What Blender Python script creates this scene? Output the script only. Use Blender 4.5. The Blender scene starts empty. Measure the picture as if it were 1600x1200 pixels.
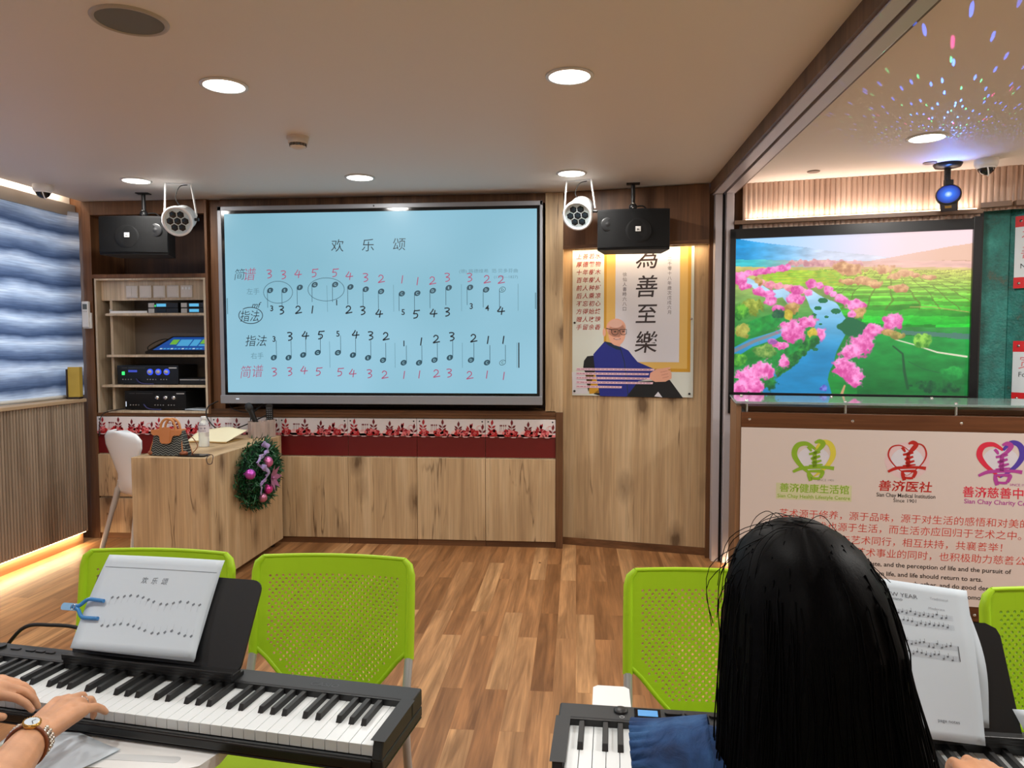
import bpy, bmesh, math, random
import numpy as np
from mathutils import Vector, Matrix, Euler

# ------------------------------------------------------------------ scene, camera, world, exposure
sc = bpy.context.scene
COL = sc.collection
PI = math.pi
R = math.radians
sc.view_settings.view_transform = 'Standard'
sc.view_settings.look = 'None'
sc.view_settings.gamma = 1.0
sc.view_settings.use_curve_mapping = False
sc.view_settings.exposure = 0.0

cam_d = bpy.data.cameras.new('camera')
cam_d.sensor_width = 36.0
cam_d.lens = 1150.0 / 1600.0 * 36.0
cam_d.clip_start = 0.05
cam = bpy.data.objects.new('camera', cam_d)
COL.objects.link(cam)
yaw, pit, rol = R(5.02), R(3.145), R(0.105)
fwd = Vector((-math.sin(yaw) * math.cos(pit), math.cos(yaw) * math.cos(pit), -math.sin(pit)))
rgt = Vector((math.cos(yaw), math.sin(yaw), 0))
upv = rgt.cross(fwd)
r2 = math.cos(rol) * rgt - math.sin(rol) * upv
u2 = math.sin(rol) * rgt + math.cos(rol) * upv
mw = Matrix((r2, u2, -fwd)).transposed().to_4x4()
mw.translation = Vector((0, 0, 1.5))
cam.matrix_world = mw
sc.camera = cam

world = bpy.data.worlds.new('daylight outside')
sc.world = world
world.use_nodes = True
wb = world.node_tree.nodes['Background']
wb.inputs['Color'].default_value = (0.42, 0.66, 1.0, 1)     # overcast blue daylight beyond the blind
wb.inputs['Strength'].default_value = 2.6

WARM = (1.0, 0.74, 0.46)
LAMP = (1.0, 0.965, 0.915)

def area(name, loc, rot, sx, sy, power, color, shape='RECTANGLE', parent=None, spread=PI):
    l = bpy.data.lights.new(name, 'AREA')
    l.shape = shape
    l.size = sx
    if shape in ('RECTANGLE', 'ELLIPSE'):
        l.size_y = sy
    l.energy = power
    l.color = color
    l.spread = spread
    o = bpy.data.objects.new(name, l)
    COL.objects.link(o)
    o.location = loc
    o.rotation_euler = rot
    if parent:
        o.parent = parent
    return o

DOWNLIGHT_W = 10.5
CEIL = 2.58
CEIL_R = 2.56
Y0 = 5.33          # front plane of the built-in cabinet wall

# ------------------------------------------------------------------ materials
MATS = {}
def nt(name):
    m = bpy.data.materials.new(name)
    m.use_nodes = True
    t = m.node_tree
    b = t.nodes['Principled BSDF']
    return m, t, b, t.nodes, t.links

def S(c):
    """sRGB 0-255 -> linear rgba"""
    return tuple(((v / 255) / 12.92 if v / 255 <= 0.04045 else ((v / 255 + 0.055) / 1.055) ** 2.4) for v in c) + (1,)

def mat(name, rgb, rough=0.5, metal=0.0, spec=0.5, bump=0.0, bscale=200, var=0.0, coat=0.0, sheen=0.0, sss=0.0):
    if name in MATS:
        return MATS[name]
    m, t, b, N, L = nt(name)
    c = S(rgb)
    b.inputs['Base Color'].default_value = c
    b.inputs['Roughness'].default_value = rough
    b.inputs['Metallic'].default_value = metal
    b.inputs['Specular IOR Level'].default_value = spec
    b.inputs['Coat Weight'].default_value = coat
    b.inputs['Sheen Weight'].default_value = sheen
    if sss:
        b.inputs['Subsurface Weight'].default_value = sss
        b.inputs['Subsurface Radius'].default_value = (0.012, 0.005, 0.003)
    tc = N.new('ShaderNodeTexCoord')
    if var or bump:
        n = N.new('ShaderNodeTexNoise')
        n.inputs['Scale'].default_value = bscale
        n.inputs['Detail'].default_value = 3
        L.new(tc.outputs['Object'], n.inputs['Vector'])
    if bump:
        bp = N.new('ShaderNodeBump')
        bp.inputs['Strength'].default_value = bump
        bp.inputs['Distance'].default_value = 0.002
        L.new(n.outputs['Fac'], bp.inputs['Height'])
        L.new(bp.outputs['Normal'], b.inputs['Normal'])
    if var:
        mx = N.new('ShaderNodeMix')
        mx.data_type = 'RGBA'
        mx.inputs['A'].default_value = tuple(v * (1 - var) for v in c[:3]) + (1,)
        mx.inputs['B'].default_value = tuple(min(1, v * (1 + var)) for v in c[:3]) + (1,)
        n2 = N.new('ShaderNodeTexNoise')
        n2.inputs['Scale'].default_value = bscale * 0.15
        L.new(tc.outputs['Object'], n2.inputs['Vector'])
        L.new(n2.outputs['Fac'], mx.inputs['Factor'])
        L.new(mx.outputs['Result'], b.inputs['Base Color'])
    MATS[name] = m
    return m

def emit(name, rgb, strength=1.0):
    if name in MATS:
        return MATS[name]
    m, t, b, N, L = nt(name)
    b.inputs['Base Color'].default_value = (0.01, 0.01, 0.01, 1)
    b.inputs['Roughness'].default_value = 0.3
    b.inputs['Emission Color'].default_value = S(rgb)
    b.inputs['Emission Strength'].default_value = strength
    MATS[name] = m
    return m

def ramp(N, stops, interp='LINEAR'):
    r = N.new('ShaderNodeValToRGB')
    cr = r.color_ramp
    cr.interpolation = interp
    while len(cr.elements) > 1:
        cr.elements.remove(cr.elements[-1])
    cr.elements[0].position = stops[0][0]
    cr.elements[0].color = stops[0][1]
    for p, c in stops[1:]:
        e = cr.elements.new(p)
        e.color = c
    return r

def mixc(N, L, fac, a, b, mode='MIX'):
    mx = N.new('ShaderNodeMix')
    mx.data_type = 'RGBA'
    mx.blend_type = mode
    for key, v in (('Factor', fac), ('A', a), ('B', b)):
        if isinstance(v, (int, float, tuple)):
            mx.inputs[key].default_value = v
        else:
            L.new(v, mx.inputs[key])
    return mx.outputs['Result']

def wood(name, tones, crack, rough=0.45, along='Z', knots=0.6, scale=1.0, plank=0.0):
    """grained board: tones dark->light, grain running along one object axis, dark cracks and knots"""
    if name in MATS:
        return MATS[name]
    m, t, b, N, L = nt(name)
    tc = N.new('ShaderNodeTexCoord')
    oi = N.new('ShaderNodeObjectInfo')
    add = N.new('ShaderNodeVectorMath'); add.operation = 'ADD'
    ml = N.new('ShaderNodeVectorMath'); ml.operation = 'SCALE'
    cmb = N.new('ShaderNodeCombineXYZ')
    L.new(oi.outputs['Random'], cmb.inputs[0]); L.new(oi.outputs['Random'], cmb.inputs[2])
    L.new(cmb.outputs[0], ml.inputs[0]); ml.inputs['Scale'].default_value = 31.0
    L.new(tc.outputs['Object'], add.inputs[0]); L.new(ml.outputs[0], add.inputs[1])
    def mp(sx, sy, sz):
        v = {'Z': (sx, sy, sz), 'Y': (sx, sz, sy), 'X': (sz, sx, sy)}[along]
        k = N.new('ShaderNodeMapping')
        k.inputs['Scale'].default_value = tuple(q * scale for q in v)
        L.new(add.outputs[0], k.inputs['Vector'])
        return k.outputs[0]
    n1 = N.new('ShaderNodeTexNoise')
    n1.inputs['Scale'].default_value = 1; n1.inputs['Detail'].default_value = 5; n1.inputs['Roughness'].default_value = 0.6
    n1.inputs['Distortion'].default_value = 0.6
    L.new(mp(9, 9, 0.55), n1.inputs['Vector'])
    r1 = ramp(N, [(0.28, tones[0]), (0.5, tones[1]), (0.72, tones[2])])
    L.new(n1.outputs['Fac'], r1.inputs[0])
    n2 = N.new('ShaderNodeTexNoise')
    n2.inputs['Scale'].default_value = 1; n2.inputs['Detail'].default_value = 3
    L.new(mp(85, 85, 2.2), n2.inputs['Vector'])
    r2_ = ramp(N, [(0.3, (0.8, 0.8, 0.8, 1)), (0.7, (1.1, 1.1, 1.1, 1))])
    L.new(n2.outputs['Fac'], r2_.inputs[0])
    c1 = mixc(N, L, 1.0, r1.outputs[0], r2_.outputs[0], 'MULTIPLY')
    # cracks: narrow iso-lines of a stretched noise, broken up by a second one
    n3 = N.new('ShaderNodeTexNoise')
    n3.inputs['Scale'].default_value = 1; n3.inputs['Detail'].default_value = 4; n3.inputs['Distortion'].default_value = 0.3
    L.new(mp(6.5, 6.5, 0.55), n3.inputs['Vector'])
    r3 = ramp(N, [(0.488, (0, 0, 0, 1)), (0.5, (1, 1, 1, 1)), (0.512, (0, 0, 0, 1))])
    L.new(n3.outputs['Fac'], r3.inputs[0])
    n4 = N.new('ShaderNodeTexNoise')
    n4.inputs['Scale'].default_value = 1; n4.inputs['Detail'].default_value = 2
    L.new(mp(5, 5, 2.2), n4.inputs['Vector'])
    r4 = ramp(N, [(0.5, (0, 0, 0, 1)), (0.62, (1, 1, 1, 1))])
    L.new(n4.outputs['Fac'], r4.inputs[0])
    ck = mixc(N, L, 1.0, r3.outputs[0], r4.outputs[0], 'MULTIPLY')
    # knots
    v = N.new('ShaderNodeTexVoronoi')
    v.inputs['Scale'].default_value = 1
    L.new(mp(4.6, 4.6, 2.3), v.inputs['Vector'])
    nk = N.new('ShaderNodeTexNoise'); nk.inputs['Scale'].default_value = 1; nk.inputs['Detail'].default_value = 3
    L.new(mp(60, 60, 12), nk.inputs['Vector'])
    am = N.new('ShaderNodeMath'); am.operation = 'MULTIPLY_ADD'
    L.new(nk.outputs['Fac'], am.inputs[0]); am.inputs[1].default_value = 0.16
    L.new(v.outputs['Distance'], am.inputs[2])
    r5 = ramp(N, [(0.20, (1, 1, 1, 1)), (0.27, (0.5, 0.5, 0.5, 1)), (0.46, (0, 0, 0, 1))])
    L.new(am.outputs[0], r5.inputs[0])
    sel = N.new('ShaderNodeSeparateColor'); L.new(v.outputs['Color'], sel.inputs[0])
    gt = N.new('ShaderNodeMath'); gt.operation = 'GREATER_THAN'; gt.inputs[1].default_value = 0.45
    L.new(sel.outputs[0], gt.inputs[0])
    km = N.new('ShaderNodeMath'); km.operation = 'MULTIPLY'
    L.new(r5.outputs[0], km.inputs[0]); L.new(gt.outputs[0], km.inputs[1])
    mxm = N.new('ShaderNodeMath'); mxm.operation = 'MAXIMUM'
    L.new(ck, mxm.inputs[0]); L.new(km.outputs[0], mxm.inputs[1])
    sm = N.new('ShaderNodeMath'); sm.operation = 'MULTIPLY'; sm.inputs[1].default_value = knots
    L.new(mxm.outputs[0], sm.inputs[0])
    c2 = mixc(N, L, sm.outputs[0], c1, crack)
    L.new(c2, b.inputs['Base Color'])
    b.inputs['Roughness'].default_value = rough
    b.inputs['Specular IOR Level'].default_value = 0.35
    bp = N.new('ShaderNodeBump'); bp.inputs['Strength'].default_value = 0.15; bp.inputs['Distance'].default_value = 0.001
    L.new(n2.outputs['Fac'], bp.inputs['Height']); L.new(bp.outputs[0], b.inputs['Normal'])
    MATS[name] = m
    return m

OAK = wood('light knotty oak', (S((166, 138, 104)), S((192, 164, 126)), S((210, 186, 150))), S((84, 62, 42)), knots=0.85)
OAKX = wood('light knotty oak laid flat', (S((166, 138, 104)), S((192, 164, 126)), S((210, 186, 150))), S((84, 62, 42)), along='Y')
PALE = wood('pale shelf wood', (S((168, 150, 126)), S((194, 178, 154)), S((210, 196, 174))), S((110, 92, 70)), knots=0.15)
WALNUT = wood('brown walnut veneer', (S((74, 48, 30)), S((106, 72, 46)), S((132, 92, 60))), S((44, 26, 16)), knots=0.35)
WALNUTX = wood('brown walnut veneer across', (S((74, 48, 30)), S((106, 72, 46)), S((132, 92, 60))), S((44, 26, 16)), knots=0.3, along='X')
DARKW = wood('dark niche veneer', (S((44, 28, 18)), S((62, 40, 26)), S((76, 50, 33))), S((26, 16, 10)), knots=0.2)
BEAMW = wood('beam walnut', (S((70, 50, 36)), S((98, 72, 54)), S((118, 90, 68))), S((44, 28, 18)), knots=0.2, along='Z')
SLATW = wood('grey brown slat wood', (S((124, 108, 92)), S((150, 134, 116)), S((166, 150, 132))), S((80, 64, 50)), knots=0.1)
PINKW = wood('rosy slat wood', (S((168, 140, 122)), S((196, 168, 150)), S((212, 188, 170))), S((110, 80, 62)), knots=0.1)

def floor_mat():
    m, t, b, N, L = nt('wood plank vinyl')
    tc = N.new('ShaderNodeTexCoord')
    mp = N.new('ShaderNodeMapping')
    mp.inputs['Rotation'].default_value = (0, 0, R(90))
    L.new(tc.outputs['Object'], mp.inputs['Vector'])
    br = N.new('ShaderNodeTexBrick')
    br.offset = 0.37; br.offset_frequency = 2
    br.inputs['Scale'].default_value = 1.0
    br.inputs['Brick Width'].default_value = 0.92
    br.inputs['Row Height'].default_value = 0.098
    br.inputs['Mortar Size'].default_value = 0.0008
    br.inputs['Color1'].default_value = (0, 0, 0, 1)
    br.inputs['Color2'].default_value = (1, 1, 1, 1)
    br.inputs['Mortar'].default_value = (0.25, 0.25, 0.25, 1)
    L.new(mp.outputs[0], br.inputs['Vector'])
    plank = ramp(N, [(0.0, S((130, 88, 52))), (0.35, S((146, 102, 64))), (0.7, S((160, 116, 76))), (1.0, S((176, 134, 92)))])
    L.new(br.outputs['Color'], plank.inputs[0])
    # streaky figure along the boards, shifted per board
    mul = N.new('ShaderNodeVectorMath'); mul.operation = 'SCALE'; mul.inputs['Scale'].default_value = 9.0
    L.new(br.outputs['Color'], mul.inputs[0])
    ad = N.new('ShaderNodeVectorMath'); ad.operation = 'ADD'
    L.new(tc.outputs['Object'], ad.inputs[0]); L.new(mul.outputs[0], ad.inputs[1])
    m2 = N.new('ShaderNodeMapping'); m2.inputs['Scale'].default_value = (15, 1.1, 1)
    L.new(ad.outputs[0], m2.inputs['Vector'])
    n = N.new('ShaderNodeTexNoise'); n.inputs['Scale'].default_value = 1; n.inputs['Detail'].default_value = 4; n.inputs['Distortion'].default_value = 1.2
    L.new(m2.outputs[0], n.inputs['Vector'])
    st = ramp(N, [(0.3, (0.62, 0.58, 0.52, 1)), (0.5, (1, 1, 1, 1)), (0.66, (1.36, 1.36, 1.34, 1))])
    L.new(n.outputs['Fac'], st.inputs[0])
    c = mixc(N, L, 1.0, plank.outputs[0], st.outputs[0], 'MULTIPLY')
    m3 = N.new('ShaderNodeMapping'); m3.inputs['Scale'].default_value = (120, 5, 1)
    L.new(ad.outputs[0], m3.inputs['Vector'])
    n3 = N.new('ShaderNodeTexNoise'); n3.inputs['Scale'].default_value = 1; n3.inputs['Detail'].default_value = 2
    L.new(m3.outputs[0], n3.inputs['Vector'])
    st3 = ramp(N, [(0.3, (0.84, 0.84, 0.84, 1)), (0.7, (1.1, 1.1, 1.1, 1))])
    L.new(n3.outputs['Fac'], st3.inputs[0])
    c = mixc(N, L, 1.0, c, st3.outputs[0], 'MULTIPLY')
    # knots
    v = N.new('ShaderNodeTexVoronoi'); v.inputs['Scale'].default_value = 1
    m4 = N.new('ShaderNodeMapping'); m4.inputs['Scale'].default_value = (5.5, 3.0, 1)
    L.new(tc.outputs['Object'], m4.inputs['Vector']); L.new(m4.outputs[0], v.inputs['Vector'])
    rk = ramp(N, [(0.02, (1, 1, 1, 1)), (0.07, (0, 0, 0, 1))])
    L.new(v.outputs['Distance'], rk.inputs[0])
    sl = N.new('ShaderNodeSeparateColor'); L.new(v.outputs['Color'], sl.inputs[0])
    g = N.new('ShaderNodeMath'); g.operation = 'GREATER_THAN'; g.inputs[1].default_value = 0.6
    L.new(sl.outputs[1], g.inputs[0])
    k = N.new('ShaderNodeMath'); k.operation = 'MULTIPLY'
    L.new(rk.outputs[0], k.inputs[0]); L.new(g.outputs[0], k.inputs[1])
    c = mixc(N, L, k.outputs[0], c, S((80, 46, 24)))
    L.new(c, b.inputs['Base Color'])
    b.inputs['Roughness'].default_value = 0.42
    b.inputs['Specular IOR Level'].default_value = 0.35
    return m
FLOOR = floor_mat()

CEILM = mat('ceiling paint', (226, 221, 214), 0.5, spec=0.25)
CEILR = mat('side room ceiling paint', (228, 220, 212), 0.55, spec=0.2)
WALLM = mat('wall paint', (214, 210, 204), 0.6)
WHITE = mat('white plastic', (226, 228, 228), 0.35)
WHITEG = mat('white gloss enamel', (235, 238, 240), 0.25)
GREYPL = mat('light grey plastic', (186, 186, 184), 0.4)
BLACK = mat('black plastic', (18, 19, 21), 0.4)
BLACKM = mat('black matte shell', (24, 25, 27), 0.62, bump=0.05, bscale=900)
BLACKG = mat('black gloss', (8, 8, 10), 0.12)
CHAR = mat('charcoal piano shell', (25, 28, 31), 0.5, bump=0.06, bscale=1200)
ALU = mat('anodised aluminium', (186, 180, 184), 0.35, metal=0.15)
ALUD = mat('grey aluminium bezel', (138, 140, 146), 0.45, metal=0.3)
CHROME = mat('chrome', (215, 215, 218), 0.12, metal=1.0)
STEEL = mat('grey steel tube', (176, 178, 180), 0.3, metal=0.4)
RED = mat('dark red laminate', (104, 18, 20), 0.4)
PANELW = mat('white printed panel', (226, 222, 224), 0.3)
PAPER = mat('white paper', (200, 212, 222), 0.7)
INK = mat('black ink', (26, 26, 28), 0.6)
INKG = mat('grey ink', (132, 140, 148), 0.7)
INKR = mat('red ink', (196, 40, 36), 0.6)
GREEN = mat('lime green plastic', (164, 206, 34), 0.42, spec=0.35)
GREENF = mat('lime green seat cloth', (150, 182, 20), 0.8, bump=0.35, bscale=500)
RUBBER = mat('black rubber', (22, 22, 22), 0.7)

# ------------------------------------------------------------------ mesh building helpers
class MB:
    """collects shapes into one mesh"""
    def __init__(s):
        s.v, s.f, s.mi, s.sm = [], [], [], []
        s.m = 0
    def add(s, vs, fs, smooth=False, mi=None):
        o = len(s.v)
        s.v += [tuple(p) for p in vs]
        for f in fs:
            s.f.append([i + o for i in f]); s.mi.append(s.m if mi is None else mi); s.sm.append(smooth)
    def box(s, x0, x1, y0, y1, z0, z1, M=None):
        vs = [Vector((x, y, z)) for z in (z0, z1) for y in (y0, y1) for x in (x0, x1)]
        if M: vs = [M @ p for p in vs]
        s.add(vs, [(0, 2, 3, 1), (4, 5, 7, 6), (0, 1, 5, 4), (2, 6, 7, 3), (0, 4, 6, 2), (1, 3, 7, 5)])
        return s
    def cyl(s, p0, p1, r0, r1=None, n=16, caps=True, smooth=True):
        r1 = r0 if r1 is None else r1
        p0, p1 = Vector(p0), Vector(p1)
        a, b = frame(p1 - p0)
        vs = []
        for p, r in ((p0, r0), (p1, r1)):
            vs += [p + a * math.cos(2 * PI * i / n) * r + b * math.sin(2 * PI * i / n) * r for i in range(n)]
        s.add(vs, [(i, (i + 1) % n, n + (i + 1) % n, n + i) for i in range(n)], smooth)
        if caps:
            s.add(vs[:n], [tuple(reversed(range(n)))]); s.add(vs[n:], [tuple(range(n))])
        return s
    def lathe(s, prof, c=(0, 0, 0), n=24, axis=None, smooth=True, close=True):
        """prof: (radius, height) list, revolved round axis (default z)"""
        c = Vector(c); ax = Vector(axis).normalized() if axis else Vector((0, 0, 1))
        a, b = frame(ax)
        vs = []
        for r, h in prof:
            vs += [c + ax * h + (a * math.cos(2 * PI * i / n) + b * math.sin(2 * PI * i / n)) * r for i in range(n)]
        fs = []
        for k in range(len(prof) - 1):
            fs += [(k * n + i, k * n + (i + 1) % n, (k + 1) * n + (i + 1) % n, (k + 1) * n + i) for i in range(n)]
        s.add(vs, fs, smooth)
        if close:
            if prof[0][0] > 1e-6: s.add(vs[:n], [tuple(reversed(range(n)))])
            if prof[-1][0] > 1e-6: s.add(vs[-n:], [tuple(range(n))])
        return s
    def tube(s, pts, r, n=10, closed=False, caps=True):
        pts = [Vector(p) for p in pts]
        rs = r if isinstance(r, (list, tuple)) else [r] * len(pts)
        N = len(pts)
        vs = []
        a = None
        for i, p in enumerate(pts):
            t = (pts[(i + 1) % N] - pts[i - 1]) if closed else (pts[min(i + 1, N - 1)] - pts[max(i - 1, 0)])
            if t.length < 1e-9: t = Vector((0, 0, 1))
            t.normalize()
            if a is None: a, _ = frame(t)
            a = (a - t * a.dot(t))
            if a.length < 1e-6: a, _ = frame(t)
            a.normalize(); b = t.cross(a)
            vs += [p + (a * math.cos(2 * PI * k / n) + b * math.sin(2 * PI * k / n)) * rs[i] for k in range(n)]
        fs = []
        for i in range(N if closed else N - 1):
            j = (i + 1) % N
            fs += [(i * n + k, i * n + (k + 1) % n, j * n + (k + 1) % n, j * n + k) for k in range(n)]
        s.add(vs, fs, True)
        if caps and not closed:
            s.add(vs[:n], [tuple(reversed(range(n)))]); s.add(vs[-n:], [tuple(range(n))])
        return s
    def prism(s, poly, h0, h1, M=None, smooth=False):
        """poly in local xy, extruded along local z from h0 to h1, placed by M"""
        n = len(poly)
        vs = [Vector((x, y, h0)) for x, y in poly] + [Vector((x, y, h1)) for x, y in poly]
        if M: vs = [M @ p for p in vs]
        s.add(vs, [tuple(reversed(range(n))), tuple(range(n, 2 * n))])
        s.add(vs, [(i, (i + 1) % n, n + (i + 1) % n, n + i) for i in range(n)], smooth)
        return s
    def ball(s, c, r, n=16, m=10, M=None):
        rx, ry, rz = r if isinstance(r, (list, tuple)) else (r, r, r)
        vs, fs = [], []
        for j in range(m + 1):
            th = PI * j / m
            for i in range(n):
                p = Vector((rx * math.sin(th) * math.cos(2 * PI * i / n), ry * math.sin(th) * math.sin(2 * PI * i / n), rz * math.cos(th)))
                if M: p = M @ p
                vs.append(Vector(c) + p)
        for j in range(m):
            fs += [(j * n + i, (j + 1) * n + i, (j + 1) * n + (i + 1) % n, j * n + (i + 1) % n) for i in range(n)]
        s.add(vs, fs, True)
        return s
    def cap(s, p0, p1, r0, r1, n=14):
        """closed tapered capsule (for organic bodies)"""
        p0, p1 = Vector(p0), Vector(p1)
        ax = p1 - p0
        L_ = ax.length
        if L_ < 1e-6: return s.ball(p0, r0)
        ax.normalize()
        prof = [(r0 * math.cos(t), -r0 * math.sin(t)) for t in (PI / 2 * .995, PI / 3, PI / 6)]
        prof += [(r0, 0), (r1, L_)] + [(r1 * math.cos(t), L_ + r1 * math.sin(t)) for t in (PI / 6, PI / 3, PI / 2 * .995)]
        return s.lathe(prof, p0, n, ax)
    def grid(s, fn, nu, nv, smooth=True, flip=False):
        vs = [fn(i / nu, j / nv) for j in range(nv + 1) for i in range(nu + 1)]
        fs = [(j * (nu + 1) + i, j * (nu + 1) + i + 1, (j + 1) * (nu + 1) + i + 1, (j + 1) * (nu + 1) + i) for j in range(nv) for i in range(nu)]
        if flip: fs = [tuple(reversed(f)) for f in fs]
        s.add(vs, fs, smooth)
        return s
    def build(s, name, mats, parent=None, loc=None, rot=None, bevel=0, seg=2, M=None, solid=0):
        if not isinstance(mats, (list, tuple)): mats = [mats]
        me = bpy.data.meshes.new(name)
        me.from_pydata([tuple(p) for p in s.v], [], s.f)
        for m in mats: me.materials.append(m)
        me.polygons.foreach_set('material_index', s.mi)
        me.polygons.foreach_set('use_smooth', s.sm)
        me.update()
        o = bpy.data.objects.new(name, me)
        COL.objects.link(o)
        if M is not None: o.matrix_world = M
        if loc is not None: o.location = loc
        if rot is not None: o.rotation_euler = rot
        if parent: o.parent = parent
        if solid:
            k = o.modifiers.new('thickness', 'SOLIDIFY'); k.thickness = solid; k.offset = 0
        if bevel:
            k = o.modifiers.new('bevel', 'BEVEL'); k.width = bevel; k.segments = seg
            k.limit_method = 'ANGLE'; k.angle_limit = R(40)
        return o

def frame(t):
    t = Vector(t).normalized()
    u = Vector((0, 0, 1)) if abs(t.z) < 0.9 else Vector((1, 0, 0))
    a = u.cross(t).normalized()
    return a, t.cross(a)

def tag(o, label, cat, group=None):
    o['label'] = label
    o['category'] = cat
    if group: o['group'] = group
    return o

def thing(name, label, cat, loc=(0, 0, 0), rz=0.0, group=None):
    o = bpy.data.objects.new(name, None)
    o.empty_display_size = 0.1
    COL.objects.link(o)
    o.location = loc
    o.rotation_euler = (0, 0, rz)
    return tag(o, label, cat, group)

def struct(name, mb, m, **k):
    o = mb.build(name, m, **k)
    o['kind'] = 'structure'
    return o

def copy_tree(o, parent=None):
    kids = [c for c in o.children]
    c = o.copy()
    COL.objects.link(c)
    if parent is not None:
        c.parent = parent
    for ch in kids:
        copy_tree(ch, c)
    return c

def rrect(x0, x1, y0, y1, r, n=5):
    out = []
    for cx, cy, a0 in ((x1 - r, y1 - r, 0), (x0 + r, y1 - r, 90), (x0 + r, y0 + r, 180), (x1 - r, y0 + r, 270)):
        for i in range(n + 1):
            a = R(a0 + 90 * i / n)
            out.append((cx + r * math.cos(a), cy + r * math.sin(a)))
    return out

def apply_mods(o):
    dg = bpy.context.evaluated_depsgraph_get()
    me = bpy.data.meshes.new_from_object(o.evaluated_get(dg))
    old = o.data
    o.modifiers.clear()
    o.data = me
    if old.users == 0: bpy.data.meshes.remove(old)
    me.polygons.foreach_set('use_smooth', [True] * len(me.polygons))
    return o

def organic(name, mb, voxel, m, parent=None, smooth=6):
    """one continuous skin over the collected closed shapes"""
    o = mb.build(name, m, parent)
    k = o.modifiers.new('skin', 'REMESH'); k.mode = 'VOXEL'; k.voxel_size = voxel; k.use_smooth_shade = True
    k = o.modifiers.new('smooth', 'SMOOTH'); k.factor = 0.5; k.iterations = smooth
    return apply_mods(o)

# ------------------------------------------------------------------ flat lettering and artwork
_TXT = {}
def glyphs(s, offset=0.0, res=3):
    key = (s, offset, res)
    if key not in _TXT:
        c = bpy.data.curves.new('lettering', 'FONT')
        c.body = s; c.size = 1; c.offset = offset; c.resolution_u = res
        o = bpy.data.objects.new('lettering', c)
        COL.objects.link(o)
        dg = bpy.context.evaluated_depsgraph_get()
        ev = o.evaluated_get(dg)
        me = ev.to_mesh()
        _TXT[key] = ([(v.co.x, v.co.y) for v in me.vertices], [tuple(p.vertices) for p in me.polygons])
        ev.to_mesh_clear()
        bpy.data.objects.remove(o)
        bpy.data.curves.remove(c)
    return _TXT[key]

class Flat:
    """artwork on a plane: (u, v) -> o + u*eu + v*ev, each layer a hair above the one before"""
    def __init__(s, o, eu, ev, lift=0.0006):
        s.o, s.eu, s.ev = Vector(o), Vector(eu), Vector(ev)
        s.n = s.eu.cross(s.ev).normalized()
        s.lift = lift
        s.mb = MB()
    def P(s, u, v, k=0):
        return s.o + s.eu * u + s.ev * v + s.n * (s.lift * (1 + k))
    def poly(s, pts, mi=0, k=0):
        s.mb.add([s.P(u, v, k) for u, v in pts], [tuple(range(len(pts)))], mi=mi)
    def rect(s, u0, v0, u1, v1, mi=0, k=0):
        s.poly([(u0, v0), (u1, v0), (u1, v1), (u0, v1)], mi, k)
    def disc(s, u, v, ru, rv=None, mi=0, k=0, n=20, rot=0.0):
        rv = ru if rv is None else rv
        c, q = math.cos(rot), math.sin(rot)
        pts = []
        for i in range(n):
            a, b = ru * math.cos(2 * PI * i / n), rv * math.sin(2 * PI * i / n)
            pts.append((u + a * c - b * q, v + a * q + b * c))
        s.poly(pts, mi, k)
    def ring(s, u, v, ru, rv, w, mi=0, k=0, n=36, rot=0.0, a0=0, a1=360):
        pts = []
        c, q = math.cos(rot), math.sin(rot)
        for i in range(n + 1):
            t = R(a0 + (a1 - a0) * i / n)
            a, b = ru * math.cos(t), rv * math.sin(t)
            pts.append((u + a * c - b * q, v + a * q + b * c))
        s.line(pts, w, mi, k)
    def line(s, pts, w, mi=0, k=0):
        ws = w if isinstance(w, (list, tuple)) else [w] * len(pts)
        L_, N = [], len(pts)
        for i in range(N):
            a, b = pts[max(i - 1, 0)], pts[min(i + 1, N - 1)]
            dx, dy = b[0] - a[0], b[1] - a[1]
            d = math.hypot(dx, dy) or 1
            nx, ny = -dy / d * ws[i] / 2, dx / d * ws[i] / 2
            L_.append(((pts[i][0] + nx, pts[i][1] + ny), (pts[i][0] - nx, pts[i][1] - ny)))
        for i in range(N - 1):
            (a, b), (c, d) = L_[i], L_[i + 1]
            s.poly([b, d, c, a], mi, k)
    def text(s, t, u, v, size, mi=0, k=0, bold=0.0, anchor='c', sx=1.0, shear=0.0, rot=0.0, width=None, res=3):
        """u, v: centre (or left / right) of the line, at mid height"""
        vs, fs = glyphs(t, bold, res)
        if not vs: return
        x0, x1 = min(p[0] for p in vs), max(p[0] for p in vs)
        if width: sx = width / ((x1 - x0) * size)
        ox = {'c': (x0 + x1) / 2, 'l': x0, 'r': x1}[anchor]
        c, q = math.cos(rot), math.sin(rot)
        pts = []
        for x, y in vs:
            y -= 0.38
            x = (x - ox + shear * y) * sx * size; y *= size
            pts.append(s.P(u + x * c - y * q, v + x * q + y * c, k))
        s.mb.add(pts, fs, mi=mi)
    def build(s, name, mats, parent=None):
        return s.mb.build(name, mats, parent)

def smooth_path(pts, n=8):
    """Catmull-Rom through pts (2D or 3D tuples)"""
    out = []
    P = [pts[0]] + list(pts) + [pts[-1]]
    for i in range(1, len(P) - 2):
        p0, p1, p2, p3 = P[i - 1], P[i], P[i + 1], P[i + 2]
        for j in range(n):
            t = j / n
            out.append(tuple(0.5 * (2 * b + (c - a) * t + (2 * a - 5 * b + 4 * c - d) * t * t + (3 * b - a - 3 * c + d) * t ** 3)
                             for a, b, c, d in zip(p0, p1, p2, p3)))
    out.append(tuple(pts[-1]))
    return out

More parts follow.
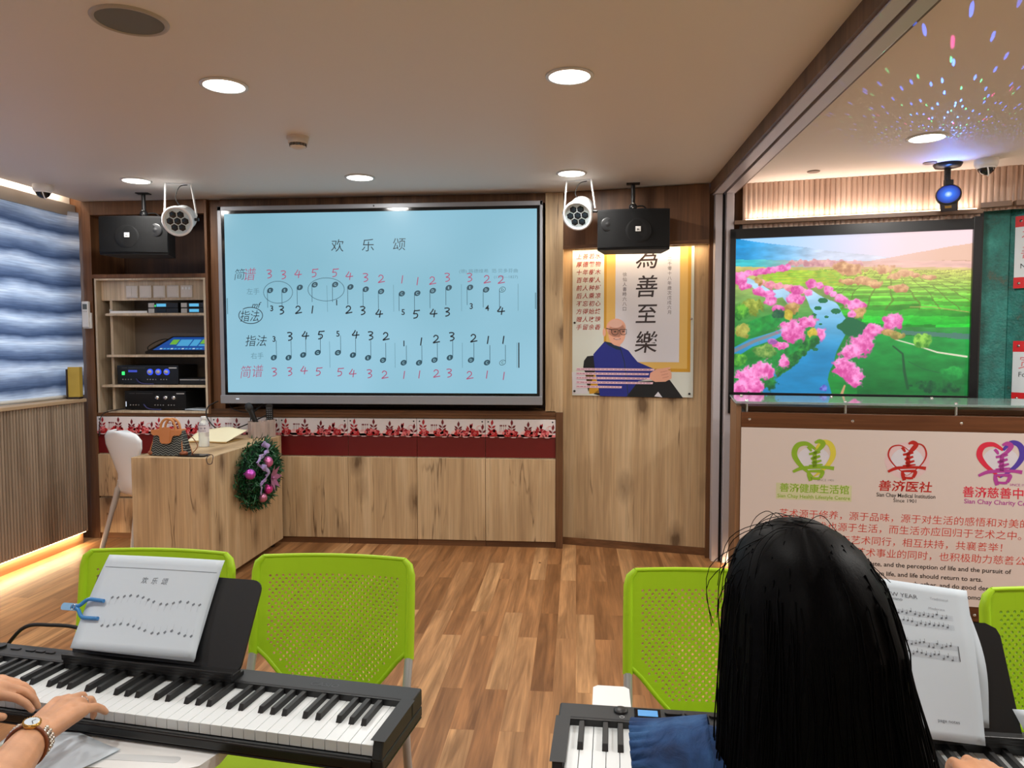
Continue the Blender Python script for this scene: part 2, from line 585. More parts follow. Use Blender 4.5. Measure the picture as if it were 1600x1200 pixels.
# ------------------------------------------------------------------ the room shell
b = MB(); b.box(-4.3, 4.2, -2.6, 6.2, -0.06, 0.0); struct('floor', b, FLOOR)
b = MB(); b.box(-3.74, 0.90, -2.6, 6.1, CEIL, CEIL + 0.05); struct('ceiling', b, CEILM)
b = MB(); b.box(1.06, 4.2, -2.6, 6.1, CEIL_R, CEIL_R + 0.07); struct('ceiling', b, CEILR)
b = MB(); b.box(-4.3, -3.66, -2.6, 6.1, 2.68, 2.72); b.box(-3.74, -3.70, -2.6, 5.33, 2.63, 2.68); struct('trim_1', b, WALLM)   # roof of the light slot
b = MB(); b.box(-4.3, 4.2, 6.1, 6.16, -0.06, 2.72); struct('wall_back', b, WALLM)
b = MB(); b.box(-4.3, 4.2, -2.66, -2.6, -0.06, 2.72); struct('wall_front', b, WALLM)
b = MB(); b.box(4.2, 4.26, -2.66, 6.16, -0.06, 2.72); struct('wall_right', b, WALLM)

# left side: low fluted wall with a sill, pelmet and light slot at the ceiling, window with a blind above the sill
b = MB()
b.box(-4.3, -3.725, -2.6, 5.19, -0.02, 1.072)
b.box(-4.3, -4.2, 5.33, 6.1, -0.02, 2.70)
b.box(-4.3, -4.2, -2.6, 5.6, 2.40, 2.70)
b.box(-3.842, -3.832, -2.6, 5.33, 2.47, 2.69)
b.box(-4.3, -4.2, -2.6, -0.6, 1.06, 2.42)
struct('wall_left', b, WALLM)
pitch = 0.027
n = int((5.19 + 0.6) / pitch)
def flute(u, v):
    y = 5.185 - u * n * pitch
    ph = (u * n) % 1.0
    return Vector((-3.678 + 0.017 * abs(math.sin(PI * u * n)) ** 0.6, y, 0.10 + v * 0.972))
b = MB(); b.grid(flute, n * 6, 1, smooth=False)
b.box(-3.722, -3.679, 5.185 - n * pitch, 5.187, 0.10, 1.072)
struct('wall_left_fluted_panel', b, SLATW)
b = MB(); b.box(-4.2, -3.648, -2.6, 5.19, 1.072, 1.097); struct('trim_2', b, mat('sill laminate', (176, 152, 122), 0.45), bevel=0.003)
b = MB(); b.box(-4.2, -3.74, 5.336, 5.356, 0.0, 2.70); struct('trim_15', b, WALNUT)
b = MB(); b.box(-3.724, -3.71, -0.6, 5.187, 0.0, 0.10); struct('baseboard_left', b, wood('warm base board', (S((150, 110, 74)), S((176, 134, 94)), S((190, 150, 110))), S((90, 60, 40)), along='Y'))
b = MB(); b.box(-3.80, -3.785, -2.6, 5.325, 2.46, 2.548); b.box(-3.832, -3.80, -2.6, 5.325, 2.535, 2.548); struct('trim_3', b, mat('grey pelmet', (150, 142, 134), 0.5))
w = MB()
w.box(-4.24, -4.18, -0.6, 5.6, 1.085, 1.13); w.box(-4.24, -4.18, -0.6, 5.6, 2.37, 2.42)
for y in (-0.6, 1.4, 3.4, 5.3): w.box(-4.24, -4.18, y, y + 0.05, 1.13, 2.37)
win = struct('window_1', w, ALU)
gm, gt_, gb, GN, GL = nt('window glass')
tr = GN.new('ShaderNodeBsdfTransparent'); gl = GN.new('ShaderNodeBsdfGlossy'); gl.inputs['Roughness'].default_value = 0.02
mxs = GN.new('ShaderNodeMixShader'); mxs.inputs[0].default_value = 0.08
GL.new(tr.outputs[0], mxs.inputs[1]); GL.new(gl.outputs[0], mxs.inputs[2])
GL.new(mxs.outputs[0], GN['Material Output'].inputs['Surface'])
b = MB(); b.box(-4.214, -4.208, -0.55, 5.55, 1.13, 2.37); b.build('window_pane', gm, win)

# blind: soft layered folds of printed voile
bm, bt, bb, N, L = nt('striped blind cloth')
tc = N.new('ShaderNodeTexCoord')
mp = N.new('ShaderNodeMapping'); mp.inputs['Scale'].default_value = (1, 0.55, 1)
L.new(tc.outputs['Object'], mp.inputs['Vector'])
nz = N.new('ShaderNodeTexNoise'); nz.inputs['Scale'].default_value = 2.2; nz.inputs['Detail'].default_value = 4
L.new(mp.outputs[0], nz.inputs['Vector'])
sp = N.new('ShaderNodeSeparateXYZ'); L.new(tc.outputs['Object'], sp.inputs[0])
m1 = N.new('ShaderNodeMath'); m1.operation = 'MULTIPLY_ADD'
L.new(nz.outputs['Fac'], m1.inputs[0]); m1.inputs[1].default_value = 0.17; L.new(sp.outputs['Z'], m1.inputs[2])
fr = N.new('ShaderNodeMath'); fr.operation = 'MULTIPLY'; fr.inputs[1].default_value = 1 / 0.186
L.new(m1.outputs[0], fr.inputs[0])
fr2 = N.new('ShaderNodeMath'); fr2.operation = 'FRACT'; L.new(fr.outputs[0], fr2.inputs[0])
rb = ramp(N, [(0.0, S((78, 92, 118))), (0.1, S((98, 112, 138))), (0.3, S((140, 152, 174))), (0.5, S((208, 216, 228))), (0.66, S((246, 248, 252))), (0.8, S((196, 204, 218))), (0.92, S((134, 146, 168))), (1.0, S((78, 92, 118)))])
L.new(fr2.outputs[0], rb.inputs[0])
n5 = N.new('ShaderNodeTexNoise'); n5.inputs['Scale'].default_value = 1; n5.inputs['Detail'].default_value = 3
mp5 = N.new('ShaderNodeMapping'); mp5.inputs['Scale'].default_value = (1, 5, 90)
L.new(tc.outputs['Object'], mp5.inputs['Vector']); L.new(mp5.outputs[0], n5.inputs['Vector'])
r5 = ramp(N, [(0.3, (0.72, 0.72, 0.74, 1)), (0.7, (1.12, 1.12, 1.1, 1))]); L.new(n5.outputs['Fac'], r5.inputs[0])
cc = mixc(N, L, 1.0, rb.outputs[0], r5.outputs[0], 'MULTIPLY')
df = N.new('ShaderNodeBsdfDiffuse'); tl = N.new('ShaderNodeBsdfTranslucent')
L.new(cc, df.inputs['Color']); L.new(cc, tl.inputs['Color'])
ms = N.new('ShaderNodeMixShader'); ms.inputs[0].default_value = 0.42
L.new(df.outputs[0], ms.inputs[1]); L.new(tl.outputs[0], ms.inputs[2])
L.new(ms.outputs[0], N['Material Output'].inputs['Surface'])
blind = thing('roller_blind', 'blue grey striped fabric blind drawn down over the left window', 'blind', (-3.92, 2.4, 1.1))
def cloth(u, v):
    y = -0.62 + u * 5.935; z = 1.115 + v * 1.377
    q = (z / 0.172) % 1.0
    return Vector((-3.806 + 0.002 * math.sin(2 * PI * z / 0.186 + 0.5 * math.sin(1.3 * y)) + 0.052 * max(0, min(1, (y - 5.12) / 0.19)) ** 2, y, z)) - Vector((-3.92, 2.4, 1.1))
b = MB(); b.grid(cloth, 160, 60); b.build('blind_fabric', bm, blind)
b = MB(); b.tube([(0.132, -3.0, 0.012), (0.132, 2.76, 0.012)], 0.0135, 12); b.build('bottom_rail', mat('pale rail', (196, 196, 192), 0.4), blind)['label'] = 'pale grey bottom rail'

b = MB(); b.box(2.02, 3.4, 2.93, 2.934, CEIL_R - 0.0012, CEIL_R); struct('trim_14', b, mat('ceiling seam', (96, 84, 74), 0.6))   # board joint in the side room ceiling

# LED strips of the left side
led = emit('warm led strip', (255, 214, 160), 9.0)
t = thing('led_strip', 'warm LED strip in the ceiling slot above the striped blind', 'light strip', (-3.785, 2.3, 2.66))
b = MB(); b.box(-0.03, 0.03, -2.9, 3.02, -0.006, 0.0); b.build('diffuser', emit('slot light', (255, 226, 190), 2.6), t)
area('slot light', (0, 0.0, -0.01), (0, 0, 0), 0.05, 5.8, 20, (1, 0.84, 0.72), parent=t)
t = thing('led_strip', 'warm LED strip glowing under the fluted left wall panel', 'light strip', (-3.694, 2.3, 0.10))
b = MB(); b.box(-0.008, 0.008, -2.9, 2.885, -0.012, 0.0); b.build('diffuser', led, t)
area('floor glow', (0.0, 0.0, -0.014), (0, R(-20), 0), 0.02, 5.7, 26, WARM, parent=t)

# beam with sliding door track, jamb at its far end
b = MB(); b.box(0.895, 0.915, -2.6, 5.14, 2.505, CEIL + 0.02); b.box(1.045, 1.065, -2.6, 5.14, 2.505, CEIL + 0.02); b.box(0.9155, 1.0445, -2.6, 5.14, 2.562, CEIL + 0.04)
struct('trim_4', b, BEAMW)
b = MB(); b.box(0.913, 0.971, -2.6, 5.14, 2.498, 2.512); b.box(0.989, 1.05, -2.6, 5.14, 2.498, 2.512)
b.box(0.963, 0.971, -2.6, 5.14, 2.51, 2.56); b.box(0.989, 0.997, -2.6, 5.14, 2.51, 2.56)
struct('trim_5', b, ALU, bevel=0.002)
b = MB(); b.box(0.971, 0.989, -2.6, 5.14, 2.54, 2.56); struct('trim_6', b, BLACK)
b = MB(); b.box(0.925, 0.972, 5.09, 5.16, 0, 2.5); b.box(0.992, 1.042, 5.06, 5.16, 0, 2.5); struct('trim_7', b, ALU, bevel=0.003)
b = MB(); b.box(0.972, 0.992, 5.12, 5.16, 0, 2.5); struct('trim_8', b, BLACK)
b = MB(); b.box(1.0, 1.12, 5.16, 5.20, 0, 2.56); b.box(0.90, 1.0, 5.17, 5.2, 0, 2.56); struct('trim_9', b, WALNUT)

# side room: slatted upper wall over the video wall, teal wall further right
A = Vector((1.10, 5.08, 0)); Bp = Vector((2.46, 4.79, 0))
dA = (Bp - A).normalized(); nA = Vector((dA.y, -dA.x, 0))      # nA points towards the room
Lw = (Bp - A).length
nr = 44
def slat(u, v):
    ph = (u * nr) % 1.0
    return A + dA * (u * Lw) + nA * (0.009 * abs(math.sin(PI * u * nr)) ** 0.8) + Vector((0, 0, 2.26 + 0.30 * v))
b = MB(); b.grid(slat, nr * 8, 1, smooth=False)
# the slats carry on round the bend to the right
C2 = Vector((2.60, 4.72, 0)); D2 = Vector((2.86, 4.70, 0)); E2 = Vector((3.9, 3.2, 0))
for P0, P1, k in ((Bp, C2, 5), (C2, D2, 9), (D2, E2, 60)):
    d = (P1 - P0); nn = Vector((d.y, -d.x, 0)).normalized()
    b.grid(lambda u, v: P0 + d * u + nn * (0.009 * abs(math.sin(PI * u * k)) ** 0.8) + Vector((0, 0, 2.30 + 0.26 * v)), k * 8, 1, smooth=False)
struct('wall_back_slats', b, PINKW)
def strip_prism(mb, pts, d0, d1, z0, z1):
    """upright band following pts, from d0 behind to d1 in front of the line"""
    for P0, P1 in zip(pts[:-1], pts[1:]):
        d = (P1 - P0).normalized(); nn = Vector((d.y, -d.x, 0))
        mb.prism([(P0 - nn * d0)[:2], (P1 - nn * d0)[:2], (P1 + nn * d1)[:2], (P0 + nn * d1)[:2]][::-1], z0, z1)
b = MB()
strip_prism(b, [A - dA * 0.05, Bp], -0.02, 0.055, 2.285, 2.31)
strip_prism(b, [Bp, C2, D2, E2], -0.02, 0.06, 2.315, 2.345)
struct('trim_10', b, mat('ledge trim', (120, 96, 78), 0.45))
tm, tt, tb, N, L = nt('verdigris plaster')
tc = N.new('ShaderNodeTexCoord')
n1 = N.new('ShaderNodeTexNoise'); n1.inputs['Scale'].default_value = 5; n1.inputs['Detail'].default_value = 8; n1.inputs['Roughness'].default_value = 0.7
L.new(tc.outputs['Object'], n1.inputs['Vector'])
rt = ramp(N, [(0.3, S((96, 70, 46))), (0.42, S((30, 92, 84))), (0.58, S((38, 122, 112))), (0.75, S((78, 168, 154)))])
L.new(n1.outputs['Fac'], rt.inputs[0]); L.new(rt.outputs[0], tb.inputs['Base Color'])
n2 = N.new('ShaderNodeTexNoise'); n2.inputs['Scale'].default_value = 70; n2.inputs['Detail'].default_value = 3
L.new(tc.outputs['Object'], n2.inputs['Vector'])
bp = N.new('ShaderNodeBump'); bp.inputs['Strength'].default_value = 0.8; bp.inputs['Distance'].default_value = 0.006
L.new(n2.outputs['Fac'], bp.inputs['Height']); L.new(bp.outputs[0], tb.inputs['Normal'])
tb.inputs['Roughness'].default_value = 0.55
b = MB()
T0 = Vector((2.47, 4.83, 0)); T1 = Vector((2.64, 4.80, 0)); T2 = Vector((2.66, 4.86, 0)); T3 = Vector((3.9, 3.3, 0))
strip_prism(b, [T0, T1], 0.06, 0.0, 0, 2.32)
strip_prism(b, [Vector((2.62, 4.84, 0)), Vector((3.94, 3.3, 0))], 0.06, 0.0, 0, 2.32)
struct('wall_side_teal', b, tm)
b = MB(); strip_prism(b, [A - dA * 0.02, Bp + dA * 0.02], 0.10, 0.0, 0, 2.30); struct('wall_back_right', b, mat('dark frame wall', (40, 36, 34), 0.5))
t = thing('led_strip', 'warm LED strip on the ledge above the landscape video wall', 'light strip', (A + dA * 0.69 + nA * 0.035 + Vector((0, 0, 2.312))), math.atan2(dA.y, dA.x))
b = MB(); b.box(-0.67, 0.67, -0.006, 0.006, 0, 0.006); b.build('diffuser', emit('ledge led', (255, 220, 176), 5), t)
area('ledge glow', (0, 0, 0.012), (R(180), 0, 0), 1.3, 0.03, 3.2, (1, 0.80, 0.68), parent=t)
d3 = (E2 - D2).normalized(); n3_ = Vector((d3.y, -d3.x, 0))
t = thing('led_strip', 'warm LED strip on the ledge above the red banded signs', 'light strip', ((D2 + E2) / 2 + n3_ * 0.035 + Vector((0, 0, 2.347))), math.atan2(d3.y, d3.x))
b = MB(); b.box(-0.85, 0.85, -0.006, 0.006, 0, 0.006); b.build('diffuser', emit('ledge led', (255, 220, 176), 5), t)
area('ledge glow', (0, 0, 0.012), (R(180), 0, 0), 1.7, 0.03, 3.4, (1, 0.80, 0.68), parent=t)

# ------------------------------------------------------------------ built-in cabinet wall
t = thing('cabinet_surround', 'brown walnut surround of the built-in wall unit around the big display', 'cabinet', (-1.9, Y0, 0))
OX = -1.9
def cb(*boxes):
    b = MB()
    for x0, x1, y0, y1, z0, z1 in boxes:
        b.box(x0 - OX, x1 - OX, y0 - Y0, y1 - Y0, z0, z1)
    return b
cb((-3.745, -3.672, Y0, 5.85, 0, 2.578), (-3.672, -2.775, Y0, 5.40, 2.475, 2.578), (-3.672, -2.775, Y0, 5.85, 2.0, 2.03),
   (-2.775, -2.755, Y0, 5.85, 0.97, 2.578), (-2.755, -2.66, Y0 + 0.04, 5.85, 0.97, 2.578), (-2.66, -0.226, Y0 + 0.02, 5.85, 2.51, 2.578)).build('frame', WALNUT, t, bevel=0.002)
cb((-0.15, -0.098, Y0 - 0.005, 5.60, 0, 1.0)).build('end_panel', WALNUT, t, bevel=0.002)
cb((-3.672, -0.15, Y0 + 0.005, 5.85, 0.951, 0.975), (-2.755, -0.15, Y0, 5.6, 0.975, 1.01)).build('ledge', WALNUTX, t, bevel=0.002)
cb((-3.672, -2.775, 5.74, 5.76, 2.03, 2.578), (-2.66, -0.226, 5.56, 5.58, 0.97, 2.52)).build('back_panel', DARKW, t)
cb((-0.226, -0.098, Y0, 5.60, 1.0, 2.578)).build('column', OAK, t, bevel=0.002)['label'] = 'light oak column beside the display'

# base units: printed strip, red drawer front, oak door
LEAF_D, LEAF_R, ROSE_R, ROSE_P, ROSE_W = (mat('print ' + k, c, 0.4) for k, c in
    (('deep red', (112, 22, 34)), ('crimson', (168, 30, 44)), ('rose red', (186, 34, 40)), ('rose pink', (224, 120, 124)), ('blush', (240, 200, 200))))
def floral(W, H, seed):
    """red roses and leaf sprigs rising from the lower edge of a white strip"""
    F = Flat((0, 0, 0), (1, 0, 0), (0, 0, 1), lift=0.00025)
    rnd = random.Random(seed)
    def leaf(u, v, l, w, a, mi, k=1):
        c, q = math.cos(a), math.sin(a)
        pts = [(0, 0), (0.25, 0.42), (0.55, 0.5), (1, 0), (0.55, -0.5), (0.25, -0.42)]
        F.poly([(u + x * l * c - y * w * q, v + x * l * q + y * w * c) for x, y in pts], mi, k)
    def sprig(u, v, h, lean, mi, n=3, k=1):
        h *= 0.8; top = (u + lean * h, v + h)
        F.line([(u, v), (u + lean * h * 0.4, v + h * 0.55), top], 0.0025, mi, k)
        leaf(top[0], top[1] - 0.004, 0.044, 0.019, PI / 2 - lean, mi, k + 1)
        for j in range(n - 1):
            f = 0.35 + 0.62 * j / (n - 1)
            x, y = u + lean * h * f, v + h * f
            leaf(x + 0.003, y, 0.035, 0.0155, R(42) - lean, mi, k + 1)
            leaf(x - 0.003, y, 0.035, 0.0155, R(138) - lean, mi, k + 1)
    def rose(u, v, r, k=4):
        F.disc(u, v, r, r * 0.85, 2, k, 12)
        for j in range(5):
            a = 2 * PI * j / 5 + rnd.random()
            F.disc(u + r * 0.75 * math.cos(a), max(v + r * 0.6 * math.sin(a), r * 0.5), r * 0.5, r * 0.42, rnd.choice((2, 2, 1, 3)), k + 1, 9)
        F.disc(u, v, r * 0.42, r * 0.34, 3, k + 2, 9); F.disc(u, v, r * 0.22, r * 0.2, 2, k + 3, 8)
    s = W / 0.52
    reps = max(1, round(s))
    for rp in range(reps):
        o = rp * W / reps
        q = W / reps / 0.52
        F.rect(o, 0.0, o + W / reps, 0.018, 3, 0)
        for x in (0.05, 0.12, 0.21, 0.3, 0.37, 0.46): F.disc(o + x * q, 0.02, 0.04, 0.028, 4, 0, 10)
        for x, h, ln, mi in ((0.04, 0.092, 0.1, 1), (0.195, 0.092, 0.02, 0), (0.315, 0.075, 0.05, 0), (0.385, 0.062, 0.45, 1), (0.425, 0.052, -0.2, 1), (0.497, 0.05, 0.1, 0)):
            sprig(o + x * q, 0.015, h, ln, mi, 3 if h > 0.06 else 2)
        for x in (0.105, 0.115, 0.13, 0.145):
            F.line([(o + x * q, 0.03), (o + (x + 0.006) * q, 0.08)], 0.002, 0, 1); F.disc(o + (x + 0.006) * q, 0.083, 0.005, 0.007, 0, 2, 8)
        F.ring(o + 0.48 * q, 0.06, 0.024, 0.022, 0.002, 3, 1, 20); F.ring(o + 0.48 * q, 0.06, 0.014, 0.02, 0.002, 3, 1, 16)
        for x, r_ in ((0.055, 0.03), (0.165, 0.032), (0.215, 0.024), (0.32, 0.028), (0.365, 0.024), (0.445, 0.026)):
            rose(o + x * q, 0.026, r_)
    return F
def base_unit(x0, x1, label, doors, seed, grp):
    c = (x0 + x1) / 2
    t = thing('base_cabinet', label, 'cabinet', (c, Y0, 0), group=grp)
    W = x1 - x0
    b = MB(); b.box(-W / 2 + 0.001, W / 2 - 0.001, 0.02, 0.46, 0.045, 0.95); b.build('carcass', PALE, t)
    b = MB(); b.box(-W / 2 + 0.001, W / 2 - 0.001, 0.012, 0.03, 0.0, 0.045); b.build('plinth', WALNUTX, t)
    b = MB(); b.box(-W / 2 + 0.0015, W / 2 - 0.0015, 0.0, 0.018, 0.816, 0.946)
    pn = b.build('printed_panel', PANELW, t, bevel=0.001, seg=1); pn['label'] = 'white strip printed with red roses'
    F = floral(W - 0.005, 0.128, seed)
    o = F.build('rose_print', [LEAF_D, LEAF_R, ROSE_R, ROSE_P, ROSE_W], pn); o.location = (-W / 2 + 0.0025, -0.0002, 0.8175)
    for sx in (-1, 1):
        b = MB(); b.lathe([(0.006, 0), (0.005, 0.003), (0, 0.004)], (0, 0, 0), 10, (0, -1, 0)); b.build('screw', BLACK, pn, loc=(sx * (W / 2 - 0.022), 0, 0.928))
    b = MB(); b.box(-W / 2 + 0.0015, W / 2 - 0.0015, 0.012, 0.03, 0.664, 0.813); b.build('drawer_front', RED, t, bevel=0.001, seg=1)['label'] = 'dark red drawer front'
    for (a, d) in doors:
        b = MB(); b.box(-W / 2 + 0.0015, W / 2 - 0.0015, 0.0, 0.02, a, d); b.build('door', OAK, t, bevel=0.0015, seg=1)
    return t
g = 'base cabinets under the big display'
base_unit(-3.672, -2.757, 'wide base cabinet with two oak fronts under the audio rack, behind the white chair', ((0.33, 0.655), (0.046, 0.315)), 1, g)
xs = [-2.757, -2.226, -1.699, -1.176, -0.666, -0.15]
lb = ['oak base cabinet with red and floral strips hidden behind the teacher desk', 'oak base cabinet with red and floral strips right beside the desk and wreath',
      'oak base cabinet with red and floral strips, second visible door from the desk', 'oak base cabinet with red and floral strips, third visible door from the desk',
      'oak base cabinet with red and floral strips next to the tall oak panel']
for i in range(5):
    base_unit(xs[i], xs[i + 1], lb[i], ((0.046, 0.655),), 2 + i % 2, g)

# open rack for the audio gear
RX = -3.2
t = thing('shelf_unit', 'pale wood open shelf rack holding audio amplifiers left of the display', 'shelf', (RX, Y0, 0.976))
def cbx(bx):
    b = MB()
    for x0, x1, y0, y1, z0, z1 in bx: b.box(x0 - RX, x1 - RX, y0, y1, z0 - 0.976, z1 - 0.976)
    return b
cbx([(-3.655, -3.64, -0.002, 0.36, 0.976, 1.998)]).build('side_panel', PALE, t)
cbx([(-2.792, -2.776, -0.002, 0.36, 0.976, 1.998)]).build('side_panel', PALE, t)
cbx([(-3.575, -3.555, 0.06, 0.36, 0.996, 1.985)]).build('divider_panel', PALE, t)
cbx([(-3.64, -2.792, 0.345, 0.36, 0.976, 1.998)]).build('back_panel', mat('shade darkened back board', (120, 108, 96), 0.6), t)  # board colour lowered to stand for the unlit inside of the rack
cbx([(-3.64, -2.792, 0.055, 0.07, 1.835, 1.985)]).build('header_panel', PALE, t)
for z in (1.735, 1.42, 1.19, 0.978): cbx([(-3.62 if z == 1.19 else -3.575, -2.792, 0.0, 0.345, z - 0.018 if z > 1 else z - 0.002, z + (0 if z > 1 else 0.016))]).build('shelf', PALE, t, bevel=0.001)
cbx([(-3.64, -2.792, 0.0, 0.345, 1.985, 1.998)]).build('top_board', PALE, t)

lab = ['leftmost white blank switch plate above the audio rack', 'second white switch plate from the left above the rack', 'middle white switch plate of the row above the rack',
       'fourth white switch plate from the left above the rack', 'rightmost white switch plate with three small rockers']
for i in range(5):
    x = -3.385 + i * 0.109
    t = thing('wall_switch', lab[i], 'switch', (x, Y0 + 0.055, 1.90), group='switch plates above the rack')
    b = MB(); b.box(-0.046, 0.046, -0.012, 0, -0.046, 0.046); b.build('plate', mat('switch plastic', (206, 202, 196), 0.35), t, bevel=0.003)
    if i == 4:
        for k in range(3):
            b = MB(); b.box(-0.009, 0.009, -0.016, -0.012, 0.014, 0.032); b.build('rocker', WHITE, t, loc=((k - 1) * 0.026, 0, 0), bevel=0.001)
    elif i == 0:
        for k in range(2):
            b = MB(); b.box(-0.02, 0.02, -0.015, -0.012, -0.036, 0.036); b.build('rocker', mat('switch plastic', (206, 202, 196), 0.35), t, loc=((k - 0.5) * 0.043, 0, 0), bevel=0.001)
    else:
        b = MB(); b.box(-0.038, 0.038, -0.0145, -0.012, -0.038, 0.038); b.build('rocker', mat('switch plastic', (206, 202, 196), 0.35), t, bevel=0.001)

LCD = emit('blue lcd', (96, 190, 235), 0.9); LCDD = mat('dark lcd window', (16, 26, 34), 0.15)
GLED = emit('green led', (60, 255, 120), 1.6); BLED = emit('blue led', (40, 80, 255), 1.2); WLED = emit('white indicator', (230, 240, 255), 0.9)
lab = ['upper left wireless receiver with lit blue display and green light', 'upper right wireless receiver with lit blue display on the rack', 'lower left wireless receiver with dark display on the rack', 'lower right wireless receiver with lit blue display on the rack']
for i in range(4):
    cx, cz = (-3.135, -2.893)[i % 2], (1.7765, 1.735)[i // 2]
    t = thing('wireless_receiver', lab[i], 'receiver', (cx if i % 2 == 0 else cx, Y0 + 0.04, cz), group='wireless receivers on the top shelf')
    w = 0.118 if i % 2 == 0 else 0.10
    b = MB(); b.box(-w, w, 0, 0.2, 0.0, 0.039); b.build('housing', BLACK, t, bevel=0.002)
    b = MB(); b.box(-w + 0.002, -w + 0.048, -0.004, 0, 0.003, 0.036); b.build('end_panel', GREYPL, t)
    b = MB(); b.box(-w + 0.066, -w + 0.066 + 0.075, -0.002, 0, 0.009, 0.031); b.build('display', LCD if i != 2 else LCDD, t)
    if i == 0:
        b = MB(); b.box(-w + 0.053, -w + 0.058, -0.002, 0, 0.008, 0.022); b.build('indicator', GLED, t)

t = thing('document_tray', 'flat white tray lying on the top rack shelf beside the receivers', 'tray', (-3.41, Y0 + 0.1, 1.736))
b = MB(); b.box(-0.15, 0.15, -0.07, 0.2, 0, 0.004); b.box(-0.15, 0.15, -0.07, -0.066, 0.004, 0.018); b.box(-0.15, -0.146, -0.07, 0.2, 0.004, 0.03); b.build('body', WHITE, t)

# touch monitor leaning back on the middle shelf
t = thing('touch_monitor', 'black touch monitor lying tilted with a lit blue screen on the rack', 'monitor', (-3.03, Y0 + 0.03, 1.4205))
M = Matrix.Translation((0, 0.0, 0.006)) @ Matrix.Rotation(R(33), 4, 'X')
b = MB(); b.prism([(-0.25, 0), (0.225, 0), (0.225, 0.22), (-0.13, 0.22)], 0, 0.018, M); b.build('bezel', BLACK, t)
F = Flat(M @ Vector((0, 0, 0.0183)), M.to_3x3() @ Vector((1, 0, 0)), M.to_3x3() @ Vector((0, 1, 0)))
F.poly([(-0.20, 0.025), (0.215, 0.025), (0.215, 0.205), (-0.115, 0.205)], 0, 0)
for u0, v0, u1, v1, mi in ((-0.1, 0.10, -0.045, 0.17, 1), (-0.035, 0.08, 0.06, 0.17, 2), (0.07, 0.08, 0.13, 0.17, 2), (0.14, 0.11, 0.2, 0.17, 1), (0.14, 0.08, 0.2, 0.1, 2)): F.rect(u0, v0, u1, v1, mi, 1)
for k in range(12): F.rect(-0.15 + k * 0.029, 0.035, -0.13 + k * 0.029, 0.05, 2 if k % 3 else 3, 1)
F.build('screen', [emit('screen blue', (30, 84, 170), 0.75), emit('screen green', (120, 190, 70), 0.8), emit('screen cyan', (80, 170, 220), 0.85), emit('screen white', (190, 220, 240), 0.8)], t)
b = MB(); b.tube(smooth_path([(-0.26, 0.1, 0.005), (-0.3, 0.12, 0.06), (-0.2, 0.2, 0.12), (-0.05, 0.25, 0.06)], 6), 0.004, 8); b.build('cable', RUBBER, t)
b = MB(); b.cyl((0.09, 0.27, 0.0), (0.09, 0.27, 0.25), 0.012, n=12); b.build('support_arm', BLACK, t)

def amplifier(x, z, label, lit, w=0.245):
    t = thing('amplifier', label, 'amplifier', (x, Y0 + 0.035, z), group='audio amplifiers in the rack')
    b = MB(); b.box(-w, w, 0.004, 0.28, 0.006, 0.148); b.build('chassis', BLACK, t, bevel=0.003)
    b = MB(); b.box(-w, w, -0.004, 0.004, 0.006, 0.148); b.build('front_panel', mat('amp panel', (12, 13, 15), 0.3), t, bevel=0.001)
    for k in range(3):
        kx = 0.02 + k * 0.066
        b = MB(); b.cyl((0, 0, 0), (0, -0.003, 0), 0.024, n=20); kb = b.build('knob_ring', BLED if lit else BLACK, t, loc=(kx, -0.004, 0.098))
        b = MB(); b.lathe([(0.015, 0), (0.014, 0.012), (0.0, 0.013)], (0, -0.003, 0), 18, (0, -1, 0)); b.build('knob', CHROME if not lit else GREYPL, kb)
    for k in range(11):
        kx = -0.2 + k * 0.022 + (0.11 if k > 3 else 0) + (0.02 if k > 7 else 0)
        b = MB(); b.lathe([(0.0045, 0), (0.004, 0.006), (0, 0.0065)], (0, 0, 0), 8, (0, -1, 0)); b.build('small_knob', mat('tiny knob', (150, 150, 150), 0.3, metal=0.6), t, loc=(kx, -0.004, 0.04))
    b = MB(); b.box(0.17, 0.232, -0.0055, -0.004, 0.124, 0.133); b.build('badge', mat('badge', (190, 190, 190), 0.3), t)
    b = MB(); b.box(-0.21, -0.165, -0.005, -0.004, 0.127, 0.130); b.box(-0.155, -0.02, -0.005, -0.004, 0.127, 0.130); b.build('panel_lettering', mat('faint lettering', (90, 90, 92), 0.5), t)
    if lit:
        b = MB(); b.box(-0.155, -0.085, -0.0055, -0.004, 0.096, 0.112); b.build('display', emit('blue window', (70, 90, 220), 0.7), t)
        b = MB(); b.box(-0.207, -0.197, -0.0055, -0.004, 0.074, 0.1); b.box(-0.195, -0.185, -0.0055, -0.004, 0.074, 0.1); b.build('level_meter', GLED, t)
    else:
        b = MB(); b.box(-w + 0.006, -w + 0.012, -0.0055, -0.004, 0.028, 0.066); b.build('indicator', WLED, t)
    b = MB(); b.tube(smooth_path([(-0.09, -0.01, 0.045), (-0.06, -0.02, 0.02), (-0.02, -0.016, 0.008), (0.05, -0.012, 0.006)], 5), 0.005, 8); b.build('cable', mat('blue cable', (36, 40, 92), 0.5), t)
    for sx in (-1, 1):
        b = MB(); b.cyl((sx * (w - 0.04), 0.03, 0), (sx * (w - 0.04), 0.03, 0.007), 0.012, n=12); b.build('foot', RUBBER, t)
    return t
amplifier(-3.268, 1.1905, 'black amplifier with glowing blue knobs on the third rack shelf', True)
amplifier(-3.213, 0.9945, 'black amplifier with three silver knobs on the lowest rack shelf', False)
t = thing('media_player', 'slim black disc player beside the blue lit amplifier', 'player', (-2.915, Y0 + 0.03, 1.1905))
b = MB(); b.box(-0.10, 0.115, 0, 0.2, 0.004, 0.05); b.build('housing', BLACK, t, bevel=0.002)
b = MB(); b.box(-0.098, 0.06, -0.002, 0, 0.036, 0.041); b.build('disc_slot', GREYPL, t)
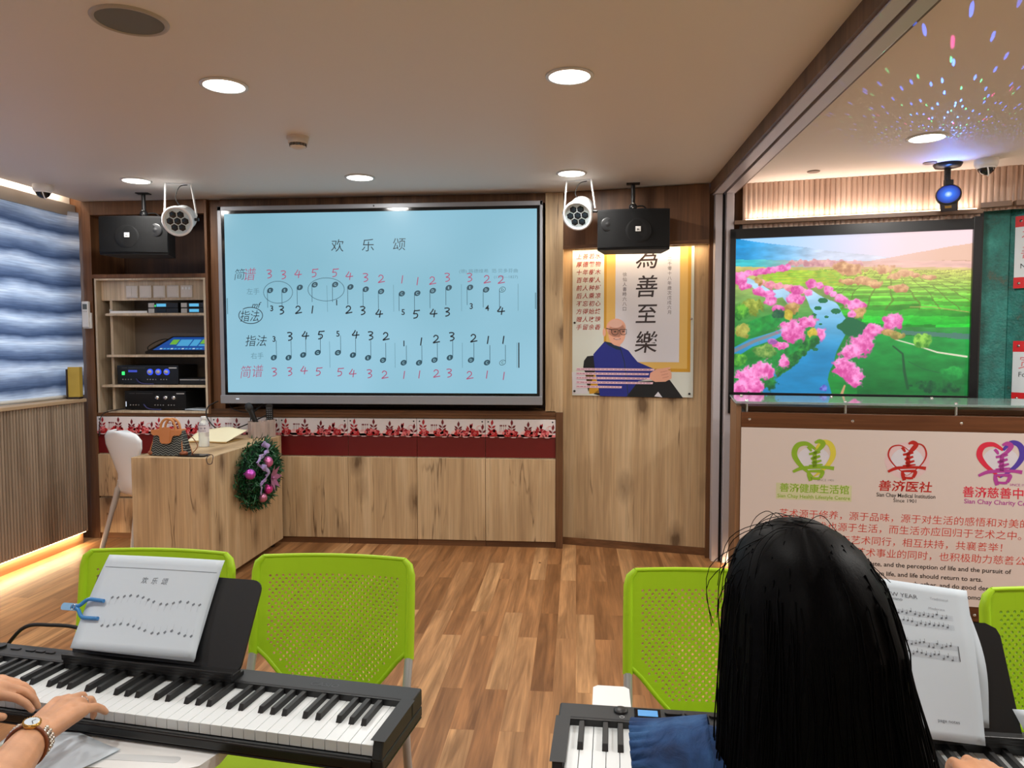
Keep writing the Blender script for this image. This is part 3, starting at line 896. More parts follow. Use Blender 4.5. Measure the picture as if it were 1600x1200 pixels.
for k in range(4):
    b = MB(); b.cyl((0, 0, 0), (0, -0.003, 0), 0.004, n=8); b.build('button', GREYPL, t, loc=(0.07 + k * 0.012, 0, 0.038))
b = MB(); b.box(-0.1, 0.11, 0.02, 0.18, 0, 0.004); b.build('foot', RUBBER, t)
t = thing('paper_sheet', 'loose white papers lying on the lowest rack shelf', 'paper', (-2.885, Y0 + 0.06, 0.995))
b = MB()
for k, a in enumerate((0, 12, -9)): b.prism(rrect(-0.085, 0.085, -0.05, 0.1, 0.002, 1), 0.0006 + k * 0.003, 0.0012 + k * 0.003, Matrix.Rotation(R(a), 4, 'Z') @ Matrix.Rotation(R(3), 4, 'Y'))
b.build('sheet', PAPER, t)

# air conditioner remote in its holder on the left upright
t = thing('remote_holder', 'white air conditioner remote in a holder on the walnut upright', 'remote', (-3.712, Y0, 1.62))
b = MB(); b.box(-0.034, 0.034, -0.018, 0, 0.0, 0.12); b.build('holder', WHITE, t, bevel=0.004)
b = MB(); b.box(-0.03, 0.024, -0.032, -0.006, 0.008, 0.205); rm = b.build('remote', WHITE, t, bevel=0.005)
b = MB(); b.box(-0.02, 0.014, -0.0335, -0.032, 0.145, 0.185); b.build('display', mat('grey lcd', (96, 104, 104), 0.3), rm)
for k in range(3):
    b = MB(); b.cyl((-0.015 + k * 0.012, -0.032, 0.128), (-0.015 + k * 0.012, -0.034, 0.128), 0.004, n=8); b.build('button', GREYPL, rm)

t = thing('book_box', 'small yellow covered book standing on the sill beside the blind', 'book', (-3.70, 5.135, 1.1125))
b = MB(); b.box(-0.035, 0.045, -0.025, 0.025, 0, 0.22); b.build('pages', mat('aged yellow cover', (176, 150, 62), 0.6, var=0.25, bscale=60), t, rot=(0, 0, R(12)))
b = MB(); b.box(-0.045, -0.035, -0.035, 0.027, -0.0145, 0.205); b.box(-0.045, 0.045, -0.035, 0.03, -0.0145, -0.001); b.build('stand', mat('dark book stand', (40, 28, 22), 0.5), t, rot=(0, 0, R(12)))

# ------------------------------------------------------------------ the big interactive display with the music lesson
YD = 5.245
DX, DZ = -1.434, 1.783
t = thing('interactive_display', 'large interactive whiteboard display showing a numbered piano score', 'display', (DX, YD, DZ))
HW, HH = 1.192, 0.722
b = MB()
b.box(-HW, HW, 0.004, 0.09, -HH, HH)
b.build('housing', mat('display back', (60, 60, 62), 0.5), t, bevel=0.006)
b = MB()
b.box(-HW, -HW + 0.03, -0.006, 0.006, -HH, HH); b.box(HW - 0.02, HW, -0.006, 0.006, -HH, HH)
b.box(-HW, HW, -0.006, 0.006, HH - 0.032, HH); b.box(-HW, HW, -0.02, 0.006, -HH, -HH + 0.062)
bz = b.build('bezel', ALUD, t, bevel=0.003); bz['label'] = 'grey metal bezel'
b = MB(); b.cyl((0, 0, 0), (0, -0.003, 0), 0.006, n=10); b.build('camera_hole', BLACK, bz, loc=(-0.02, -0.006, HH - 0.016))
b = MB(); b.box(-0.012, 0.012, -0.002, 0, -0.004, 0.004); b.build('power_light', WLED, bz, loc=(-1.06, -0.02, -HH + 0.035))
b = MB(); b.box(-HW + 0.03, HW - 0.02, -0.002, 0.006, -HH + 0.062, HH - 0.032); b.build('black_border', BLACKG, t)
sx0, sx1, sz0, sz1 = -HW + 0.052, HW - 0.04, -HH + 0.082, HH - 0.055
dm, dt, db, N, L = nt('lit whiteboard')
tc = N.new('ShaderNodeTexCoord'); n1 = N.new('ShaderNodeTexNoise'); n1.inputs['Scale'].default_value = 0.9; n1.inputs['Detail'].default_value = 1
L.new(tc.outputs['Object'], n1.inputs['Vector'])
rr = ramp(N, [(0.35, S((132, 188, 208))), (0.65, S((152, 204, 226)))]); L.new(n1.outputs['Fac'], rr.inputs[0])
L.new(rr.outputs[0], db.inputs['Emission Color']); db.inputs['Emission Strength'].default_value = 0.93
db.inputs['Base Color'].default_value = (0.03, 0.03, 0.03, 1); db.inputs['Roughness'].default_value = 0.3; db.inputs['Specular IOR Level'].default_value = 0.12
b = MB(); b.box(sx0, sx1, -0.0028, 0, sz0, sz1); scr = b.build('screen', dm, t)
# writing: measured on the slide in its own units
K0x, K1x, K0y, K1y = 348.8, 845.5, 326.0, 617.0     # slide units of the screen edges
def su(x): return sx0 + (x - K0x) / (K1x - K0x) * (sx1 - sx0)
def sv(y): return sz1 - (y - K0y) / (K1y - K0y) * (sz1 - sz0)
F = Flat((0, -0.0028, 0), (1, 0, 0), (0, 0, 1), lift=0.0003)
U = (sx1 - sx0) / (K1x - K0x)
def A1(x, y): return 340 + x / 3.871, 310 + y / 3.871
def A2(x, y): return 600 + x / 3.871, 310 + y / 3.871
def hand(ch, x, y, h, mi, rot=0.0):
    """hand-drawn digits as pen strokes"""
    st = {'1': [[(0.1, 1), (-0.05, 0)]],
          '2': [[(-0.3, 0.75), (-0.1, 0.98), (0.2, 0.9), (0.25, 0.62), (-0.05, 0.3), (-0.35, 0.05), (0.05, 0.12), (0.5, 0.2)]],
          '3': [[(-0.3, 0.95), (0.05, 1.0), (0.3, 0.88), (0.2, 0.68), (-0.12, 0.52), (0.2, 0.45), (0.32, 0.25), (0.1, 0.05), (-0.2, -0.02)]],
          '4': [[(0.0, 1.0), (-0.2, 0.65), (-0.42, 0.38), (0.0, 0.36), (0.5, 0.42)], [(0.2, 0.85), (0.12, 0.4), (0.05, -0.05)]],
          '5': [[(-0.15, 0.95), (-0.2, 0.7), (-0.25, 0.55), (0.1, 0.58), (0.25, 0.38), (0.1, 0.1), (-0.3, 0.0)], [(-0.2, 0.95), (0.2, 0.95), (0.55, 1.0)]]}[ch]
    for s_ in st:
        p = smooth_path([(su(x) + a * h * U, sv(y) + (c - 0.5) * h * U) for a, c in s_], 4)
        F.line(p, 0.0085 if mi == 0 else 0.0065, mi, 2)
def note(x, y, let, hollow, up):
    u, v = su(x), sv(y)
    F.disc(u, v, 0.0245, 0.019, 2, 0, 18, R(28))
    if hollow: F.disc(u, v, 0.021, 0.0155, 3, 1, 18, R(28))
    F.text(let, u, v, 0.026, 2 if hollow else 3, 2, bold=0.015)
    L_ = 105 / 3.871 * U
    if up: F.line([(u + 0.021, v), (u + 0.021, v + L_)], 0.0035, 2, 0)
    else: F.line([(u - 0.021, v), (u - 0.021, v - L_)], 0.0035, 2, 0)
T1_ = 'EEFGGFEDCCDEEDD'
tops = [A1(*p) for p in ((317, 543), (409, 543), (505, 526), (599, 510), (727, 510), (822, 526), (917, 541), (1012, 555))] + \
       [A2(*p) for p in ((133, 570), (228, 568), (323, 553), (420, 536), (549, 535), (646, 550), (744, 550))]
for i, (p, l) in enumerate(zip(tops, T1_)): note(p[0], p[1], l, i == 14, False)
B1_ = 'EEFGGFEDCCDEDCC'
bots = [A1(*p) for p in ((332, 967), (426, 967), (519, 950), (611, 935), (738, 936), (832, 951), (926, 968), (1019, 983))] + \
       [A2(*p) for p in ((140, 999), (235, 999), (330, 982), (424, 967), (553, 982), (650, 998), (744, 998))]
for i, (p, l) in enumerate(zip(bots, B1_)): note(p[0], p[1], l, i == 14, True)
rows = [
    (1, [A1(*p) for p in ((312, 440), (402, 446), (495, 440), (597, 437), (725, 437), (815, 455), (915, 468), (1012, 478))] + [A2(*p) for p in ((135, 482), (229, 494), (320, 492), (410, 472), (545, 474), (650, 487), (735, 490))], '334554321123322'),
    (1, [A1(*p) for p in ((332, 1058), (430, 1055), (522, 1045), (613, 1055), (748, 1058), (828, 1063), (932, 1068), (1027, 1075))] + [A2(*p) for p in ((141, 1075), (235, 1072), (340, 1067), (418, 1063), (543, 1077), (648, 1072), (750, 1080))], '334554321123211'),
    (0, [A1(*p) for p in ((385, 667), (492, 667), (581, 665), (808, 668), (895, 673), (998, 690))] + [A2(*p) for p in ((217, 698), (326, 690), (408, 685), (735, 677))], '3212345434'[:0] + '3212345434'),
    (0, [A1(*p) for p in ((435, 833), (535, 825), (630, 825), (850, 820), (942, 830), (1037, 835))] + [A2(*p) for p in ((248, 867), (340, 853), (435, 837), (568, 848), (655, 858), (748, 858))], '345432123211'),
]
rows[2] = (0, rows[2][1], '3' + '2' + '1' + '2' + '3' + '4' + '5' + '4' + '3' + '4')
for mi, ps, ds in rows:
    for (x, y), d in zip(ps, ds): hand(d, x, y, 12.5, mi)
for x, y, d in [A1(325, 654) + ('3',), A1(735, 620) + ('1',), A2(140, 682) + ('5',), A2(556, 648) + ('3',), A2(652, 660) + ('4',), A1(336, 847) + ('3',), A1(740, 815) + ('5',), A2(143, 877) + ('1',)]:
    F.text(d, su(x), sv(y), 0.058, 0, 1, bold=0.016)
for (x0, y0), (x1, y1), w in ((A1(675, 515), A1(677, 680), .003), (A2(82, 515), A2(82, 680), .003), (A2(497, 515), A2(497, 680), .003), (A2(838, 515), A2(838, 680), .003),
                              (A1(686, 865), A1(687, 1030), .003), (A2(87, 875), A2(87, 1030), .003), (A2(500, 875), A2(500, 1030), .003), (A2(831, 875), A2(831, 1030), .003), (A2(842, 875), A2(842, 1030), .008)):
    F.line([(su(x0), sv(y0)), (su(x1), sv(y1))], w, 4 if w < .005 else 0, 0)
for ch, (x, y) in (('欢', A1(745, 268)), ('乐', A1(935, 268)), ('颂', A2(120, 265))):
    F.text(ch, su(x), sv(y), 0.098, 0, 1, bold=-0.006, shear=0.06)
F.text('(德) 路德维希  范·贝多芬曲', *(lambda p: (su(p[0]), sv(p[1])))(A2(660, 435)), 0.03, 4, 1, width=0.42)
F.text('(1770—1827)', *(lambda p: (su(p[0]), sv(p[1])))(A2(765, 472)), 0.026, 4, 1, width=0.17)
def cj(tx, pos, size, mi, **k): F.text(tx, su(pos[0]), sv(pos[1]), size, mi, 2, **k)
cj('简', A1(125, 440), 0.088, 0, shear=0.25, bold=-0.012, rot=R(4)); cj('谱', A1(190, 440), 0.1, 1, shear=0.25, bold=-0.008, rot=R(4))
cj('左手', A1(208, 548), 0.05, 4, bold=0.0)
cj('mf', A1(230, 632), 0.06, 0, shear=0.35)
cj('指法', A1(185, 703), 0.088, 0, shear=0.2, bold=-0.004, sx=0.85)
cj('指法', A1(222, 860), 0.088, 0, shear=0.2, bold=-0.004, sx=0.95)
cj('右手', A1(226, 955), 0.05, 4, bold=0.0)
cj('简谱', A1(190, 1055), 0.1, 1, shear=0.25, bold=-0.008, rot=R(4), sx=0.9)
e = lambda c, rx, ry, w, mi, **k: F.ring(su(c[0]), sv(c[1]), rx / 3.871 * U, ry / 3.871 * U, w, mi, 1, **k)
e(A1(367, 555), 92, 67, .0035, 2); e(A1(670, 540), 114, 70, .0035, 2)
e(A1(190, 700), 76, 50, .0055, 0, a0=-215, a1=130)
F.rect(su(K0x + 1), sv(A1(0, 690)[1]), su(K0x + 3), sv(A1(0, 590)[1]), 4, 1); F.rect(su(K1x - 3), sv(A1(0, 670)[1]), su(K1x - 1), sv(A1(0, 570)[1]), 4, 1)
F.build('lesson_writing', [emit('pen black', (22, 36, 46), 0.5), emit('pen red', (178, 74, 112), 0.9), emit('note grey', (44, 84, 100), 0.8), emit('note letter', (150, 204, 222), 0.9), emit('faint print', (104, 150, 168), 0.9)], scr)

# ------------------------------------------------------------------ slanted oak panel, bulkhead above it, poster on it
P0 = Vector((-0.098, 5.455, 0)); P1 = Vector((0.925, 5.234, 0))
dP = (P1 - P0).normalized(); nP = Vector((dP.y, -dP.x, 0)); LP_ = (P1 - P0).length
def on_panel(u, d, z): return P0 + dP * u + nP * d + Vector((0, 0, z))
def panel_box(mb, u0, u1, d0, d1, z0, z1):
    mb.prism([tuple(on_panel(u, d, 0)[:2]) for u, d in ((u0, d0), (u1, d0), (u1, d1), (u0, d1))][::-1], z0, z1)
b = MB(); panel_box(b, 0, LP_ - 0.012, -0.03, 0, 0.0, 2.56); struct('wall_panel', b, OAK)
b = MB(); panel_box(b, 0.0, LP_ - 0.012, 0.0, 0.006, 0.0, 0.055); struct('baseboard_panel', b, WALNUTX)
b = MB(); panel_box(b, LP_ - 0.012, LP_, -0.03, 0.004, 0.0, 2.2); struct('trim_11', b, WALNUT)
b = MB(); panel_box(b, 0.0, LP_ - 0.01, 0.0, 0.118, 2.192, 2.575); struct('wall_bulkhead', b, WALNUT)
b = MB(); panel_box(b, 0.0, LP_ - 0.01, 0.100, 0.122, 2.175, 2.20); struct('trim_12', b, WALNUTX)
angP = math.atan2(dP.y, dP.x)
t = thing('led_strip', 'warm LED strip under the bulkhead washing the poster with light', 'light strip', on_panel(LP_ / 2, 0.07, 2.19), angP)
b = MB(); b.box(-0.49, 0.49, -0.005, 0.005, -0.004, 0.0); b.build('diffuser', emit('poster led', (255, 224, 180), 6), t)
area('poster wash', (0, 0, -0.008), (0, 0, 0), 0.98, 0.03, 3.6, (1, 0.76, 0.5), parent=t)

t = thing('poster', 'acrylic calligraphy poster with a seated man in a blue jacket on the oak panel', 'poster', on_panel(0.07, 0.0, 1.118), angP)
PW, PH = 0.866, 1.058
b = MB(); b.box(0, PW, -0.012, -0.004, 0, PH); bd = b.build('acrylic_board', mat('printed poster ground', (206, 212, 204), 0.12, spec=0.6), t, bevel=0.001, seg=1)
F = Flat((0, -0.012, 0), (1, 0, 0), (0, 0, 1), lift=0.0003)
px = lambda x: (x - 897) / 189.5 * PW
pz = lambda y: (619 - y) / 230.0 * PH
G = lambda pts, mi, k=0: F.poly([(px(x), pz(y)) for x, y in pts], mi, k)
Z = lambda x, y: (890 + x / 7.619, 490 + y / 7.619)     # close-up units of the lower half
G([(948, 389), (1082, 389), (1082, 580), (948, 580)], 0)
G([(952, 389), (1077, 389), (1077, 575), (952, 575)], 1, 1)
G([(966, 389), (1065, 389), (1065, 565), (966, 565)], 2, 2)
txt = ['上善若水', '厚德載物', '十年樹木', '百年樹人', '前人种树', '后人乘凉', '不忘初心', '方得始終', '贈人玫瑰', '手留余香']
for i, row in enumerate(txt):
    for j, ch in enumerate(row):
        F.text(ch, px(908 + j * 10.1), pz(399 + i * 12.35), 0.042, 3, 1, bold=0.012, shear=0.18)
for ch, y, s_ in (('為', 404, 0.165), ('善', 448, 0.165), ('至', 490, 0.155), ('樂', 534, 0.165)):
    F.text(ch, px(1015), pz(y), s_, 4, 3, bold=0.007, shear=0.12)
for i, ch in enumerate('二千零十八年歲次戊戌六月'): F.text(ch, px(1049.5), pz(407 + i * 7.4), 0.03, 5, 3)
for i, ch in enumerate('徐仙人書時六八口'): F.text(ch, px(980.5), pz(429 + i * 7.6), 0.032, 5, 3)
# the seated man of the portrait
G([Z(255, 935), Z(215, 700), Z(190, 640), Z(200, 560), Z(240, 505), Z(330, 495), Z(340, 680)], 6, 3)
G([Z(50, 700), Z(210, 700), Z(250, 960), Z(60, 965)], 2, 2)
G([Z(215, 715), Z(330, 700), Z(400, 945), Z(270, 960)], 0, 3)
G([Z(320, 960), Z(420, 870), Z(900, 800), Z(1230, 780), Z(1385, 990), Z(420, 985)], 6, 3)
G([Z(315, 480), Z(450, 330), Z(520, 340), Z(640, 385), Z(740, 435), Z(790, 500), Z(850, 570), Z(1040, 650), Z(1090, 690), Z(1010, 700), Z(995, 770), Z(860, 800), Z(720, 985), Z(400, 985), Z(340, 700)], 7, 4)
G([Z(450, 325), Z(540, 345), Z(640, 400), Z(655, 430), Z(600, 425), Z(500, 375)], 8, 5)
F.line([(px(a), pz(c)) for a, c in (Z(640, 400), Z(690, 560), Z(720, 780), Z(740, 980))], 0.006, 8, 5)
G([Z(520, 250), Z(650, 250), Z(640, 390), Z(570, 372), Z(520, 335)], 9, 5)
F.disc(px(Z(590, 0)[0]), pz(Z(0, 165)[1]), 0.070, 0.066, 9, 6, 28); F.disc(px(Z(600, 0)[0]), pz(Z(0, 235)[1]), 0.062, 0.085, 9, 6, 28)
F.disc(px(Z(448, 0)[0]), pz(Z(0, 218)[1]), 0.012, 0.03, 9, 6, 12)
F.disc(px(Z(585, 0)[0]), pz(Z(0, 118)[1]), 0.048, 0.03, 14, 7, 20)
for x in (578, 678):
    F.line([(px(Z(x + a, 0)[0]), pz(Z(0, 215 + c)[1])) for a, c in ((-42, -30), (38, -30), (36, 20), (10, 34), (-20, 32), (-40, 10), (-42, -30))], 0.0042, 6, 8)
    F.disc(px(Z(x, 0)[0]), pz(Z(0, 210)[1]), 0.010, 0.004, 6, 8, 10)
F.line([(px(Z(470, 0)[0]), pz(Z(0, 170)[1])), (px(Z(540, 0)[0]), pz(Z(0, 188)[1]))], 0.005, 6, 8)
F.line([(px(Z(616, 0)[0]), pz(Z(0, 200)[1])), (px(Z(640, 0)[0]), pz(Z(0, 200)[1]))], 0.004, 6, 8)
F.line([(px(a), pz(c)) for a, c in (Z(560, 292), Z(600, 306), Z(645, 294))], 0.006, 10, 8)
F.line([(px(a), pz(c)) for a, c in (Z(575, 296), Z(602, 302), Z(635, 297))], 0.003, 2, 9)
F.line([(px(a), pz(c)) for a, c in (Z(632, 235), Z(640, 268), Z(615, 272))], 0.003, 10, 8)
G([Z(1000, 700), Z(1080, 650), Z(1190, 640), Z(1250, 700), Z(1250, 760), Z(1180, 800), Z(1060, 805), Z(990, 770)], 9, 6)
for k in range(4): F.line([(px(a), pz(c)) for a, c in (Z(1110 + k * 12, 665 + k * 36), Z(1170 + k * 15, 650 + k * 34), Z(1235 + k * 4, 640 + k * 36))], 0.014, 9, 7)
for k in range(3): F.line([(px(a), pz(c)) for a, c in (Z(1120 + k * 12, 690 + k * 34), Z(1200 + k * 8, 672 + k * 34))], 0.002, 10, 8)
for k, x1 in enumerate((1050, 985, 1000, 1035, 665)):
    y = 660 + k * 53
    G([Z(108, y - 13), Z(x1, y - 10), Z(x1 - 5, y + 13), Z(108, y + 16)], 11, 9)
    rn = random.Random(k)
    x = 112
    while x < x1 - 40:                                                # a line of small unreadable printing
        w = rn.randint(18, 52)
        F.rect(px(Z(x, 0)[0]), pz(Z(0, y + 4)[1]), px(Z(min(x + w, x1 - 8), 0)[0]), pz(Z(0, y - 3)[1]), 12, 10); x += w + 10
G([Z(1050, 975), Z(1095, 920), Z(1145, 985)], 2, 7)
F.build('print', [mat('ochre border', (196, 148, 46), 0.3), mat('ochre silk', (214, 176, 96), 0.3), mat('scroll paper', (206, 206, 214), 0.3), mat('brick red ink', (160, 58, 48), 0.4), mat('brush ink', (44, 32, 34), 0.4), mat('thin brush ink', (88, 80, 84), 0.4),
    mat('portrait black', (26, 28, 34), 0.3), mat('portrait blue', (34, 44, 130), 0.3), mat('portrait dark green', (28, 46, 66), 0.3), mat('portrait skin', (222, 166, 142), 0.3), mat('portrait line', (150, 84, 76), 0.3), mat('caption strip', (226, 190, 204), 0.3), mat('caption print', (140, 96, 116), 0.4), PANELW, mat('portrait crown', (214, 172, 156), 0.3)], bd)
for x, y in ((901, 503), (1083, 499), (901, 612), (1081, 613)):
    b = MB(); b.lathe([(0.008, 0), (0.008, 0.006), (0.005, 0.009), (0, 0.009)], (0, 0, 0), 14, (0, -1, 0)); b.build('fixing_screw', CHROME if x > 1000 and y < 550 else BLACK, t, loc=(px(x), -0.012, pz(y)))

# ------------------------------------------------------------------ landscape video wall in the side room
def paint_landscape(W=372, H=250):
    rng = np.random.default_rng(5)
    u = (np.arange(W) + .5) / W; v = (np.arange(H) + .5) / H
    Ug, Vg = np.meshgrid(u, v)
    X = 108 + Ug * 1228
    top = 112 - (X - 108) * 57 / 1230; bot = 907 + (X - 108) * 10 / 1220
    Y = top + Vg * (bot - top)
    def nz(sx, sy, oct=4, seed=0):
        r = np.random.default_rng(seed); out = np.zeros((H, W)); amp = 1; tot = 0
        for o in range(oct):
            gx, gy = max(2, int(W / sx) + 2), max(2, int(H / sy) + 2)
            g = r.random((gy, gx))
            xi = np.linspace(0, gx - 1.001, W); yi = np.linspace(0, gy - 1.001, H)
            x0 = xi.astype(int); y0 = yi.astype(int); fx = xi - x0; fy = (yi - y0)[:, None]
            fx = fx * fx * (3 - 2 * fx); fy = fy * fy * (3 - 2 * fy)
            a = g[y0][:, x0] * (1 - fx) + g[y0][:, x0 + 1] * fx
            c = g[y0 + 1][:, x0] * (1 - fx) + g[y0 + 1][:, x0 + 1] * fx
            out += amp * (a * (1 - fy) + c * fy); tot += amp; amp *= .55; sx /= 2; sy /= 2
        return out / tot
    C = np.zeros((H, W, 3))
    def put(mask, col, soft=None):
        m = mask.astype(float)[..., None] if soft is None else soft[..., None]
        C[:] = C * (1 - m) + np.array(col, float).reshape(1, 1, 3) * m if np.ndim(col) == 1 else C * (1 - m) + col * m
    lerp = lambda a, b_, t_: np.array(a) * (1 - t_[..., None]) + np.array(b_) * t_[..., None]
    tx = np.clip((X - 108) / 1228, 0, 1)
    # sky
    C[:] = lerp((150, 206, 255), (236, 226, 248), np.clip(tx * 1.3, 0, 1))
    # far hills left (blue) and right (pink)
    hill = 105 + 55 * np.clip((X - 105) / 500, 0, 2)
    put(Y > hill + 8 * nz(60, 60, 3, 1), lerp((30, 150, 215), (196, 214, 240), np.clip((X - 150) / 420, 0, 1)) * (0.85 + .3 * nz(20, 6, 3, 2))[..., None])
    put((Y > 240 - np.clip((X - 700) / 640, 0, 1) * 120 + 6 * nz(40, 40, 3, 3)) & (X > 600), lerp((226, 196, 206), (214, 176, 150), np.clip((X - 700) / 500, 0, 1)))
    put((Y > 228 - np.clip((X - 900) / 300, 0, 1) * 22 + 14 * nz(18, 18, 3, 4)) & (X > 1060), (176, 132, 104))
    put(Y > 212 + 10 * nz(40, 20, 3, 5), lerp((60, 190, 200), (222, 178, 168), np.clip((X - 200) / 350, 0, 1)) * (0.85 + .3 * nz(24, 4, 3, 6))[..., None])
    # plain with fields
    dep = np.clip((Y - 240) / 640, 0, 1)
    base = lerp((206, 186, 110), (20, 130, 50), np.clip(dep * 1.7, 0, 1))
    base = base * (0.78 + .44 * nz(30, 8, 4, 7))[..., None]
    put(Y > 248 + 8 * nz(50, 20, 2, 8), base)
    warp = nz(90, 60, 3, 9)
    pers = 1 / np.clip(Y - 190, 30, None)
    fu = (X - 900) * pers * 2.4 + warp * 2.2 + (Y - 300) * .002; fv = 900 * pers * 2.6 + warp * 1.5
    cell = np.floor(fu).astype(int) * 7 + np.floor(fv * 1.3).astype(int) * 13
    tone = ((cell * 2654435761) % 97) / 97.0
    right = (X > 560 + (Y - 250) * .55) & (Y > 262)
    fld = lerp((176, 196, 70), (24, 168, 40), np.clip((Y - 270) / 270, 0, 1)) * (0.78 + .45 * tone)[..., None] * (0.86 + .28 * nz(12, 5, 3, 10))[..., None]
    put(right & (Y < 560), fld)
    line = (np.abs(fu - np.round(fu)) < .05) | (np.abs(fv * 1.3 - np.round(fv * 1.3)) < .05)
    put(right & line & (Y < 470), (96, 110, 40), None if False else (right & line & (Y < 470)).astype(float) * .6)
    left = (X > 260) & (X < 700) & (Y > 268) & (Y < 350)
    put(left, lerp((190, 200, 60), (130, 190, 60), tone) * (0.85 + .3 * nz(10, 6, 2, 12))[..., None])
    # lower right meadow
    low = (Y > 600 + .05 * (X - 900)) & (X > 780)
    put(low, lerp((22, 150, 60), (8, 104, 44), np.clip((Y - 620) / 280, 0, 1)) * (0.82 + .36 * nz(26, 10, 4, 13))[..., None])
    put((np.abs(Y - (588 + (X - 1000) * .06)) < 9 + 8 * nz(20, 20, 2, 14)) & (X > 1000), (70, 120, 104))
    def curve(pts, w, col, a=1.0):
        d = np.full((H, W), 1e9); ww = np.zeros((H, W))
        for (x0, y0, w0), (x1, y1, w1) in zip(pts[:-1], pts[1:]):
            dx, dy = x1 - x0, y1 - y0; q = np.clip(((X - x0) * dx + (Y - y0) * dy) / (dx * dx + dy * dy), 0, 1)
            dd = np.hypot(X - x0 - q * dx, Y - y0 - q * dy) - (w0 + (w1 - w0) * q) * w
            d = np.minimum(d, dd)
        m = np.clip(.5 - d / 4, 0, 1) * a
        put(None, col, m)
    curve([(970, 625, 3), (1060, 650, 3), (1180, 690, 4), (1325, 712, 5)], 1, (226, 216, 190))
    curve([(960, 660, 3), (1010, 700, 4), (1020, 790, 6), (1040, 880, 6)], 1.2, (14, 80, 44))
    curve([(1040, 740, 2), (1120, 780, 2), (1210, 800, 2)], 1, (20, 96, 50))
    curve([(1040, 455, 2), (1150, 455, 2), (1330, 480, 2)], 1, (180, 170, 90))
    # river: sky-blue far, deep blue near
    wat = lerp((176, 214, 240), (24, 130, 184), np.clip((Y - 380) / 330, 0, 1)) * (0.9 + .2 * nz(30, 10, 3, 15))[..., None]
    curve([(180, 325, 14), (225, 350, 20), (300, 400, 24), (380, 385, 22), (420, 430, 24)], 1, wat)
    curve([(520, 395, 26), (560, 440, 44), (620, 490, 66), (640, 560, 84), (600, 650, 80), (560, 720, 100), (500, 800, 130), (470, 900, 200)], 1, wat)
    curve([(110, 700, 26), (200, 650, 22), (330, 610, 20), (420, 570, 14), (520, 540, 14)], 1, wat)
    curve([(110, 690, 10), (220, 640, 8), (360, 590, 8)], 1, (150, 120, 110), .7)
    gr = lambda s_: lerp((18, 120, 56), (40, 160, 60), nz(14, 12, 3, s_)) * (0.75 + .5 * nz(8, 8, 3, s_ + 1))[..., None]
    curve([(130, 600, 30), (240, 560, 40), (360, 520, 34), (440, 490, 16)], 1, gr(20))
    curve([(240, 800, 40), (330, 740, 50), (420, 680, 44), (500, 640, 30), (545, 610, 14)], 1, gr(22))
    curve([(680, 560, 14), (740, 560, 50), (800, 575, 36)], 1, (10, 100, 60))
    for x, y, r_ in ((590, 425, 26), (565, 465, 20), (660, 480, 26), (610, 510, 12), (545, 500, 14), (555, 680, 16), (580, 548, 9)): put(((X - x) / r_) ** 2 + ((Y - y) / (r_ * .55)) ** 2 < 1, (14, 110, 66))
    tn = nz(7, 7, 4, 31); tn2 = nz(16, 14, 3, 33)
    def blob(x, y, rx, ry, col, hi):
        d = np.hypot((X - x) / rx, (Y - y) / ry) + (tn - .5) * .9 + (tn2 - .5) * .5
        m = np.clip((1 - d) * 5, 0, 1)
        lit = np.clip(.5 + (tn - .5) * 2.2 - (Y - y) / ry * .35, 0, 1)
        put(None, lerp(col, hi, lit), m)
    pk, ph = (206, 70, 150), (255, 160, 220)
    og, oh = (150, 120, 60), (214, 170, 110)
    gg, gh = (30, 110, 40), (110, 190, 60)
    for k in range(16): blob(420 + k * 24, 232 + 6 * math.sin(k * 2.1), 20, 16, (190, 130, 140), (230, 180, 180))
    for x, y, rx in ((730, 265, 80), (690, 250, 60), (900, 262, 60), (960, 300, 40), (1010, 280, 50), (800, 320, 60), (720, 325, 40), (850, 335, 50), (1125, 300, 40), (990, 360, 55), (950, 355, 30), (1060, 290, 30)): blob(x, y, rx, rx * .45, (176, 120, 80), (232, 186, 130))
    for k in range(12): blob(120 + k * 25, 300 - k * 4, 26, 18, pk, ph)
    blob(140, 320, 34, 34, pk, ph); blob(160, 355, 36, 22, pk, ph)
    for x, y in ((250, 330), (300, 345), (350, 352), (400, 358), (440, 365), (480, 375)): blob(x, y, 30, 20, (220, 120, 150), (250, 180, 190))
    blob(240, 325, 26, 22, og, oh)
    for x, y, r_ in ((530, 340, 34), (570, 345, 26), (620, 370, 30), (645, 390, 26), (680, 410, 34), (700, 420, 30)): blob(x, y, r_, r_ * .8, pk, ph)
    blob(760, 450, 54, 40, pk, ph); blob(780, 490, 46, 34, og, oh); blob(745, 495, 30, 24, pk, ph)
    for x, y, rx, ry in ((240, 378, 34, 20), (290, 395, 44, 22), (305, 430, 40, 30), (445, 420, 58, 34), (460, 370, 40, 24), (510, 385, 30, 22)): blob(x, y, rx, ry, pk, ph)
    blob(430, 465, 48, 34, og, oh); blob(405, 505, 26, 30, (170, 150, 40), (220, 200, 80)); blob(345, 470, 36, 22, pk, ph); blob(350, 500, 36, 26, (20, 80, 60), (60, 120, 70))
    blob(205, 460, 66, 42, (110, 130, 40), (180, 190, 80)); blob(140, 490, 50, 44, gg, gh); blob(150, 585, 50, 44, (130, 130, 50), (190, 190, 90))
    blob(430, 590, 78, 66, pk, ph); blob(515, 540, 56, 34, pk, ph); blob(585, 600, 34, 38, pk, ph); blob(535, 595, 30, 34, (160, 150, 40), (220, 190, 70))
    blob(280, 690, 70, 46, (60, 120, 50), (150, 180, 90)); blob(370, 660, 50, 24, pk, ph); blob(320, 640, 30, 16, (150, 80, 160), (210, 140, 200))
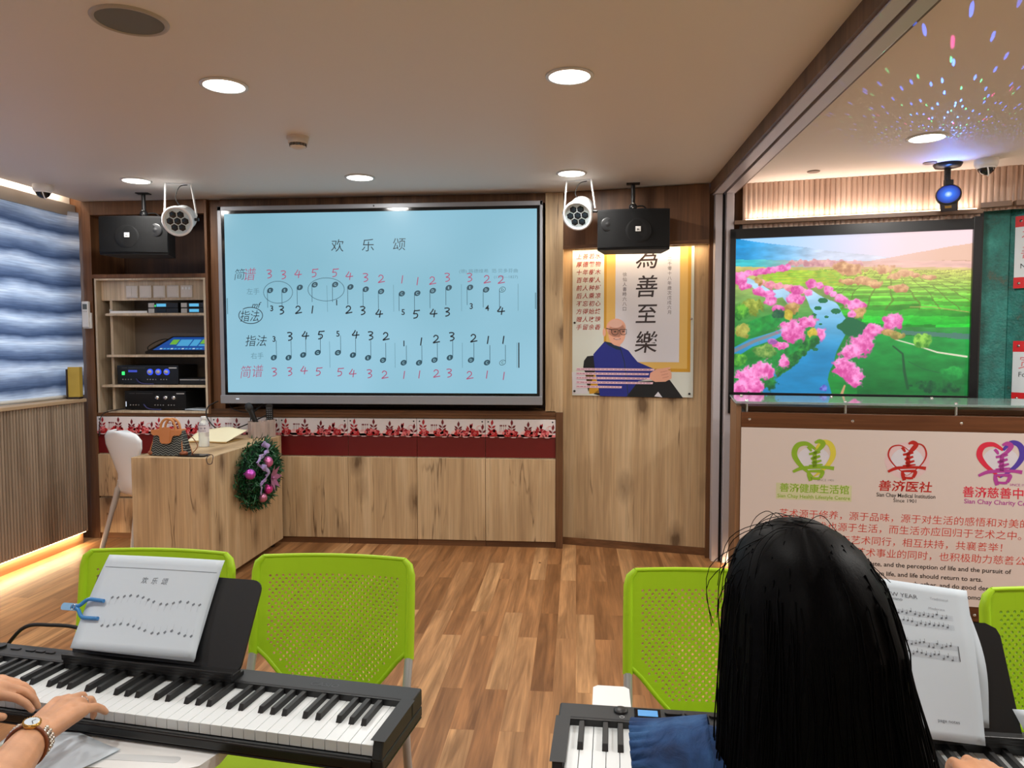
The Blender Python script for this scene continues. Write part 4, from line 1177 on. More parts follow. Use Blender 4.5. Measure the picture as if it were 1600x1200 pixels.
    for k in range(14): blob(360 + k * 14 + (k % 3) * 6, 800 - k * 13, 30, 26, (10, 90, 40), (60, 160, 60))
    blob(140, 745, 40, 40, gg, gh); blob(300, 850, 60, 50, (10, 80, 40), (40, 140, 60))
    blob(280, 790, 76, 60, pk, ph); blob(190, 830, 88, 66, pk, ph); blob(140, 885, 60, 50, pk, ph); blob(230, 880, 60, 44, pk, ph); blob(380, 748, 36, 40, pk, ph)
    blob(955, 535, 54, 48, pk, ph); blob(860, 575, 58, 36, pk, ph); blob(935, 590, 40, 20, og, oh); blob(980, 605, 40, 22, (130, 120, 60), (190, 170, 90)); blob(1105, 630, 56, 46, (60, 130, 40), (150, 210, 80))
    blob(800, 650, 66, 60, pk, ph); blob(750, 690, 66, 44, pk, ph); blob(720, 780, 70, 56, pk, ph); blob(770, 820, 54, 56, pk, ph); blob(700, 760, 46, 40, pk, ph)
    curve([(715, 870, 5), (700, 915, 8)], 1, (196, 150, 110)); blob(605, 885, 26, 18, (60, 60, 160), (120, 130, 220))
    blob(1260, 800, 60, 40, (10, 120, 50), (40, 170, 70)); blob(1200, 870, 130, 34, (6, 70, 40), (20, 110, 50))
    haze = np.clip(1 - (Y - 190) / 240, 0, 1) * np.clip((X - 420) / 600, 0, 1) * .45
    put(None, (255, 206, 190), haze)
    C[:] = np.clip(C, 0, 255) / 255
    return np.where(C <= .04045, C / 12.92, ((C + .055) / 1.055) ** 2.4)
img = paint_landscape()
H_, W_, _ = img.shape
t = thing('video_wall', 'black framed video wall showing pink blossom trees by a river', 'screen', (A + nA * 0.001 + Vector((0, 0, 1.65))), math.atan2(dA.y, dA.x))
fw0, fw1 = -0.075, 1.385
b = MB(); b.box(fw0, 1.37, -0.03, 0.0, -0.62, 0.555); b.build('cabinet', BLACK, t)
b = MB()
b.box(fw0, -0.045 + 0.006, -0.055, 0, -0.62, 0.595); b.box(1.343, 1.388, -0.06, 0, -0.62, 0.615); b.box(fw0, 1.36, -0.055, 0, 0.54, 0.605); b.box(fw0, 1.36, -0.055, 0, -0.62, -0.478)
b.build('frame', mat('black display frame', (16, 16, 19), 0.3), t, bevel=0.002)
s0, s1, v0, v1 = -0.039, 1.345, -0.478, 0.54
me = bpy.data.meshes.new('picture')
xs_ = np.linspace(s0, s1, W_ + 1); zs_ = np.linspace(v1, v0, H_ + 1)
XX, ZZ = np.meshgrid(xs_, zs_)
co = np.stack([XX.ravel(), np.full(XX.size, -0.0315), ZZ.ravel()], 1)
ii = (np.arange(H_)[:, None] * (W_ + 1) + np.arange(W_)[None]).ravel()
quads = np.stack([ii, ii + W_ + 1, ii + W_ + 2, ii + 1], 1)
me.from_pydata(co.tolist(), [], quads.tolist())
ca = me.color_attributes.new('picture', 'FLOAT_COLOR', 'CORNER')
rgba = np.concatenate([img.reshape(-1, 3), np.ones((H_ * W_, 1))], 1).astype(np.float32)
ca.data.foreach_set('color', np.repeat(rgba, 4, 0).ravel())
pm, pt, pb, N, L = nt('lit landscape picture')
at_ = N.new('ShaderNodeAttribute'); at_.attribute_name = 'picture'
L.new(at_.outputs['Color'], pb.inputs['Emission Color']); pb.inputs['Emission Strength'].default_value = 1.1
pb.inputs['Base Color'].default_value = (0.01, 0.01, 0.01, 1); pb.inputs['Roughness'].default_value = 0.5
me.materials.append(pm)
o = bpy.data.objects.new('picture_screen', me); COL.objects.link(o); o.parent = t

# ------------------------------------------------------------------ reception counter with printed front panel
K0 = Vector((0.92, 4.20, 0)); K1 = Vector((2.28, 4.01, 0))
dK = (K1 - K0).normalized(); angK = math.atan2(dK.y, dK.x)
CW = 2.05
t = thing('counter', 'reception counter with a white printed front panel, brown frame and glass top', 'counter', K0, angK)
CBR = wood('counter brown veneer', (S((64, 38, 24)), S((92, 56, 34)), S((112, 72, 46))), S((40, 22, 14)), knots=0.2, along='X', rough=0.3)
b = MB(); b.box(0.0, CW, 0.02, 0.52, 0.06, 1.115); b.build('body', CBR, t, bevel=0.003)
b = MB(); b.box(0.0, CW, 0.0, 0.02, 1.03, 1.115); b.box(0.0, CW, 0.0, 0.02, 0.02, 0.10); b.build('front_rail', CBR, t, bevel=0.002)
b = MB(); b.box(-0.028, 0.0, 0.005, 0.52, 0.0, 1.15); b.build('end_panel', wood('counter end', (S((104, 74, 52)), S((132, 98, 70)), S((150, 114, 86))), S((70, 46, 30)), knots=0.1), t, bevel=0.002)
b = MB(); b.box(0.0, CW, 0.05, 0.5, 0.0, 0.06); b.build('plinth', CBR, t)
b = MB(); b.box(0.03, CW, 0.06, 0.52, 1.115, 1.145); b.build('top_board', CBR, t, bevel=0.003)
gm2, gt2, gb2, N, L = nt('counter glass')
gb2.inputs['Base Color'].default_value = (0.62, 0.78, 0.74, 1); gb2.inputs['Roughness'].default_value = 0.03
gb2.inputs['Transmission Weight'].default_value = 0.75; gb2.inputs['IOR'].default_value = 1.5
b = MB(); b.box(-0.035, CW, -0.03, 0.5, 1.165, 1.177); b.build('glass_top', gm2, t, bevel=0.002)['label'] = 'greenish glass counter top'
for u in (0.03, 0.545, 1.09, 1.62):
    for y in (0.03, 0.42):
        b = MB(); b.cyl((u, y, 1.115 if y < 0.05 else 1.145), (u, y, 1.165), 0.008, n=12); b.lathe([(0.01, 1.177), (0.009, 1.184), (0, 1.185)], (u, y, 0), 12); b.build('standoff', CHROME, t)
for u in (0.043, 0.577, 1.108, 1.62):
    b = MB(); b.lathe([(0.009, 0), (0.008, 0.005), (0, 0.007)], (0, 0, 0), 14, (0, -1, 0)); b.build('cap_bolt', CHROME, t, loc=(u, 0.0, 1.076))
for u in (0.56, 1.2):
    b = MB(); b.lathe([(0.009, 0), (0.008, 0.005), (0, 0.007)], (0, 0, 0), 14, (0, -1, 0)); b.build('cap_bolt', CHROME, t, loc=(u, 0.0, 0.055))
b = MB(); b.box(0.0, CW, -0.004, 0.02, 0.10, 1.03)
pn = b.build('printed_panel', mat('cream printed panel', (206, 195, 190), 0.3), t, bevel=0.001, seg=1)
F = Flat((0, -0.004, 0), (1, 0, 0), (0, 0, 1), lift=0.0004)
def heart(u, v, w, h, wd, m_l, m_r, k=0):
    """brush-drawn heart in two halves"""
    pl = [(0.05, 0.30), (-0.18, 0.46), (-0.42, 0.40), (-0.5, 0.14), (-0.36, -0.14), (-0.12, -0.38), (0.0, -0.5)]
    pr = [(0.05, 0.30), (0.22, 0.52), (0.42, 0.46), (0.5, 0.18), (0.38, -0.12), (0.14, -0.38), (0.0, -0.5)]
    for p, m_ in ((pl, m_l), (pr, m_r)):
        p = smooth_path([(u + a * w, v + c * h) for a, c in p], 6)
        n = len(p)
        F.line(p, [wd * (0.35 + 1.1 * math.sin(PI * min(1, (i + 3) / n))) for i in range(n)], m_, k)
def brush_shan(u, v, w, h, mi, k=3):
    """the grass-style shan character on top of the heart"""
    S_ = lambda pts, ws: F.line(smooth_path([(u + a * w, v + c * h) for a, c in pts], 5), [x * w for x in np.interp(np.linspace(0, 1, (len(pts) - 1) * 5 + 1), np.linspace(0, 1, len(ws)), ws)], mi, k)
    S_([(-0.13, 0.36), (-0.08, 0.30), (-0.05, 0.24)], [0.06, 0.07, 0.03])
    S_([(0.02, 0.46), (0.12, 0.50), (0.2, 0.44), (0.12, 0.30), (0.02, 0.24)], [0.04, 0.10, 0.11, 0.08, 0.03])
    S_([(-0.10, 0.17), (0.02, 0.20), (0.14, 0.24)], [0.05, 0.07, 0.05])
    S_([(-0.06, 0.05), (0.04, 0.09), (0.14, 0.13)], [0.05, 0.07, 0.05])
    S_([(0.03, 0.24), (0.02, 0.05), (0.03, -0.16)], [0.07, 0.10, 0.08])
    S_([(-0.04, -0.05), (0.06, -0.02), (0.17, 0.02)], [0.04, 0.07, 0.04])
    S_([(-0.44, -0.29), (-0.25, -0.19), (0.02, -0.16), (0.28, -0.15), (0.44, -0.17)], [0.06, 0.08, 0.07, 0.07, 0.09])
    S_([(-0.10, -0.12), (0.05, -0.10), (0.20, -0.08)], [0.03, 0.05, 0.03])
    S_([(-0.10, -0.24), (-0.09, -0.36), (-0.05, -0.5)], [0.06, 0.09, 0.08])
    S_([(-0.08, -0.26), (0.1, -0.25), (0.2, -0.27), (0.15, -0.42)], [0.05, 0.07, 0.09, 0.07])
    S_([(-0.05, -0.43), (0.06, -0.44), (0.15, -0.43)], [0.05, 0.06, 0.06])
F.disc(0.382, 0.862, 0.085, 0.07, 6, 0); F.disc(0.851, 0.87, 0.11, 0.1, 12, 0, 26); F.disc(0.851, 0.87, 0.08, 0.07, 6, 1); F.disc(1.296, 0.885, 0.085, 0.07, 6, 0)
heart(0.382, 0.86, 0.2, 0.19, 0.02, 0, 1, 2); brush_shan(0.382, 0.853, 0.24, 0.22, 0)
heart(0.851, 0.873, 0.185, 0.17, 0.0055, 2, 2, 2); brush_shan(0.851, 0.867, 0.21, 0.205, 2)
heart(1.296, 0.887, 0.2, 0.18, 0.02, 3, 5, 2); brush_shan(1.296, 0.866, 0.23, 0.22, 4)
F.text('SINCE 1901', 0.445, 0.75, 0.018, 10, 1); F.text('SINCE 1901', 1.385, 0.762, 0.018, 4, 1)
F.rect(0.19, 0.635, 0.58, 0.725, 13, 0)
F.text('善济健康生活馆', 0.388, 0.70, 0.052, 0, 1, bold=0.012, width=0.357)
F.text('Sian Chay Health Lifestyle Centre', 0.385, 0.655, 0.028, 0, 1, bold=0.012, width=0.375)
F.text('善济医社', 0.846, 0.732, 0.062, 2, 1, bold=0.014, width=0.262, shear=0.1)
F.text('Sian Chay Medical Institution', 0.849, 0.683, 0.03, 7, 1, bold=0.01, width=0.289)
F.text('Since 1901', 0.845, 0.655, 0.027, 7, 1, bold=0.004)
F.text('善济慈善中心', 1.296, 0.716, 0.062, 3, 1, bold=0.012, width=0.345)
F.text('Sian Chay Charity Centre', 1.304, 0.667, 0.034, 4, 1, bold=0.014, width=0.345)
for tx, u, v in (('艺术源于修养，源于品味，源于对生活的感悟和对美的追求。', 0.211, 0.558), ('艺术也源于生活，而生活亦应回归于艺术之中。', 0.360, 0.4945),
                 ('与艺术同行，相互扶持，共襄善举！', 0.532, 0.427), ('艺术事业的同时，也积极助力慈善公益。', 0.609 - 0.0, 0.362)):
    F.text(tx, u, v, 0.0505, 8, 1, anchor='l', bold=-0.004, sx=1.02, shear=0.05)
for tx, u, v in (('taste, and the perception of life and the pursuit of', 0.665, 0.303), ('from life, and life should return to arts.', 0.685, 0.252),
                 ('support each other, and do good deeds together', 0.74, 0.2065), ('of arts, while promoting', 0.94, 0.1535)):
    F.text(tx, u, v, 0.0335, 7, 1, anchor='l', bold=0.012, sx=1.03)
F.build('print', [mat('logo green', (132, 172, 44), 0.4), mat('logo yellow green', (206, 196, 70), 0.4), mat('logo red', (176, 36, 30), 0.4), mat('logo crimson', (206, 44, 70), 0.4), mat('logo magenta', (170, 66, 150), 0.4), mat('logo violet', (76, 58, 160), 0.4),
    mat('print pale', (206, 206, 216), 0.4), mat('print black', (36, 32, 34), 0.4), mat('print red', (200, 60, 46), 0.4), INKR, mat('print grey', (150, 150, 150), 0.4), INK, mat('print halo pink', (212, 186, 190), 0.4), mat('print halo green', (196, 198, 160), 0.4)], pn)

# things lying on the counter's glass
t = thing('led_strip', 'warm floor LED at the foot of the door jamb beside the counter', 'light strip', (1.072, 5.0, 0.0))
b = MB(); b.box(-0.03, 0.05, -0.01, 0.01, 0.05, 0.062); b.box(-0.03, 0.05, -0.004, 0.004, 0, 0.05); b.build('diffuser', emit('floor led', (255, 226, 184), 12), t)
area('floor led', (0.01, 0, 0.048), (0, 0, 0), 0.08, 0.03, 2.4, WARM, parent=t)
struct('trim_13', MB().box(1.06, 1.14, 5.04, 5.16, 0, 0.11), PALE)

# red banded signs on the teal wall
S0 = Vector((2.62, 4.84, 0)); S1 = Vector((3.94, 3.3, 0)); dS = (S1 - S0).normalized(); angS = math.atan2(dS.y, dS.x); nS = Vector((dS.y, -dS.x, 0))
def sign(u0, z0, z1, label, ch, en, chy):
    t = thing('wall_sign', label, 'sign', S0 + dS * u0 + Vector((0, 0, z0)), angS, group='red banded signs on the teal wall')
    H = z1 - z0; W = 0.62
    b = MB(); b.box(0, W, -0.018, -0.010, 0, H); bd = b.build('board', mat('sign white', (206, 212, 214), 0.25), t, bevel=0.001, seg=1)
    F = Flat((0, -0.018, 0), (1, 0, 0), (0, 0, 1), lift=0.0004)
    F.rect(0, 0, W, 0.066, 0); F.rect(0, H - 0.066, W, H, 0)
    for c_, y in zip(ch, chy): F.text(c_, 0.075, H * y, 0.085, 1, 1, bold=0.0, shear=0.1)
    F.text(en, 0.035, H * (chy[-1] - 0.19), 0.042, 2, 1, anchor='l')
    F.build('print', [mat('sign red', (200, 26, 30), 0.3), mat('sign red ink', (206, 110, 116), 0.4), INK], bd)
    for y in (0.03, H - 0.03):
        b = MB(); b.cyl((0.03, -0.01, y), (0.03, 0.0, y), 0.008, n=10); b.lathe([(0.009, 0), (0.007, 0.006), (0, 0.007)], (0.03, -0.018, y), 12, (0, -1, 0)); b.build('fixing_screw', CHROME, t)
sign(0.075, 1.83, 2.265, 'upper white sign with red bands reading Nation on the teal wall', '有善', 'Nation', (0.72, 0.50))
sign(0.085, 1.13, 1.51, 'lower white sign with red bands reading Forgive on the teal wall', '宽', 'Forgive', (0.66,))

# ------------------------------------------------------------------ teacher desk and what stands on it
DT = 0.82
t = thing('desk', 'oak teacher desk with solid front and side panels, purple wreath hanging on its side', 'desk', (-2.43, 4.73, 0))
b = MB(); b.box(-0.24, 0.235, -0.525, 0.55, DT - 0.03, DT); b.build('desktop', OAKX, t, bevel=0.002)
b = MB(); b.box(-0.24, 0.24, -0.55, -0.525, 0.045, DT - 0.0005); b.build('front_panel', OAK, t, bevel=0.002)
b = MB(); b.box(0.212, 0.24, -0.525, 0.55, 0.045, DT - 0.0005); b.build('side_panel', OAK, t, bevel=0.002)
b = MB(); b.box(-0.238, -0.215, -0.525, 0.55, 0.045, DT - 0.03); b.build('side_panel', OAK, t, bevel=0.002)
for x in (-0.19, 0.19):
    for y in (-0.47, 0.47):
        b = MB(); b.cyl((x - 0.012, y, 0.02), (x + 0.012, y, 0.02), 0.02, n=14); b.box(x - 0.016, x + 0.016, y - 0.012, y + 0.012, 0.03, 0.046); b.build('caster', BLACK, t)

# handbag
LEA = mat('tan leather', (186, 118, 66), 0.45, bump=0.05, bscale=300)
LEAD = mat('dark tan leather', (134, 72, 40), 0.45)
cm, ct, cbs, N, L = nt('chevron canvas')
tc = N.new('ShaderNodeTexCoord'); sp = N.new('ShaderNodeSeparateXYZ'); L.new(tc.outputs['Object'], sp.inputs[0])
def mth(op, a, b_=None, c_=None):
    k = N.new('ShaderNodeMath'); k.operation = op
    for i, v in enumerate((a, b_, c_)):
        if v is None: continue
        if isinstance(v, (int, float)): k.inputs[i].default_value = v
        else: L.new(v, k.inputs[i])
    return k.outputs[0]
xx = mth('PINGPONG', mth('MULTIPLY', sp.outputs['X'], 1 / 0.017), 1.0)
zz = mth('FRACT', mth('ADD', mth('MULTIPLY', sp.outputs['Z'], 1 / 0.014), mth('MULTIPLY', xx, 0.75)))
dots = mth('FRACT', mth('MULTIPLY', sp.outputs['X'], 1 / 0.0043))
msk = mth('MULTIPLY', mth('LESS_THAN', zz, 0.30), mth('LESS_THAN', dots, 0.75))
L.new(mixc(N, L, msk, S((26, 27, 25)), S((146, 150, 140))), cbs.inputs['Base Color']); cbs.inputs['Roughness'].default_value = 0.5
t = thing('handbag', 'black patterned handbag with tan leather flap and round handle on the desk', 'handbag', (-2.487, 4.30, DT), R(-3))
def bagbody(u, v):
    a = 2 * PI * u
    wx = 0.122 - 0.032 * v; wy = 0.055 - 0.024 * v
    c, s_ = math.cos(a), math.sin(a)
    x = wx * math.copysign(abs(c) ** 0.4, c); y = wy * math.copysign(abs(s_) ** 0.4, s_)
    return Vector((x, y, 0.004 + 0.15 * v))
b = MB(); b.grid(bagbody, 40, 10); b.add([bagbody(i / 40, 0) for i in range(40)], [tuple(reversed(range(40)))]); b.add([bagbody(i / 40, 1) for i in range(40)], [tuple(range(40))]); b.build('body', cm, t)
M = Matrix.Translation((0, -0.05, 0.075)) @ Matrix.Rotation(R(90 - 9.5), 4, 'X')
fl = [(-0.099, 0.062), (-0.102, 0.084), (0.102, 0.084), (0.099, 0.062), (0.085, 0.05), (0.05, 0.05), (0.042, 0.042), (0.036, 0.012), (0.03, 0.006), (-0.03, 0.006), (-0.036, 0.012), (-0.042, 0.042), (-0.05, 0.05), (-0.085, 0.05)]
b = MB(); b.prism(fl, 0.001, 0.005, M); b.prism(rrect(-0.028, 0.028, 0.0, 0.1, 0.01), 0.005, 0.008, M); b.box(-0.09, 0.09, -0.033, 0.03, 0.152, 0.158); b.build('flap', LEA, t, bevel=0.001)
for sx in (-1, 1):
    b = MB(); b.prism([(-0.055, 0), (0.055, 0), (0.02, 0.13), (-0.02, 0.13)], -0.002, 0.002, Matrix.Translation((sx * 0.109, 0, 0.01)) @ Matrix.Rotation(R(-sx * 10), 4, 'Y') @ Matrix.Rotation(R(90), 4, 'Z') @ Matrix.Rotation(R(90), 4, 'X')); b.build('side_gusset', LEA, t)
    b = MB(); b.ball((sx * 0.104, -0.03, 0.016), (0.024, 0.028, 0.016), 12, 8); b.build('corner_patch', LEAD, t)
for y in (-0.022, 0.026):
    b = MB(); b.tube([(0.05 * math.cos(a), y, 0.15 + (0.075 if y < 0 else 0.07) * math.sin(a) ** 0.8) for a in np.linspace(0.02, PI - 0.02, 20)], 0.0075, 10); b.build('handle', mat('handle leather', (196, 136, 82), 0.45), t)
b = MB(); b.tube(smooth_path([(0.1, 0.01, 0.13), (0.14, 0.02, 0.10), (0.165, 0.02, 0.05), (0.135, 0.0, 0.006)], 8), 0.0028, 8); b.build('shoulder_strap', LEAD, t)

# water bottle
t = thing('water_bottle', 'clear plastic water bottle with pale label and white cap on the desk', 'bottle', (-2.462, 4.66, DT))
wm, wt, wb2, N, L = nt('bottle plastic')
wb2.inputs['Base Color'].default_value = (0.9, 0.93, 0.95, 1); wb2.inputs['Roughness'].default_value = 0.12; wb2.inputs['Transmission Weight'].default_value = 0.55; wb2.inputs['IOR'].default_value = 1.3
b = MB(); b.lathe([(0.028, 0), (0.033, 0.006), (0.033, 0.06), (0.0315, 0.066), (0.033, 0.072), (0.033, 0.14), (0.03, 0.155), (0.018, 0.172), (0.0145, 0.178), (0.0145, 0.184)], (0, 0, 0), 24); b.build('bottle_body', wm, t)
b = MB(); b.lathe([(0.0155, 0.182), (0.0165, 0.184), (0.0165, 0.2), (0.0155, 0.203), (0, 0.203)], (0, 0, 0), 20); b.build('cap', WHITEG, t)
b = MB(); b.lathe([(0.0334, 0.098), (0.0334, 0.148)], (0, 0, 0), 24, close=False)
lbm = b.build('bottle_label', mat('pale label', (212, 206, 214), 0.4), t)
b = MB()
for r_, z in ((0, 0.125), (1, 0.145), (1, 0.108)):
    for k in range(3 if r_ == 0 else 5):
        a = R(-90 - 40 + k * (40 if r_ == 0 else 20)); w_ = 0.16 if r_ == 0 else 0.12; h_ = 0.006 if r_ == 0 else 0.002
        p = [Vector((0.0336 * math.cos(q), 0.0336 * math.sin(q), zz_)) for q, zz_ in ((a - w_, z - h_), (a + w_, z - h_), (a + w_, z + h_), (a - w_, z + h_))]
        b.add(p, [(0, 1, 2, 3)])
b.build('label_print', mat('label print', (96, 92, 116), 0.5), lbm)

t = thing('paper_bag', 'flattened cream paper bag lying on the desk behind the bottle', 'paper bag', (-2.49, 4.95, DT))
def pbag(u, v):
    return Vector((-0.19 + 0.30 * u + 0.05 * v * (u - .4), -0.12 + 0.26 * v + 0.02 * math.sin(5 * u), 0.012 + 0.062 * v ** 1.3 + 0.006 * math.sin(7 * u + 4 * v) * (0.4 + v)))
b = MB(); b.grid(pbag, 16, 10); o_ = b.build('upper_sheet', mat('cream paper', (232, 224, 190), 0.7), t, solid=0.0012)
b = MB(); b.grid(lambda u, v: Vector((-0.19 + 0.30 * u, -0.12 + 0.26 * v + 0.02 * math.sin(5 * u), 0.0015 + 0.002 * math.sin(9 * u))), 14, 3); b.grid(lambda u, v: Vector((-0.19 + 0.30 * u, -0.12 + 0.02 * math.sin(5 * u) - 0.004 * math.sin(PI * v), 0.0015 + 0.0105 * v)), 14, 4); b.build('lower_sheet', mat('brown paper', (176, 144, 88), 0.7), t, solid=0.0012)

t = thing('phone', 'dark phone in a case lying at the desk front edge', 'phone', (-2.315, 4.262, DT), R(-4))
b = MB(); b.prism(rrect(-0.09, 0.085, -0.04, 0.04, 0.012), 0, 0.009); b.build('case', BLACK, t, bevel=0.002)
b = MB(); b.prism(rrect(-0.086, 0.08, -0.036, 0.036, 0.01), 0.009, 0.0098); b.build('screen', BLACKG, t)
t = thing('hair_tie', 'thin looped dark strap hanging over the desk edge beside the phone', 'strap', (-2.20, 4.26, DT))
b = MB(); b.tube(smooth_path([(-0.03, 0.0, 0.006), (0.0, -0.012, 0.012), (0.03, -0.05, 0.008), (0.045, -0.088, -0.012), (0.04, -0.092, -0.03), (0.018, -0.092, -0.03), (0.008, -0.088, 0.0), (0.0, -0.04, 0.014), (-0.02, -0.01, 0.008)], 6), 0.0026, 8); b.build('loop', mat('dark strap', (70, 48, 40), 0.4), t)

# fluted acrylic cups, microphone, remote control
am, at2, ab, N, L = nt('fluted acrylic')
ab.inputs['Base Color'].default_value = (0.8, 0.68, 0.62, 1); ab.inputs['Roughness'].default_value = 0.1; ab.inputs['Transmission Weight'].default_value = 0.65; ab.inputs['IOR'].default_value = 1.2
def cup(x, y, r_, h, label, nf):
    t = thing('acrylic_cup', label, 'cup', (x, y, DT), group='fluted cups on the desk')
    def wall(rr):
        return lambda u, v: Vector(((rr + 0.002 * math.cos(2 * PI * u * nf)) * math.cos(2 * PI * u), (rr + 0.002 * math.cos(2 * PI * u * nf)) * math.sin(2 * PI * u), 0.003 + (h - 0.003) * v))
    b = MB(); b.grid(wall(r_), nf * 6, 1); b.grid(wall(r_ - 0.004), nf * 6, 1, flip=True)
    n = nf * 6
    b.add([wall(r_)(i / n, 1) for i in range(n)] + [wall(r_ - 0.004)(i / n, 1) for i in range(n)], [(i, (i + 1) % n, n + (i + 1) % n, n + i) for i in range(n)])
    b.build('wall', am, t)
    b = MB(); b.cyl((0, 0, 0), (0, 0, 0.005), r_ - 0.001, n=32); b.build('base', am, t)
cup(-2.315, 5.165, 0.068, 0.118, 'wide fluted clear cup holding the microphone on the desk', 16)
cup(-2.237, 5.20, 0.036, 0.128, 'narrow fluted clear cup holding a remote control', 10)
t = thing('microphone', 'black wireless microphone leaning in the wide clear cup', 'microphone', (-2.29, 5.17, DT + 0.008))
M = Matrix.Rotation(R(-20), 4, 'Y') @ Matrix.Rotation(R(8), 4, 'X')
def mk(name, prof, m, n=20):
    b = MB(); b.lathe(prof, (0, 0, 0), n, M.to_3x3() @ Vector((0, 0, 1))); return b.build(name, m, t)
mk('handle', [(0.014, 0), (0.017, 0.01), (0.0185, 0.16), (0.021, 0.20), (0.021, 0.206)], mat('mic body', (13, 13, 15), 0.45))
mk('grille', [(0.022, 0.206), (0.027, 0.216), (0.0275, 0.232), (0.023, 0.252), (0.012, 0.262), (0, 0.264)], mat('mic grille', (20, 20, 22), 0.5, bump=0.8, bscale=900))
t = thing('remote_control', 'black remote control standing upright in the narrow cup', 'remote', (-2.237, 5.20, DT + 0.0055), R(8))
M = Matrix.Rotation(R(5), 4, 'X')
b = MB(); b.prism(rrect(-0.024, 0.024, 0, 0.235, 0.012), -0.008, 0.008, M @ Matrix.Rotation(R(90), 4, 'X')); body = b.build('shell', mat('remote shell', (14, 15, 18), 0.45), t, bevel=0.002)
for r_ in range(9):
    for c_ in range(3):
        b = MB(); p = M @ Vector((-0.014 + c_ * 0.014, -0.0085, 0.085 + r_ * 0.0155)); b.ball(p, (0.004, 0.002, 0.003), 8, 6); b.build('button', mat('remote key', (120, 124, 130), 0.4), body)

# black cables hanging down from the display to the desk
t = thing('cable', 'black looped cable hanging over the floral strip beside the display', 'cable', (-2.6, 5.31, 0.9))
b = MB(); b.tube(smooth_path([(-0.1, 0.03, 0.17), (-0.16, -0.01, 0.13), (-0.165, -0.03, 0.06), (-0.08, -0.06, -0.025), (0.03, -0.06, -0.04), (0.15, -0.06, 0.0), (0.26, -0.05, 0.05), (0.32, -0.05, 0.075), (0.345, -0.05, 0.05), (0.34, -0.05, 0.0), (0.27, -0.06, -0.03), (0.20, -0.06, 0.0), (0.19, -0.04, 0.07), (0.26, -0.03, 0.14), (0.33, 0.0, 0.19)], 7), 0.0045, 8); b.build('cord', RUBBER, t)
b = MB(); b.tube(smooth_path([(-0.02, 0.04, 0.17), (0.02, 0.0, 0.12), (0.12, -0.01, 0.09), (0.2, -0.01, 0.11), (0.27, 0.0, 0.17)], 7), 0.004, 8); b.build('cord', RUBBER, t)
t = thing('cable', 'thin black cable hanging from the audio rack at far left', 'cable', (-3.55, 5.325, 0.9))
b = MB(); b.tube(smooth_path([(0.1, 0.02, 0.105), (0.0, -0.012, 0.09), (-0.06, -0.02, 0.06), (-0.085, -0.02, -0.02), (-0.085, -0.02, -0.1)], 7), 0.0035, 8); b.build('cord', RUBBER, t)

# wreath on the desk side
t = thing('wreath', 'green garland wreath with purple baubles and ribbon hung on the desk side', 'wreath', (-2.19, 4.80, 0.62))
rnd = random.Random(11)
b = MB()
for k in range(3000):
    a = rnd.uniform(0, 2 * PI); q = math.sqrt(rnd.random())
    y = 0.33 * q * math.cos(a); z = 0.225 * q * math.sin(a)
    d = 0.105 * math.sqrt(max(0, 1 - q * q)) * rnd.uniform(0.35, 1.0) + 0.012
    p = Vector((d, y + rnd.gauss(0, .012), z + rnd.gauss(0, .014)))
    dr = Vector((rnd.uniform(0.1, 1.0), rnd.gauss(0, .8) + y * 1.8, rnd.gauss(0, .8) + z * 2.2)).normalized()
    l = rnd.uniform(0.022, 0.05); s_ = dr.cross(Vector((rnd.random() - .5, rnd.random() - .5, rnd.random() - .5))).normalized() * 0.0042
    if (p + dr * l).x < 0.004: continue
    b.add([p - s_, p + s_, p + dr * l * .6 + s_ * .8, p + dr * l, p + dr * l * .6 - s_ * .8], [(0, 1, 2, 3, 4)], mi=0 if rnd.random() < .6 else 1)
b.build('foliage', [mat('needle green', (24, 88, 48), 0.5), mat('needle dark green', (14, 56, 32), 0.5)], t)
b = MB(); b.ball((0.03, 0, 0), (0.03, 0.29, 0.2), 20, 12); b.build('backing', mat('wreath core', (14, 34, 20), 0.8), t)
for (y, z, r_, c_) in ((-0.02, 0.083, 0.04, (214, 120, 176)), (-0.28, 0.045, 0.034, (190, 84, 190)), (-0.02, -0.10, 0.036, (218, 70, 160)), (-0.10, -0.145, 0.03, (190, 120, 150))):
    b = MB(); b.ball((0, 0, 0), r_, 20, 14); b.cyl((-r_ * .95, 0, 0), (-r_ * 1.25, 0, 0), 0.008, n=10); b.build('bauble', mat('bauble %d %d' % (c_[0], c_[2]), c_, 0.22, metal=0.6), t, loc=(0.105, y, z))
RB = mat('purple ribbon', (150, 122, 186), 0.4, sheen=0.5)
b = MB()
pts = smooth_path([(0.09, -0.05, 0.215), (0.11, -0.015, 0.19), (0.115, -0.03, 0.165), (0.13, -0.12, 0.144), (0.12, -0.17, 0.13), (0.13, -0.21, 0.105), (0.125, -0.15, 0.075), (0.14, -0.10, 0.045), (0.13, -0.085, -0.005), (0.12, -0.15, -0.05), (0.11, -0.13, -0.10)], 6)
for i in range(len(pts) - 1):
    p, q = Vector(pts[i]), Vector(pts[i + 1]); a = 0.5 + 0.9 * math.sin(i * .35)
    s0_, s1_ = (Vector((0.008 * math.sin(i), 0.024 * math.cos(a), 0.02 * math.sin(a)))), (Vector((0.008 * math.sin(i + 1), 0.024 * math.cos(0.5 + 0.9 * math.sin((i + 1) * .35)), 0.02 * math.sin(0.5 + 0.9 * math.sin((i + 1) * .35)))))
    b.add([p - s0_, p + s0_, q + s1_, q - s1_], [(0, 1, 2, 3)], True)
b.build('ribbon', RB, t, solid=0.0015)
b = MB()
